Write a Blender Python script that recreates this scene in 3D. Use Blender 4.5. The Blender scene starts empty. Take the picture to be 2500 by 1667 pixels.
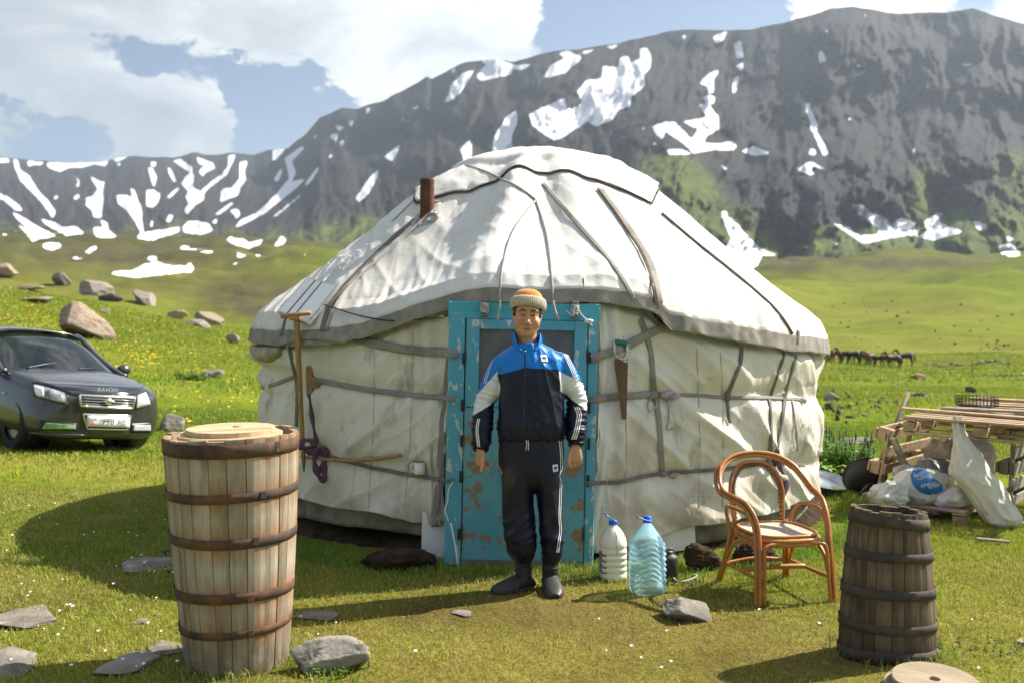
import bpy, bmesh, math, random
import numpy as np
from mathutils import Vector, Matrix, Quaternion
from mathutils.bvhtree import BVHTree

random.seed(7); np.random.seed(7)
SC = bpy.context.scene
COL = SC.collection
pi = math.pi
R = math.radians

# ------------------------------------------------------------------ camera
CAM_Z = 1.57            # eye height of the photographer
F = 2287.0              # focal length in photo units (35 mm lens, 2352 wide)
CX, HY = 1176.0, 740.0  # optical centre and horizon row
cam_d = bpy.data.cameras.new('camera')
cam = bpy.data.objects.new('camera', cam_d); COL.objects.link(cam)
cam.location = (0, 0, CAM_Z); cam.rotation_euler = (R(90), 0, 0)
cam_d.sensor_width = 36; cam_d.lens = 35; cam_d.shift_y = -44 / 2352
cam_d.clip_start = 0.1; cam_d.clip_end = 20000
cam_d.dof.use_dof = True; cam_d.dof.focus_distance = 5.85; cam_d.dof.aperture_fstop = 2.5
SC.camera = cam

# ------------------------------------------------------------------ sun and sky
SUN_AZ, SUN_EL = R(66), R(42.5)     # azimuth clockwise from +Y (the view direction)
SUN = Vector((math.sin(SUN_AZ) * math.cos(SUN_EL), math.cos(SUN_AZ) * math.cos(SUN_EL), math.sin(SUN_EL)))
sl = bpy.data.lights.new('sun', 'SUN'); sl.energy = 5.0; sl.angle = R(0.53); sl.color = (1.0, 0.93, 0.82)
so = bpy.data.objects.new('sun', sl); COL.objects.link(so)
so.rotation_euler = SUN.to_track_quat('Z', 'Y').to_euler(); so.location = (30, 20, 30)

W = bpy.data.worlds.new('World'); SC.world = W; W.use_nodes = True
def build_world():
    nt = W.node_tree; N = nt.nodes; L = nt.links; N.clear()
    out = N.new('ShaderNodeOutputWorld'); bg = N.new('ShaderNodeBackground'); bgc = N.new('ShaderNodeBackground')
    mixs = N.new('ShaderNodeMixShader')
    sky = N.new('ShaderNodeTexSky'); sky.sky_type = 'NISHITA'; sky.sun_disc = False
    sky.sun_elevation = SUN_EL; sky.sun_rotation = SUN_AZ; sky.altitude = 2500; sky.air_density = 1.0; sky.dust_density = .35
    L.new(sky.outputs[0], bg.inputs[0]); bg.inputs[1].default_value = 0.047
    tc = N.new('ShaderNodeTexCoord'); nrm = N.new('ShaderNodeVectorMath'); nrm.operation = 'NORMALIZE'
    L.new(tc.outputs['Generated'], nrm.inputs[0]); d = nrm.outputs[0]
    # flatten the clouds towards the horizon
    mp = N.new('ShaderNodeMapping'); mp.inputs['Scale'].default_value = (1, 1, 1.7); mp.inputs['Location'].default_value = (0.37, 0.1, 0.0)
    L.new(d, mp.inputs[0])
    def noise(scale, det, rough, vec, dist=0.0):
        n = N.new('ShaderNodeTexNoise'); n.inputs['Scale'].default_value = scale; n.inputs['Detail'].default_value = det
        n.inputs['Roughness'].default_value = rough; n.inputs['Distortion'].default_value = dist; L.new(vec, n.inputs['Vector']); return n.outputs[0]
    def math_(op, a, b=None, c=None):
        m = N.new('ShaderNodeMath'); m.operation = op
        for k, v in enumerate((a, b, c)):
            if v is None: continue
            if isinstance(v, (int, float)): m.inputs[k].default_value = v
            else: L.new(v, m.inputs[k])
        return m.outputs[0]
    def rng(v, a, b, c=0.0, e=1.0, smooth=True):
        m = N.new('ShaderNodeMapRange'); m.interpolation_type = 'SMOOTHSTEP' if smooth else 'LINEAR'
        L.new(v, m.inputs[0])
        for k, x in enumerate((a, b, c, e)): m.inputs[k + 1].default_value = x
        return m.outputs[0]
    wn = N.new('ShaderNodeTexNoise'); wn.inputs['Scale'].default_value = 11; wn.inputs['Detail'].default_value = 9; wn.inputs['Roughness'].default_value = .62; L.new(mp.outputs[0], wn.inputs['Vector'])
    wv = N.new('ShaderNodeVectorMath'); wv.operation = 'MULTIPLY_ADD'; L.new(wn.outputs['Color'], wv.inputs[0]); wv.inputs[1].default_value = (.15, .15, .15); off = N.new('ShaderNodeVectorMath'); off.operation = 'ADD'; L.new(d, off.inputs[0]); off.inputs[1].default_value = (-.075, -.075, -.075); L.new(off.outputs[0], wv.inputs[2]); dw = wv.outputs[0]
    big = noise(3.6, 12, 0.60, mp.outputs[0], 0.35)
    cov = math_('ADD', big, -0.5)
    # cloud banks and gaps: (photo x, photo y, radius, weight)
    blobs = [(60, 40, .15, .30), (300, 30, .13, .30), (560, 40, .13, .30), (800, 90, .14, .34), (1050, 60, .12, .34), (1190, 60, .07, .22), (60, 210, .10, .34), (190, 280, .07, .34), (300, 285, .07, .34), (400, 310, .06, .32), (490, 300, .05, .34), (450, 235, .035, .30), (540, 330, .03, .2),
             (210, 150, .055, -.44), (270, 170, .06, -.46), (350, 165, .055, -.42), (410, 175, .05, -.30), (470, 190, .04, -.2), (560, 220, .06, -.42), (620, 250, .065, -.46), (680, 260, .06, -.40), (730, 230, .035, -.2), (620, 310, .04, -.3), (50, 318, .05, -.6), (130, 338, .055, -.7), (220, 352, .045, -.6), (5, 335, .03, .34),
             (1290, 20, .05, -.42), (1390, 40, .07, -.5), (1300, 80, .03, .2), (1490, 10, .06, -.5), (1560, 30, .045, .34), (1520, 60, .03, .2), (1660, 20, .07, -.52), (1720, 40, .045, -.4), (1900, -20, .075, .36), (2060, 0, .07, .36), (2180, -10, .04, .1), (2230, 5, .035, -.34), (2300, 25, .035, .26), (2352, -10, .05, -.2)]
    for (x, y, r, w) in blobs:
        v = Vector(((x - CX) / F, 1, (HY - y) / F)).normalized()
        dn = N.new('ShaderNodeVectorMath'); dn.operation = 'DISTANCE'; L.new(dw, dn.inputs[0]); dn.inputs[1].default_value = v
        cov = math_('MULTIPLY_ADD', rng(dn.outputs['Value'], 0.0, r * 1.35, 1.0, 0.0), w, cov)
    fac = rng(cov, -0.06, 0.14)
    # cloud brightness: thick parts greyer, brighter towards the sun
    dt = N.new('ShaderNodeVectorMath'); dt.operation = 'DOT_PRODUCT'; L.new(d, dt.inputs[0]); dt.inputs[1].default_value = SUN
    tosun = rng(dt.outputs['Value'], 0.12, 0.75, 0.0, 0.5, False)
    wob = noise(6.0, 9, 0.6, mp.outputs[0], 0.5)
    br = math_('ADD', math_('MULTIPLY_ADD', wob, 1.1, -.04), tosun)
    mx = N.new('ShaderNodeMix'); mx.data_type = 'RGBA'; L.new(rng(br, 0.45, 0.95), mx.inputs[0])
    mx.inputs[6].default_value = (0.60, 0.66, 0.71, 1); mx.inputs[7].default_value = (1.0, 0.99, 0.97, 1)
    L.new(mx.outputs[2], bgc.inputs[0]); L.new(math_('MULTIPLY_ADD', br, 0.55, .12), bgc.inputs[1])
    L.new(fac, mixs.inputs[0]); L.new(bg.outputs[0], mixs.inputs[1]); L.new(bgc.outputs[0], mixs.inputs[2]); L.new(mixs.outputs[0], out.inputs[0])
build_world()

SC.render.engine = 'CYCLES'
SC.cycles.use_denoising = True
SC.cycles.max_bounces = 8; SC.cycles.transparent_max_bounces = 12
SC.cycles.volume_bounces = 0
SC.view_settings.view_transform = 'Standard'; SC.view_settings.look = 'None'
SC.view_settings.gamma = 1.0; SC.view_settings.exposure = 1.22
SC.view_settings.use_curve_mapping = False

# ------------------------------------------------------------------ numpy noise
_rs = np.random.RandomState(11)
_PERM = np.concatenate([_rs.permutation(256)] * 3)
_GR = _rs.normal(size=(256, 3)); _GR /= np.linalg.norm(_GR, axis=1)[:, None]
def pn(x, y, z=0.0):
    """gradient noise, about -1..1"""
    x, y, z = np.broadcast_arrays(np.asarray(x, float), np.asarray(y, float), np.asarray(z, float))
    xi, yi, zi = np.floor(x).astype(int), np.floor(y).astype(int), np.floor(z).astype(int)
    xf, yf, zf = x - xi, y - yi, z - zi
    f = lambda t: t * t * t * (t * (t * 6 - 15) + 10)
    u, v, w = f(xf), f(yf), f(zf)
    def g(a, b, c):
        h = _PERM[_PERM[_PERM[(xi + a) & 255] + ((yi + b) & 255)] + ((zi + c) & 255)]
        G = _GR[h]
        return G[..., 0] * (xf - a) + G[..., 1] * (yf - b) + G[..., 2] * (zf - c)
    l = lambda a, b, t: a + (b - a) * t
    return 1.5 * l(l(l(g(0,0,0), g(1,0,0), u), l(g(0,1,0), g(1,1,0), u), v), l(l(g(0,0,1), g(1,0,1), u), l(g(0,1,1), g(1,1,1), u), v), w)
def fbm(x, y, z=0.0, o=4, gain=.5):
    s = 0; a = 1; t = 0
    for k in range(o):
        s = s + a * pn(np.asarray(x) * 2 ** k + 13.7 * k, np.asarray(y) * 2 ** k + 5.1 * k, np.asarray(z) * 2 ** k); t += a; a *= gain
    return s / t
def sstep(a, b, x):
    t = np.clip((np.asarray(x, float) - a) / (b - a), 0, 1); return t * t * (3 - 2 * t)
def lerp(a, b, t): return a + (b - a) * t

# ------------------------------------------------------------------ materials
def lin(c):
    return tuple(((v / 255) / 12.92 if v / 255 <= .04045 else ((v / 255 + .055) / 1.055) ** 2.4) for v in c)
MATS = {}
def mat(name, c1, c2=None, scale=6.0, detail=6, lo=.38, hi=.62, rough=.8, bump=0.0, bscale=60.0, bdet=5, metal=0.0, stretch=(1, 1, 1), attr=None,
        spec=.5, c3=None, s3=30.0, lo3=.6, hi3=.68, dist=0.0, sheen=0.0, trans=0.0, ior=1.45, alpha=1.0, sss=0.0, coat=0.0, transl=0.0, bstretch=None, rough2=None):
    m = bpy.data.materials.new(name); m.use_nodes = True; MATS[name] = m
    nt = m.node_tree; N = nt.nodes; L = nt.links
    b = N['Principled BSDF']; b.inputs['Roughness'].default_value = rough; b.inputs['Metallic'].default_value = metal
    b.inputs['Specular IOR Level'].default_value = spec
    if trans: b.inputs['Transmission Weight'].default_value = trans; b.inputs['IOR'].default_value = ior
    if alpha < 1: b.inputs['Alpha'].default_value = alpha
    if sheen: b.inputs['Sheen Weight'].default_value = sheen
    if coat: b.inputs['Coat Weight'].default_value = coat; b.inputs['Coat Roughness'].default_value = .08
    if sss: b.inputs['Subsurface Weight'].default_value = sss; b.inputs['Subsurface Radius'].default_value = (.012, .005, .003)
    tc = N.new('ShaderNodeTexCoord'); mp = N.new('ShaderNodeMapping'); L.new(tc.outputs['Object'], mp.inputs[0]); mp.inputs['Scale'].default_value = stretch
    def noise(sc, det, vec, ds=0.0):
        n = N.new('ShaderNodeTexNoise'); n.inputs['Scale'].default_value = sc; n.inputs['Detail'].default_value = det; n.inputs['Roughness'].default_value = .6
        n.inputs['Distortion'].default_value = ds; L.new(vec, n.inputs['Vector']); return n.outputs[0]
    def ramp(v, a, e):
        r = N.new('ShaderNodeMapRange'); r.inputs[1].default_value = a; r.inputs[2].default_value = e; L.new(v, r.inputs[0]); return r.outputs[0]
    def mix(f, a, e, mode='MIX'):
        x = N.new('ShaderNodeMix'); x.data_type = 'RGBA'; x.blend_type = mode
        if isinstance(f, (int, float)): x.inputs[0].default_value = f
        else: L.new(f, x.inputs[0])
        for k, v in ((6, a), (7, e)):
            if isinstance(v, tuple): x.inputs[k].default_value = (*v[:3], 1)
            else: L.new(v, x.inputs[k])
        return x.outputs[2]
    col = c1
    if c2 is not None:
        f = ramp(noise(scale, detail, mp.outputs[0], dist), lo, hi)
        col = mix(f, c1, c2)
        if rough2 is not None:
            rr = N.new('ShaderNodeMapRange'); rr.inputs[3].default_value = rough; rr.inputs[4].default_value = rough2; L.new(f, rr.inputs[0]); L.new(rr.outputs[0], b.inputs['Roughness'])
    if c3 is not None:
        mp3 = N.new('ShaderNodeMapping'); L.new(tc.outputs['Object'], mp3.inputs[0]); mp3.inputs['Location'].default_value = (3.3, 1.7, 5.1); mp3.inputs['Scale'].default_value = stretch
        col = mix(ramp(noise(s3, 7, mp3.outputs[0]), lo3, hi3), col, c3)
    if attr:
        at = N.new('ShaderNodeVertexColor'); at.layer_name = attr
        col = mix(1.0, at.outputs[0], col, 'MULTIPLY')
    if isinstance(col, tuple): b.inputs['Base Color'].default_value = (*col[:3], 1)
    else: L.new(col, b.inputs['Base Color'])
    if bump:
        mpb = N.new('ShaderNodeMapping'); L.new(tc.outputs['Object'], mpb.inputs[0]); mpb.inputs['Scale'].default_value = bstretch or stretch
        bn = N.new('ShaderNodeBump'); bn.inputs['Strength'].default_value = 1.0; bn.inputs['Distance'].default_value = bump
        L.new(noise(bscale, bdet, mpb.outputs[0]), bn.inputs['Height']); L.new(bn.outputs[0], b.inputs['Normal'])
    if transl:
        tr = N.new('ShaderNodeBsdfTranslucent'); ms = N.new('ShaderNodeMixShader'); ms.inputs[0].default_value = transl
        if isinstance(col, tuple): tr.inputs[0].default_value = (*col[:3], 1)
        else: L.new(col, tr.inputs[0])
        L.new(b.outputs[0], ms.inputs[1]); L.new(tr.outputs[0], ms.inputs[2]); L.new(ms.outputs[0], N['Material Output'].inputs[0])
    return m

# ------------------------------------------------------------------ mesh helpers
def tag(o, label, cat, group=None, kind=None):
    o['label'] = label; o['category'] = cat
    if group: o['group'] = group
    if kind: o['kind'] = kind
    return o
def struct(o, kind='structure', label=None, cat=None):
    o['kind'] = kind
    if label: o['label'] = label
    if cat: o['category'] = cat
    return o
def mk(name, V, Fc, m=None, parent=None, smooth=True, cols=None, loc=None):
    me = bpy.data.meshes.new(name)
    V = np.asarray(V, float)
    if isinstance(Fc, np.ndarray) and Fc.ndim == 2:
        k = Fc.shape[1]; nf = len(Fc)
        me.vertices.add(len(V)); me.vertices.foreach_set('co', V.ravel())
        me.loops.add(nf * k); me.loops.foreach_set('vertex_index', Fc.ravel().astype(np.int32))
        me.polygons.add(nf); me.polygons.foreach_set('loop_start', np.arange(0, nf * k, k, dtype=np.int32))
        me.update(calc_edges=True)
    else:
        me.from_pydata([tuple(v) for v in V], [], [tuple(f) for f in Fc]); me.update()
    if smooth: me.polygons.foreach_set('use_smooth', np.ones(len(me.polygons), dtype=bool))
    if cols is not None:
        a = me.color_attributes.new('Col', 'FLOAT_COLOR', 'POINT'); cols = np.asarray(cols, float)
        if cols.shape[1] == 3: cols = np.hstack([cols, np.ones((len(cols), 1))])
        a.data.foreach_set('color', cols.ravel())
    if m is not None: me.materials.append(MATS[m] if isinstance(m, str) else m)
    o = bpy.data.objects.new(name, me); COL.objects.link(o)
    if parent is not None: o.parent = parent
    if loc is not None: o.location = loc
    return o
def empty(name, loc=(0, 0, 0), rz=0.0, rx=0.0, ry=0.0):
    o = bpy.data.objects.new(name, None); COL.objects.link(o); o.location = loc; o.rotation_euler = (rx, ry, rz); o.empty_display_size = .1
    return o
def inst(name, src, parent=None, loc=(0, 0, 0), rot=(0, 0, 0), scale=(1, 1, 1)):
    o = bpy.data.objects.new(name, src.data); COL.objects.link(o); o.location = loc; o.rotation_euler = rot; o.scale = scale
    if parent is not None: o.parent = parent
    return o
def grid_faces(n, m, wrap=False):
    """n rows x m columns"""
    i = np.arange(n - 1)[:, None]; j = np.arange(m if wrap else m - 1)[None, :]
    j2 = (j + 1) % m
    return np.stack([i * m + j, i * m + j2, (i + 1) * m + j2, (i + 1) * m + j], -1).reshape(-1, 4)
class MB:
    """collects shapes into one mesh"""
    def __init__(s): s.V = []; s.F = []
    def add(s, V, Fc):
        b = len(s.V); s.V += [tuple(v) for v in V]; s.F += [tuple(int(i) + b for i in f) for f in Fc]; return s
    def build(s, name, m, parent=None, smooth=True, **k): return mk(name, s.V, s.F, m, parent, smooth, **k)
def cbox(sx, sy, sz, ch=.004, c=(0, 0, 0), M4=None):
    """box with chamfered edges: 44 triangles"""
    V = []; idx = {}
    for ix in (-1, 1):
        for iy in (-1, 1):
            for iz in (-1, 1):
                for ax in range(3):
                    p = [ix * (sx / 2 - ch), iy * (sy / 2 - ch), iz * (sz / 2 - ch)]; p[ax] += (ix, iy, iz)[ax] * ch
                    idx[(ix, iy, iz, ax)] = len(V); V.append(p)
    Fc = []
    def quad(keys): Fc.append([idx[k] for k in keys])
    for s in (-1, 1):
        quad([(s, -1, -1, 0), (s, 1, -1, 0), (s, 1, 1, 0), (s, -1, 1, 0)][::s])
        quad([(-1, s, -1, 1), (-1, s, 1, 1), (1, s, 1, 1), (1, s, -1, 1)][::s])
        quad([(-1, -1, s, 2), (1, -1, s, 2), (1, 1, s, 2), (-1, 1, s, 2)][::s])
    for a in (-1, 1):
        for b_ in (-1, 1):
            quad([(-1, a, b_, 1), (1, a, b_, 1), (1, a, b_, 2), (-1, a, b_, 2)][::(1 if a * b_ > 0 else -1)])
            quad([(a, -1, b_, 2), (a, 1, b_, 2), (a, 1, b_, 0), (a, -1, b_, 0)][::(1 if a * b_ > 0 else -1)])
            quad([(a, b_, -1, 0), (a, b_, 1, 0), (a, b_, 1, 1), (a, b_, -1, 1)][::(1 if a * b_ > 0 else -1)])
    for ix in (-1, 1):
        for iy in (-1, 1):
            for iz in (-1, 1):
                Fc.append([idx[(ix, iy, iz, k)] for k in (0, 1, 2)][::(1 if ix * iy * iz > 0 else -1)])
    V = [Vector(p) + Vector(c) for p in V]
    if M4 is not None: V = [M4 @ p for p in V]
    return V, Fc
def frames(P):
    P = [Vector(p) for p in P]; n = len(P); T = []
    for i in range(n):
        t = P[min(i + 1, n - 1)] - P[max(i - 1, 0)]
        T.append(t.normalized() if t.length > 1e-9 else Vector((0, 0, 1)))
    u = T[0].orthogonal().normalized(); out = []
    for i in range(n):
        if i: u = T[i - 1].rotation_difference(T[i]) @ u
        u = (u - T[i] * u.dot(T[i])).normalized()
        out.append((T[i], u, T[i].cross(u)))
    return P, out
def tube(P, r, seg=8, caps=True, ref=None):
    """tapering tube along P; r number, list of numbers or list of (ru, rv); ref fixes the u axis"""
    P, Fr = frames(P); n = len(P); V = []
    for i, p in enumerate(P):
        t, u, v = Fr[i]
        if ref is not None:
            v = t.cross(Vector(ref)); v.normalize(); u = v.cross(t)
        rr = r[i] if isinstance(r, (list, tuple)) else r
        ru, rv = rr if isinstance(rr, (list, tuple)) else (rr, rr)
        for k in range(seg):
            a = 2 * pi * k / seg; V.append(p + u * (ru * math.cos(a)) + v * (rv * math.sin(a)))
    Fc = [[i * seg + k, i * seg + (k + 1) % seg, (i + 1) * seg + (k + 1) % seg, (i + 1) * seg + k] for i in range(n - 1) for k in range(seg)]
    if caps: Fc.append(list(range(seg))[::-1]); Fc.append([(n - 1) * seg + k for k in range(seg)])
    return V, Fc
def spline(P, n=8):
    """Catmull-Rom through P, n points per span"""
    P = [Vector(p) for p in P]; out = []
    for i in range(len(P) - 1):
        a, b, c, d = P[max(i - 1, 0)], P[i], P[i + 1], P[min(i + 2, len(P) - 1)]
        for k in range(n):
            t = k / n
            out.append(.5 * ((2 * b) + (c - a) * t + (2 * a - 5 * b + 4 * c - d) * t * t + (3 * b - a - 3 * c + d) * t ** 3))
    out.append(P[-1]); return out
def lathe(prof, seg=32, rx=1.0, ry=1.0, cap0=True, cap1=True):
    """prof: [(r, z)...]"""
    V = []
    for r, z in prof:
        for k in range(seg):
            a = 2 * pi * k / seg; V.append((r * rx * math.cos(a), r * ry * math.sin(a), z))
    n = len(prof)
    Fc = [[i * seg + k, i * seg + (k + 1) % seg, (i + 1) * seg + (k + 1) % seg, (i + 1) * seg + k] for i in range(n - 1) for k in range(seg)]
    if cap0: Fc.append(list(range(seg))[::-1])
    if cap1: Fc.append([(n - 1) * seg + k for k in range(seg)])
    return V, Fc
def prism(poly, d, axis='y', off=0.0):
    """extrude a 2-D polygon (x, z) by d along y"""
    n = len(poly); V = [(x, off - d / 2, z) for x, z in poly] + [(x, off + d / 2, z) for x, z in poly]
    Fc = [list(range(n)), [n + k for k in range(n)][::-1]] + [[k, n + k, n + (k + 1) % n, (k + 1) % n] for k in range(n)]
    return V, Fc
def ribbon(P, Nn, w, th=.004, side=None):
    """flat strap along points P lying on a surface with normals Nn"""
    P, Fr = frames(P); V = []
    for i, p in enumerate(P):
        n = Vector(Nn[i]).normalized(); t = Fr[i][0]; s = t.cross(n).normalized(); n = s.cross(t)
        ww = w[i] if isinstance(w, (list, tuple)) else w
        for a, b in ((-.5, 0), (-.5, th), (-.25, th * 1.25), (0, th), (.25, th * 1.25), (.5, th), (.5, 0)): V.append(p + s * (a * ww) + n * b)
    n = len(P); k = 7
    Fc = [[i * k + j, (i + 1) * k + j, (i + 1) * k + (j + 1) % k, i * k + (j + 1) % k] for i in range(n - 1) for j in range(k)]
    Fc += [list(range(k)), [(n - 1) * k + j for j in range(k)][::-1]]
    return V, Fc
def at(x, y, Y):
    """point at depth Y seen at photo position x, y"""
    return Vector(((x - CX) * Y / F, Y, CAM_Z - (y - HY) * Y / F))
def remesh(parts, voxel, name, smooth_iter=4, fac=.5):
    """join closed shapes into one continuous skin; returns numpy verts and faces"""
    mb = MB()
    for V, Fc in parts: mb.add(V, Fc)
    me = bpy.data.meshes.new(name + '_tmp'); me.from_pydata(mb.V, [], mb.F); me.update()
    o = bpy.data.objects.new(name + '_tmp', me); COL.objects.link(o)
    md = o.modifiers.new('r', 'REMESH'); md.mode = 'VOXEL'; md.voxel_size = voxel; md.adaptivity = 0
    if smooth_iter:
        ms = o.modifiers.new('s', 'SMOOTH'); ms.factor = fac; ms.iterations = smooth_iter
    dg = bpy.context.evaluated_depsgraph_get(); ev = o.evaluated_get(dg); m2 = ev.to_mesh()
    n = len(m2.vertices); co = np.empty(n * 3); m2.vertices.foreach_get('co', co); co = co.reshape(-1, 3)
    nv = np.empty(n * 3); m2.vertices.foreach_get('normal', nv); nv = nv.reshape(-1, 3)
    fl = [tuple(p.vertices) for p in m2.polygons]
    ev.to_mesh_clear(); bpy.data.objects.remove(o); bpy.data.meshes.remove(me)
    return co, fl, nv
def evaluated(o):
    dg = bpy.context.evaluated_depsgraph_get(); ev = o.evaluated_get(dg); m2 = bpy.data.meshes.new_from_object(ev, depsgraph=dg)
    o.modifiers.clear(); o.data = m2; return o
# ================================================================== terrain
_TY = [-60, 0, 12, 15, 18, 25, 35, 45, 70, 100, 150, 250, 400, 500, 650, 760, 1000, 1300]
_TC = {
 -800: [960, 860, 760, 650, 590, 560, 560, 560, 560, 555, 550, 545, 540, 535, 535],
    0: [965, 900, 812, 725, 655, 675, 690, 675, 640, 605, 590, 570, 560, 545, 540],
  300: [972, 918, 845, 765, 708, 735, 740, 715, 670, 625, 605, 580, 565, 548, 543],
  560: [978, 930, 868, 805, 768, 790, 775, 740, 695, 645, 622, 592, 577, 555, 550],
 1000: [979, 940, 890, 850, 830, 825, 810, 770, 710, 650, 625, 600, 590, 575, 575],
 1850: [984, 962, 930, 905, 888, 862, 840, 805, 722, 645, 622, 604, 604, 625, 645],
 2100: [986, 964, 932, 907, 890, 864, 842, 805, 720, 640, 610, 588, 592, 622, 645],
 2352: [986, 964, 932, 905, 887, 858, 838, 800, 708, 628, 602, 592, 598, 625, 645],
 3200: [984, 958, 920, 890, 865, 830, 800, 760, 660, 590, 565, 560, 570, 600, 620]}
_cx = np.array(sorted(_TC)); _fy = np.geomspace(12, 1300, 240)
def _table():
    Z = []
    for c in _cx:
        ys = np.array(_TY[3:], float); im = np.array(_TC[c], float)
        z = CAM_Z - (im - HY) * ys / F
        zz = np.interp(_fy, np.concatenate([[12], ys]), np.concatenate([[0], z])) 
        # smooth in log distance
        a = (zz - CAM_Z) / _fy; p = np.pad(a, 8, mode='edge'); k = np.hanning(13); k /= k.sum()
        Z.append(np.convolve(p, k, mode='same')[8:-8] * _fy + CAM_Z)
    return np.array(Z)
_ZT = _table()
_xf = np.linspace(-800, 3200, 161)
_ZT = np.array([np.interp(_xf, _cx, _ZT[:, k]) for k in range(len(_fy))]).T
_k = np.hanning(23); _k /= _k.sum()
_ZT = np.array([np.convolve(np.pad(_ZT[:, k], 11, mode='edge'), _k, mode='same')[11:-11] for k in range(len(_fy))]).T
def gz(X, Y):
    """ground height"""
    X = np.asarray(X, float); Y = np.asarray(Y, float)
    x = CX + F * X / np.maximum(Y, 6.0)
    i = np.clip((x + 800) / 25, 0, 159.999); i0 = i.astype(int); fi = i - i0
    l = np.clip((np.log(np.maximum(Y, 12)) - math.log(12)) / (math.log(1300 / 12)) * 239, 0, 238.999); l0 = l.astype(int); fl = l - l0
    z = (_ZT[i0, l0] * (1 - fi) + _ZT[i0 + 1, l0] * fi) * (1 - fl) + (_ZT[i0, l0 + 1] * (1 - fi) + _ZT[i0 + 1, l0 + 1] * fi) * fl
    z = z * sstep(11, 16, Y)
    far = sstep(14, 60, Y)
    z = z + far * (.30 * fbm(X / 8, Y / 8, 3.1, 4)) + sstep(50, 160, Y) * (3.4 * fbm(X / 34, Y / 40, 1.7, 3)) + sstep(180, 420, Y) * 19.0 * fbm(X / 95, Y / 100, 8.2, 3)
    z = z - (.085 * ((X + 5.48) * .643 + (Y - 12.5) * .766) + .02) * np.exp(-(((X + 5.6) / 2.6) ** 2 + ((Y - 12.7) / 2.6) ** 2) ** 2)
    z = z + .012 * fbm(X * 1.3, Y * 1.3, .5, 3) * (1 - far)
    return z
def g(X, Y): return float(gz(X, Y))

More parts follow.
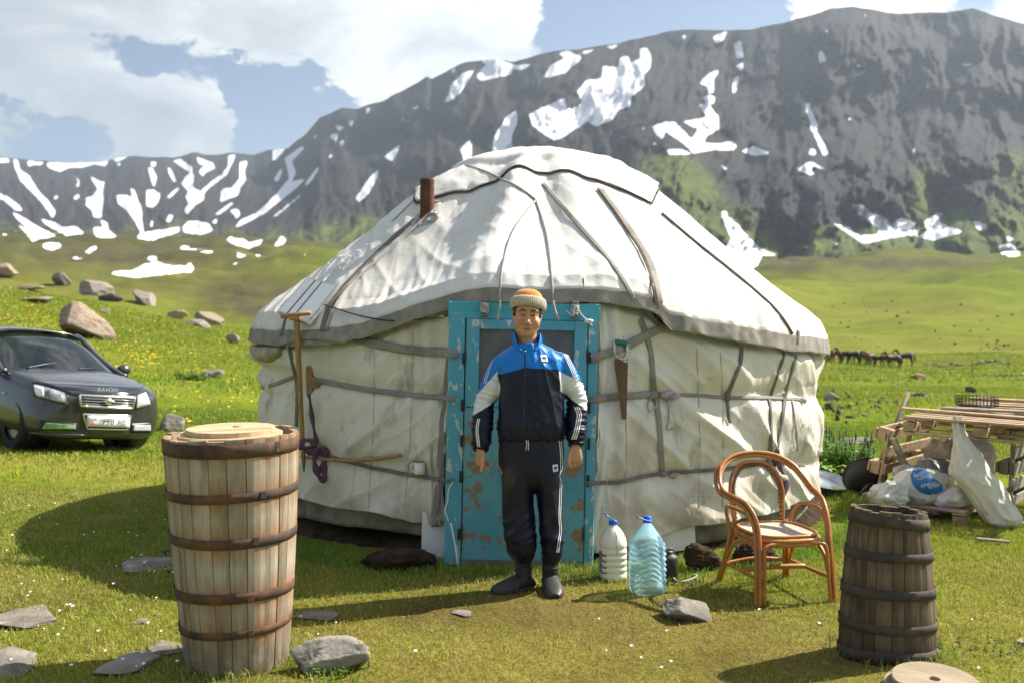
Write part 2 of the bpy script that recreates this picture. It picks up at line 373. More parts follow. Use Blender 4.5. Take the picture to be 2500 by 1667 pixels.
# ---- snow fields (outlines traced in photo units, laid on the slopes they lie on)
def _c6(*p): return [(1034.8 + x * .56, y * .56) for x, y in p]
def _c4(*p): return [(x * .336, 319.8 + y * .336) for x, y in p]
def _c5(*p): return [(x * .5, y * .5) for x, y in p]
SNOW = [
 _c6((320,470),(470,400),(480,450),(540,430),(520,370),(560,330),(620,320),(625,270),(690,280),(690,240),(730,230),(740,260),(780,240),(775,200),(805,195),(825,230),(820,280),(790,310),(800,350),(740,400),(735,440),(690,450),(670,490),(600,520),(560,500),(500,540),(430,580),(390,555),(340,520)),
 _c6((380,320),(410,270),(470,240),(440,220),(480,208),(540,235),(520,260),(470,300),(420,315)),
 _c6((110,310),(160,270),(120,250),(190,240),(270,270),(340,260),(290,290),(230,280),(190,320),(130,330)),
 _c6((-10,410),(0,350),(50,300),(100,285),(60,340),(20,400)),
 _c6((170,620),(180,560),(230,480),(270,450),(275,500),(250,560),(255,620),(200,640)),
 _c6((40,610),(75,575),(90,590),(85,660),(55,660)),
 _c6((830,520),(870,500),(920,500),(990,570),(1015,530),(950,500),(1010,490),(1050,480),(1020,430),(1060,430),(1100,480),(1105,530),(1050,560),(1040,590),(1100,590),(1150,580),(1180,600),(1160,620),(1080,615),(1000,630),(930,570),(880,540),(870,575),(840,550)),
 _c6((880,618),(930,610),(1000,634),(900,634)), _c6((1190,622),(1240,600),(1320,630),(1250,640)),
 _c6((1020,345),(1060,300),(1105,285),(1080,330),(1080,380),(1060,385),(1050,350)), _c6((1035,400),(1060,390),(1090,400),(1080,430),(1050,425)), _c6((1160,180),(1190,165),(1205,240),(1175,240)), _c6((1165,272),(1205,255),(1195,292)), _c6((1160,320),(1185,310),(1170,380),(1155,385)),
 _c6((1508,205),(1530,215),(1542,250),(1512,265)), _c6((1522,108),(1552,130),(1545,140)),
 _c6((1455,425),(1470,420),(1480,450),(1505,505),(1500,540),(1535,590),(1552,630),(1530,642),(1498,570),(1472,520),(1478,500),(1460,460)), _c6((1475,610),(1500,615),(1500,640),(1470,635)),
 _c6((1395,678),(1430,692),(1470,660),(1555,705),(1480,682),(1492,720),(1440,708)),
 _c6((1108,870),(1130,865),(1140,890),(1180,920),(1210,960),(1270,1020),(1355,1052),(1280,1048),(1260,1090),(1220,1110),(1100,1060),(1150,980),(1130,930)),
 _c6((1560,912),(1640,935),(1660,962),(1750,965),(1760,940),(1700,900),(1636,842),(1690,838),(1730,875),(1780,890),(1810,920),(1850,892),(1910,915),(1900,940),(1960,955),(1940,910),(1985,880),(2025,868),(2000,905),(2040,930),(2110,950),(1980,988),(1900,965),(1820,975),(1690,1002),(1640,965)),
 _c6((2138,903),(2208,925),(2198,947),(2160,942)), _c6((2246,1010),(2300,998),(2349,1052),(2260,1047)), _c6((2262,963),(2328,984),(2290,990)),
 _c6((1092,668),(1138,692),(1128,703)), _c6((1438,1003),(1478,1014),(1455,1024)), _c6((1543,988),(1598,1000),(1590,1008)), _c6((1628,478),(1644,490),(1632,502)), _c6((1663,263),(1692,270),(1670,281)), _c6((2093,258),(2148,265),(2140,273),(2096,270)), _c6((2040,785),(2060,790),(2050,803)), _c6((1890,620),(1912,605),(1900,635)), _c6((770,508),(800,530),(795,540)), _c6((815,580),(855,590),(840,598)),
 _c6((635,192),(700,183),(660,205)), _c6((1075,150),(1137,128),(1120,165),(1090,182)), _c6((520,215),(600,200),(560,222)), _c6((945,150),(970,142),(960,165)), _c6((1690,55),(1710,62),(1700,70)), _c6((1340,265),(1352,270),(1348,298)), _c6((1250,350),(1270,358),(1255,362)),
 _c4((310,165),(440,160),(600,150),(745,140),(720,190),(650,172),(560,195),(480,195),(410,225),(330,197)), _c4((185,150),(300,155),(290,175),(190,185)),
 _c4((90,135),(120,140),(140,210),(200,250),(260,350),(330,420),(385,500),(360,545),(300,455),(220,365),(140,285),(95,190)),
 _c4((-10,365),(60,400),(130,450),(158,497),(100,485),(30,420),(-10,410)), _c4((-10,130),(50,130),(70,160),(-10,165)),
 _c4((72,488),(150,530),(280,610),(400,665),(290,675),(200,615),(110,545)), _c4((60,600),(140,640),(120,645)), _c4((100,570),(190,620),(300,680),(220,700),(190,660)), _c4((10,640),(85,660),(20,665)),
 _c4((268,543),(380,570),(420,600),(520,598),(585,648),(450,657),(330,597)),
 _c4((608,243),(680,290),(720,290),(702,350),(708,420),(692,500),(702,535),(640,535),(630,490),(580,450),(600,430),(578,410),(640,380),(670,340),(640,300)),
 _c4((790,385),(870,380),(900,410),(893,328),(922,350),(942,420),(965,460),(972,560),(982,645),(958,635),(920,562),(870,492),(808,442)),
 _c4((678,543),(732,570),(742,620),(805,672),(710,680),(642,655),(638,605),(700,600)),
 _c4((915,685),(970,640),(1100,620),(1235,598),(1222,637),(1060,685)),
 _c4((1248,600),(1290,556),(1360,563),(1430,580),(1455,627),(1380,655),(1250,640)),
 _c4((1175,148),(1230,138),(1312,190),(1324,280),(1312,330),(1392,370),(1394,420),(1332,452),(1280,520),(1262,490),(1288,440),(1268,400),(1288,360),(1238,310),(1268,260),(1298,230)),
 _c4((1348,128),(1450,158),(1472,200),(1400,232),(1388,262),(1358,220),(1398,180)),
 _c4((1558,108),(1614,108),(1584,170),(1554,242),(1472,302),(1432,332),(1394,374),(1378,350),(1448,290),(1518,240),(1558,180)),
 _c4((1638,158),(1694,148),(1674,230),(1684,280),(1644,332),(1634,384),(1560,412),(1506,434),(1516,340),(1588,330),(1638,270)),
 _c4((998,348),(1050,348),(1099,375),(1082,432),(1040,474),(1003,462)), _c4((1008,188),(1042,200),(1074,260),(1052,344),(1028,270)), _c4((1030,150),(1070,160),(1060,190),(1030,185)),
 _c4((1138,400),(1222,322),(1224,347),(1160,408)), _c4((1130,560),(1160,510),(1185,525),(1160,570)), _c4((1140,180),(1165,200),(1210,300),(1190,300),(1150,230)), _c4((1030,560),(1050,550),(1040,610),(1025,600)),
 _c4((500,230),(545,280),(540,330),(515,330),(530,290)), _c4((500,400),(540,370),(545,400),(510,420)), _c4((365,385),(405,390),(390,410),(370,410)), _c4((790,170),(830,160),(815,190)), _c4((770,130),(860,110),(870,125),(790,160)), _c4((1210,140),(1240,135),(1250,160)), _c4((1340,120),(1360,125),(1380,190),(1365,180)),
 _c4((1866,73),(1955,58),(1892,142),(1858,152)),
 _c4((1945,130),(2060,48),(2084,60),(1994,150),(2024,230),(1994,292),(2094,268),(1984,372),(1872,455),(1822,505),(1595,615),(1648,550),(1748,510),(1868,400),(1948,300),(1978,270),(1958,180)),
 _c4((1568,488),(1622,473),(1644,512),(1620,544)), _c4((1870,280),(1900,230),(1930,190),(1925,240),(1895,300)), _c4((2080,310),(2170,190),(2185,200),(2140,270),(2100,320)), _c4((1840,550),(2050,380),(2060,385),(1900,520)), _c4((1450,560),(1490,540),(1480,575),(1450,580)), _c4((1460,520),(1580,430),(1600,440),(1500,520)),
 _c4((1538,682),(1580,668),(1682,690),(1702,710),(1814,678),(1772,724),(1700,750),(1600,724)),
 _c4((1866,742),(1900,690),(1930,658),(1958,690),(1942,718)),
 _c4((752,905),(900,898),(1000,848),(1080,838),(1130,858),(1270,868),(1290,852),(1334,880),(1312,907),(1100,928),(940,948),(768,928)),
 _c4((286,713),(402,708),(424,735),(360,763),(298,748)), _c4((566,767),(652,727),(668,745),(610,784)), _c4((492,801),(584,788),(562,818),(508,822)), _c4((1156,747),(1230,749),(1240,732),(1474,769),(1440,784),(1280,757),(1180,759)),
 _c4((1006,799),(1084,803),(1062,838),(1008,827)), _c4((1596,769),(1704,800),(1640,814)), _c4((1580,846),(1644,849),(1610,868)), _c4((1276,810),(1344,836),(1308,848)), _c4((1416,795),(1478,805),(1440,824)), _c4((366,805),(424,826),(398,838)), _c4((1740,790),(1815,765),(1800,790),(1750,808)), _c4((2050,790),(2105,770),(2090,795)), _c4((1545,775),(1590,790),(1560,795)),
 _c5((2036,472),(2090,388),(2184,316),(2122,422),(2070,464)), _c5((2186,352),(2230,298),(2300,272),(2354,298),(2354,342),(2208,374)),
 _c5((1634,912),(1690,828),(1744,768),(1722,842),(1692,892),(1648,934)), _c5((1766,722),(1844,656),(1830,690),(1800,745)), _c5((1892,502),(1937,472),(1912,504)), _c5((1828,567),(1872,523),(1850,556)), _c5((1536,572),(1588,588),(1556,604)), _c5((1515,620),(1550,612),(1545,650),(1525,640)), _c5((1555,650),(1585,640),(1570,680)), _c5((1435,630),(1460,615),(1450,640)), _c5((1505,720),(1535,705),(1515,735)), _c5((1680,500),(1705,490),(1690,530)), _c5((1600,560),(1630,555),(1610,590)), _c5((2068,325),(2095,310),(2085,345)), _c5((1975,360),(1985,350),(1990,370)),
]
def in_poly(px, py, poly):
    ins = np.zeros(px.shape, bool); n = len(poly)
    for k in range(n):
        x1, y1 = poly[k]; x2, y2 = poly[(k + 1) % n]
        if y1 == y2: continue
        c = ((y1 > py) != (y2 > py)) & (px < (x2 - x1) * (py - y1) / (y2 - y1) + x1); ins ^= c
    return ins
def raster(polys, x0, x1, y0, y1, st=2.0, blur=1):
    nx, ny = int((x1 - x0) / st), int((y1 - y0) / st); A = np.zeros((ny, nx))
    for p in polys:
        xs = [q[0] for q in p]; ys = [q[1] for q in p]
        i0, i1 = max(int((min(xs) - x0) / st) - 1, 0), min(int((max(xs) - x0) / st) + 2, nx); j0, j1 = max(int((min(ys) - y0) / st) - 1, 0), min(int((max(ys) - y0) / st) + 2, ny)
        if i1 <= i0 or j1 <= j0: continue
        gx, gy = np.meshgrid(x0 + (np.arange(i0, i1) + .5) * st, y0 + (np.arange(j0, j1) + .5) * st)
        A[j0:j1, i0:i1] = np.maximum(A[j0:j1, i0:i1], in_poly(gx, gy, p))
    for _ in range(blur):
        P = np.pad(A, 1, mode='edge'); A = (P[:-2, 1:-1] + P[2:, 1:-1] + P[1:-1, :-2] + P[1:-1, 2:] + 2 * P[1:-1, 1:-1]) / 6
    def f(x, y):
        i = np.clip((x - x0) / st - .5, 0, nx - 1.001); j = np.clip((y - y0) / st - .5, 0, ny - 1.001); i0 = i.astype(int); j0 = j.astype(int); a = i - i0; b = j - j0
        return (A[j0, i0] * (1 - a) + A[j0, i0 + 1] * a) * (1 - b) + (A[j0 + 1, i0] * (1 - a) + A[j0 + 1, i0 + 1] * a) * b
    return f
snow_at = raster(SNOW, -20, 2380, 0, 720, 2.0, 4)

# ---- mountains
SKY = [(-900,300),(-500,330),(-200,352),(0,362),(70,368),(150,375),(230,372),(275,362),(310,357),(340,362),(400,362),(450,350),(475,356),(500,357),(530,350),(580,355),(620,345),(660,340),(700,310),(735,270),(785,248),(820,250),(850,240),(880,232),(910,215),(940,200),(970,183),(980,176),(992,182),(1010,172),(1055,148),(1070,143),(1090,140),(1140,135),(1180,143),(1230,128),(1270,118),(1330,113),(1400,103),(1470,88),(1540,72),(1580,68),(1650,70),(1720,68),(1790,55),(1860,35),(1910,20),(1960,15),(2000,22),(2060,32),(2120,28),(2170,30),(2235,18),(2280,35),(2352,55),(2600,110),(2900,200),(3300,330)]
def rock_material():
    m = bpy.data.materials.new('mountain_rock'); m.use_nodes = True; nt = m.node_tree; N = nt.nodes; L = nt.links; b = N['Principled BSDF']
    b.inputs['Roughness'].default_value = .95; b.inputs['Specular IOR Level'].default_value = .1
    va = N.new('ShaderNodeVertexColor'); va.layer_name = 'Col'; sep = N.new('ShaderNodeSeparateColor'); L.new(va.outputs[0], sep.inputs[0])
    tc = N.new('ShaderNodeTexCoord')
    def noise(sc, det, rough=.65):
        n = N.new('ShaderNodeTexNoise'); n.inputs['Scale'].default_value = sc; n.inputs['Detail'].default_value = det; n.inputs['Roughness'].default_value = rough; L.new(tc.outputs['Object'], n.inputs['Vector']); return n.outputs[0]
    def mixc(f, a, e):
        x = N.new('ShaderNodeMix'); x.data_type = 'RGBA'; L.new(f, x.inputs[0])
        for k, v in ((6, a), (7, e)):
            if isinstance(v, tuple): x.inputs[k].default_value = (*v, 1)
            else: L.new(v, x.inputs[k])
        return x.outputs[2]
    def mr(v, a, e):
        r = N.new('ShaderNodeMapRange'); r.inputs[1].default_value = a; r.inputs[2].default_value = e; L.new(v, r.inputs[0]); return r.outputs[0]
    def add(a, s, o):
        r = N.new('ShaderNodeMath'); r.operation = 'MULTIPLY_ADD'; L.new(a, r.inputs[0]); r.inputs[1].default_value = s
        if isinstance(o, (int, float)): r.inputs[2].default_value = o
        else: L.new(o, r.inputs[2])
        return r.outputs[0]
    n1 = noise(.012, 10); n2 = noise(.05, 8); n3 = noise(.11, 6, .7)
    rock = mixc(mr(n2, .35, .65), (.023, .024, .026), (.040, .040, .040))
    rock = mixc(mr(n1, .35, .85), rock, (.034, .031, .028))
    green = mixc(mr(n2, .35, .65), (.040, .060, .014), (.105, .125, .030))
    c = mixc(mr(add(n1, .7, add(sep.outputs[1], 1.0, -.35)), .38, .62), rock, green)
    n4 = noise(.33, 5, .7)
    sf = mr(add(n4, .8, add(n3, 1.4, add(sep.outputs[0], 1.0, -1.1))), .42, .58)
    c = mixc(sf, c, (.80, .82, .86))
    L.new(c, b.inputs['Base Color'])
    bn = N.new('ShaderNodeBump'); bn.inputs['Distance'].default_value = 4.5; bn.inputs['Strength'].default_value = .8; L.new(n2, bn.inputs['Height']); L.new(bn.outputs[0], b.inputs['Normal'])
    return m
def build_mountains():
    xs = np.arange(-900, 3301, 4.0); nr = 150
    sk = np.interp(xs, [p[0] for p in SKY], [p[1] for p in SKY])
    sk = sk + 3.0 * fbm(xs / 40, 0 * xs, 2.2, 4) * 1.3 + 2.0 * np.abs(fbm(xs / 14, 0 * xs, 5.2, 3))
    Yr = np.interp(xs, [-900, 0, 600, 720, 900, 1200, 1700, 2300, 3300], [3000, 3300, 3100, 2750, 2350, 2050, 1800, 1600, 1500])
    Yb = np.interp(xs, [-900, 0, 600, 1200, 1700, 2300, 3300], [1150, 1150, 1050, 850, 730, 720, 720])
    yb = np.interp(xs, [-900, 0, 300, 600, 1000, 1850, 2352, 3300], [600, 575, 575, 590, 620, 640, 640, 640])
    t = np.linspace(0, 1, nr)[:, None]
    y = yb + (sk - yb) * t
    prof = t ** 1.15
    Y = Yb + (Yr - Yb) * prof
    X_ = np.broadcast_to(xs, y.shape)
    # buttresses and gullies: relief along the line of sight, as ribs falling down-slope
    warp = 46 * fbm(X_ / 110, y / 110, 4.4, 4)
    lean = np.interp(xs, [0, 600, 1200, 1800, 2400], [0, .15, .45, .25, -.25])
    q = (X_ + warp + lean * (y - 300))
    rid = lambda a, b_, s_, o: (1 - np.abs(fbm(a, b_, s_, o, .55)) * 2.2)
    rib = rid(q / 120, y / 190, 1.1, 5) + .55 * rid(q / 46 + 3, y / 95, 6.1, 4)
    rough = fbm(X_ / 22, y / 20, 9.1, 5, .6)
    env = sstep(0, .12, t) * (1 - .75 * sstep(.93, 1, t))
    amp = np.interp(xs, [-900, 0, 600, 1000, 1500, 1900, 3300], [190, 210, 180, 120, 110, 150, 170])
    d = env * (-amp * .42 * (rib - .9) + 12 * rough + 230 * fbm(X_ / 280, y / 230, 3.3, 3))
    # the grassy shoulder standing out in front of the right-hand face
    sh = np.exp(-(((X_ - 1560) / 150) ** 2 + ((y - 470) / 130) ** 2))
    d = d - 190 * sh * env
    Y = Y + d
    Z = CAM_Z - (y - HY) * Y / F; X = (X_ - CX) * Y / F
    V = np.stack([X, Y, Z], -1).reshape(-1, 3)
    s = snow_at(X_, y)
    gr = sstep(440, 610, y + 100 * fbm(X_ / 70, y / 60, 7.7, 3)) * .74
    def blob(cx, cy, rx, ry, a): return a * np.exp(-(((X_ - cx) / rx) ** 2 + ((y - cy) / ry) ** 2))
    gr = gr + blob(1530, 400, 100, 65, .95) + blob(1640, 520, 80, 100, .62) + blob(2120, 440, 70, 110, .6) + blob(2330, 430, 110, 150, .62) + blob(1900, 560, 220, 50, .4) + blob(1230, 560, 130, 70, .5) + blob(820, 560, 140, 50, .5) + blob(1740, 620, 80, 30, .4) + blob(1320, 320, 60, 20, .2) + blob(1390, 290, 70, 20, .25) + blob(2180, 560, 60, 50, .2)
    C = np.stack([s, np.clip(gr, 0, 1), 0 * s], -1).reshape(-1, 3)
    o = mk('mountains', V, grid_faces(nr, len(xs)), rock_material(), cols=C)
    struct(o)
build_mountains()

# ---- colour of the turf
DIRT = [(.05, 5.40, 1.0, .45, 1.15), (.6, 5.1, .9, .45, .8), (.9, 4.6, 1.1, .5, .7), (.1, 4.5, 1.3, .4, .45), (1.2, 4.35, .5, .3, .5), (-.6, 4.6, 1.2, .6, .3), (-2.6, 5.7, .8, .4, .35), (1.8, 5.3, .5, .3, .3)]
def turf(X, Y, rnd=0.0):
    """albedo of the turf (soil showing: second value)"""
    n = fbm(X * .9, Y * .9, 2.0, 4); n2 = fbm(X * 3.1, Y * 3.1, 4.0, 3); n3 = fbm(X / 6, Y / 6, 9.0, 3)
    dry = np.clip(.36 + .55 * n + .35 * n2 - .25 * sstep(9, 14, Y) - .12 * sstep(1.6, 3, X) + .1 * n3 + .42 * np.exp(-((X - .4) / 1.6) ** 2 - ((Y - 4.9) / .9) ** 2), 0, 1)
    dirt = 0 * X
    for (cx, cy, rx, ry, a) in DIRT: dirt = np.maximum(dirt, a * np.exp(-(((X - cx) / rx) ** 2 + ((Y - cy) / ry) ** 2)))
    dirt = np.clip(dirt * (1 + .8 * n2), 0, 1)
    G = np.array([.200, .310, .026]); G2 = np.array([.330, .400, .034]); D = np.array([.52, .44, .125]); S = np.array([.24, .165, .08])
    g2 = sstep(-.3, .4, n3)[..., None]
    c = G * (1 - g2) + G2 * g2
    c = c * (1 - dry[..., None]) + D * dry[..., None]
    c = c * (1 - .75 * dirt[..., None]) + S * (.75 * dirt[..., None])
    return c, dirt, dry
def ground_material():
    m = bpy.data.materials.new('turf_ground'); m.use_nodes = True; nt = m.node_tree; N = nt.nodes; L = nt.links; b = N['Principled BSDF']
    b.inputs['Roughness'].default_value = 1.0; b.inputs['Specular IOR Level'].default_value = .05
    va = N.new('ShaderNodeVertexColor'); va.layer_name = 'Col'; tc = N.new('ShaderNodeTexCoord')
    sn = N.new('ShaderNodeAttribute'); sn.attribute_name = 'snow'
    def noise(sc, det, rough=.65):
        n = N.new('ShaderNodeTexNoise'); n.inputs['Scale'].default_value = sc; n.inputs['Detail'].default_value = det; n.inputs['Roughness'].default_value = rough; L.new(tc.outputs['Object'], n.inputs['Vector']); return n.outputs[0]
    def mr(v, a, e, c=0., d=1.):
        r = N.new('ShaderNodeMapRange'); L.new(v, r.inputs[0])
        for k, q in enumerate((a, e, c, d)): r.inputs[k + 1].default_value = q
        return r.outputs[0]
    def mixc(f, a, e, mode='MIX'):
        x = N.new('ShaderNodeMix'); x.data_type = 'RGBA'; x.blend_type = mode
        if isinstance(f, (int, float)): x.inputs[0].default_value = f
        else: L.new(f, x.inputs[0])
        for k, v in ((6, a), (7, e)):
            if isinstance(v, tuple): x.inputs[k].default_value = (*v, 1)
            else: L.new(v, x.inputs[k])
        return x.outputs[2]
    fine = noise(38, 8, .75); mid = noise(1.4, 8, .7); far = noise(.13, 9, .7)
    c = mixc(1.0, va.outputs[0], mixc(mr(fine, .3, .7), (.55, .5, .42), (1.25, 1.3, 1.1)), 'MULTIPLY')
    c = mixc(1.0, c, mixc(mr(mid, .3, .7), (.78, .76, .7), (1.2, 1.22, 1.2)), 'MULTIPLY')
    c = mixc(1.0, c, mixc(mr(far, .3, .7), (.8, .8, .78), (1.18, 1.2, 1.15)), 'MULTIPLY')
    mm = N.new('ShaderNodeMath'); mm.operation = 'MULTIPLY_ADD'; L.new(noise(.25, 6), mm.inputs[0]); mm.inputs[1].default_value = .4; L.new(sn.outputs['Fac'], mm.inputs[2])
    c = mixc(mr(mm.outputs[0], .64, .74), c, (.82, .84, .86))
    L.new(c, b.inputs['Base Color'])
    bn = N.new('ShaderNodeBump'); bn.inputs['Distance'].default_value = .03; bn.inputs['Strength'].default_value = .9; L.new(fine, bn.inputs['Height']); b2 = N.new('ShaderNodeBump'); b2.inputs['Distance'].default_value = .35; b2.inputs['Strength'].default_value = .8; L.new(mid, b2.inputs['Height']); L.new(bn.outputs[0], b2.inputs['Normal']); L.new(b2.outputs[0], b.inputs['Normal'])
    return m
def build_ground():
    Yr = np.concatenate([np.linspace(-15, 2, 12), np.linspace(2.15, 14, 90), np.geomspace(14.2, 60, 70), np.geomspace(61, 1300, 170)])
    u = np.linspace(-.95, .95, 800); u = u * (.55 + .45 * np.abs(u) / .95)
    U, Yg = np.meshgrid(u, Yr); X = U * (Yg + 20)
    Z = gz(X, Yg)
    V = np.stack([X, Yg, Z], -1).reshape(-1, 3)
    c, dirt, dry = turf(X, Yg)
    c = c * .78
    px = CX + F * X / np.maximum(Yg, 1); py = HY - (Z - CAM_Z) * F / np.maximum(Yg, 1)
    f = sstep(12, 40, Yg)[..., None]
    mead = np.array([.165, .200, .024]) * (1 + .28 * fbm(X / 30, Yg / 50, 2.7, 4))[..., None]
    olive = np.array([.20, .185, .045]); brown = np.array([.082, .068, .044])
    o = sstep(-.05, .5, fbm(X / 60, Yg / 110, 6.6, 4) + .15)[..., None] * sstep(60, 150, Yg)[..., None]
    mead = mead * (1 - .55 * o) + olive * .55 * o
    left = (sstep(90, 260, Yg) * sstep(900, 450, px))[..., None]
    lc = np.array([.135, .135, .042]) * (1 + .55 * fbm(px / 60, py / 26, 5.5, 4))[..., None]; mead = mead * (1 - left * .92) + lc * left * .92
    rgt = (sstep(320, 620, Yg) * sstep(1200, 1700, px))[..., None] * .55; mead = mead * (1 - rgt) + np.array([.085, .098, .026]) * rgt
    rk = np.clip(sstep(420, 900, Yg) * 1.1 + .9 * fbm(px / 55, py / 18, 3.9, 4) * sstep(250, 420, Yg), 0, 1)[..., None] * .85; mead = mead * (1 - rk) + np.array([.062, .060, .030]) * rk
    scr = np.clip(1.5 * np.exp(-(((px - 590) / 120) ** 2 + ((py - 690) / 45) ** 2)) + 1.1 * np.exp(-(((px - 250) / 260) ** 2 + ((py - 590) / 24) ** 2)) + 1.3 * np.exp(-(((px - 2080) / 190) ** 2 + ((py - 606) / 13) ** 2)) + 1.2 * np.exp(-(((px - 1800) / 90) ** 2 + ((py - 616) / 9) ** 2)), 0, 1)
    scr = np.clip(scr * (.85 + .8 * fbm(px / 30, py / 16, 1.2, 3)), 0, 1)[..., None] * sstep(80, 140, Yg)[..., None]
    mead = mead * (1 - scr) + brown * scr
    c = c * (1 - f) + mead * f
    ob = mk('ground', V, grid_faces(len(Yr), len(u)), ground_material(), cols=c.reshape(-1, 3))
    sn = np.where((Yg > 120) & (px > -20) & (px < 2380) & (py > 480) & (py < 720), snow_at(np.clip(px, -10, 2370), np.clip(py, 5, 715)), 0).ravel()
    a = ob.data.attributes.new('snow', 'FLOAT', 'POINT'); a.data.foreach_set('value', sn.astype(np.float32))
    struct(ob)
    return ob
GROUND = build_ground()
def ground_hit(x, y, Y0=3.0, Y1=900.0):
    """point of the ground seen at photo position x, y"""
    Ys = np.geomspace(Y0, Y1, 900); X = (x - CX) * Ys / F; Z = CAM_Z - (y - HY) * Ys / F; G = gz(X, Ys)
    k = np.argmax(Z <= G)
    return Vector((X[k], Ys[k], G[k]))
# ================================================================== yurt
mat('canvas_roof', (.72, .705, .665), (.63, .61, .56), scale=2.2, lo=.4, hi=.7, rough=.9, bump=.003, bscale=26, bdet=8, spec=.2, c3=(.42, .385, .31), s3=3.4, lo3=.56, hi3=.78)
mat('canvas_wall', (.74, .70, .61), (.62, .575, .48), scale=1.8, lo=.38, hi=.68, rough=.92, bump=.008, bscale=20, bdet=8, spec=.2, c3=(.30, .26, .19), s3=4.5, lo3=.57, hi3=.76, stretch=(1, 1, .55), attr='Col')
mat('canvas_roof_main', (.72, .705, .665), (.63, .61, .56), scale=2.2, lo=.4, hi=.7, rough=.9, bump=.003, bscale=26, bdet=8, spec=.2, attr='Col')
mat('canvas_flap', (.56, .52, .44), (.42, .385, .31), scale=3, rough=.92, bump=.006, bscale=30, spec=.2)
mat('felt_dirty', (.30, .255, .19), (.15, .125, .09), scale=5, rough=1, bump=.008, bscale=60, spec=.1)
mat('felt_raw', (.50, .46, .34), (.30, .27, .18), scale=14, rough=1, bump=.02, bscale=40, spec=.1)
mat('band_grey', (.33, .305, .27), (.24, .22, .195), scale=9, rough=.95, bump=.003, bscale=240, spec=.15)
mat('band_dark', (.22, .20, .175), (.15, .135, .12), scale=12, rough=.95, bump=.003, bscale=200, spec=.15)
mat('edge_rust', (.075, .06, .045), (.24, .12, .045), scale=16, lo=.5, hi=.7, rough=1)
mat('rope_pale', (.50, .46, .40), (.34, .31, .26), scale=40, rough=.95, bump=.003, bscale=300)
mat('rope_dark', (.03, .028, .026), rough=.7)
mat('string_white', (.78, .77, .72), rough=.8)
mat('paint_blue', (.10, .38, .49), (.075, .32, .43), scale=3, lo=.35, hi=.7, rough=.62, bump=.002, bscale=90, c3=(.50, .54, .53), s3=20, lo3=.575, hi3=.60, stretch=(1, 1, .45))
mat('paint_panel', (.085, .32, .41), (.14, .38, .44), scale=4, rough=.6, bump=.003, bscale=110, c3=(.27, .175, .10), s3=9, lo3=.55, hi3=.585)
mat('paint_lintel', (.06, .35, .46), (.08, .40, .5), scale=7, rough=.65, bump=.005, bscale=40, c3=(.14, .12, .10), s3=7, lo3=.60, hi3=.63, stretch=(.25, 1, 2))
mat('pane_dusty', (.085, .088, .088), (.13, .13, .125), scale=7, rough=.32, spec=.5)
mat('slot_black', (.012, .012, .013), rough=.6)
mat('iron_dark', (.06, .05, .045), (.16, .075, .03), scale=30, rough=.7, metal=.5)
mat('iron_rust', (.125, .038, .016), (.06, .022, .012), scale=14, rough=.85, bump=.003, bscale=80, c3=(.19, .065, .022), s3=22)
mat('foil', (.62, .62, .62), (.42, .40, .38), scale=60, rough=.3, metal=.9, bump=.02, bscale=90)
mat('wood_grey', (.24, .19, .14), (.14, .11, .085), scale=9, stretch=(1, 1, .15), rough=.9, bump=.004, bscale=40)
mat('soil', (.075, .05, .032), (.035, .024, .017), scale=9, rough=1, bump=.05, bscale=14, bdet=9, spec=.1)

YC = Vector((.228, 9.0, 0))
yurt = empty('yurt', YC)
tag(yurt, 'round felt yurt under white canvas with a blue wooden door', 'yurt')
def yk(name, V, Fc, m, parent=None, smooth=True, **k):
    V = np.asarray([tuple(v) for v in V], float) if not isinstance(V, np.ndarray) else V
    return mk(name, V - np.array(YC), Fc, m, parent or yurt, smooth, **k)
def wrap(a): return (a + pi) % (2 * pi) - pi
_HT = [(-180, 1.36), (-120, 1.38), (-85, 1.41), (-62, 1.395), (-44, 1.39), (-36, 1.42), (-28, 1.485), (-22, 1.56), (-18, 1.615), (-12, 1.68), (-8, 1.70), (5, 1.70), (9, 1.685), (14, 1.655), (16.5, 1.625), (18.8, 1.515), (22, 1.49), (36, 1.405), (45, 1.36), (65, 1.31), (80, 1.28), (95, 1.26), (120, 1.3), (180, 1.36)]
def hem_z(th):
    d = np.degrees(wrap(np.asarray(th, float)))
    return np.interp(d, [p[0] for p in _HT], [p[1] for p in _HT]) + .012 * pn(d / 7, 0 * d, 3.3)
def eave_r(th):
    t = wrap(np.asarray(th, float)); return 2.5 + .09 * np.exp(-((t + .03) / .42) ** 2) + .015 * pn(t * 6, 0 * t, 1.0)
PR = np.array([0, .3, .5, .70, .745, .80, .95, 1.09, 1.4, 1.66, 1.9, 2.11, 2.30, 2.43, 2.485, 2.5])
PZ = np.array([3.115, 3.09, 3.035, 2.97, 2.945, 2.885, 2.80, 2.71, 2.455, 2.24, 2.05, 1.89, 1.757, 1.65, 1.535, 1.40])
PK = np.array([0, 0, 0, 0, 0, 0, .02, .05, .12, .22, .36, .50, .66, .78, .90, 1.0])
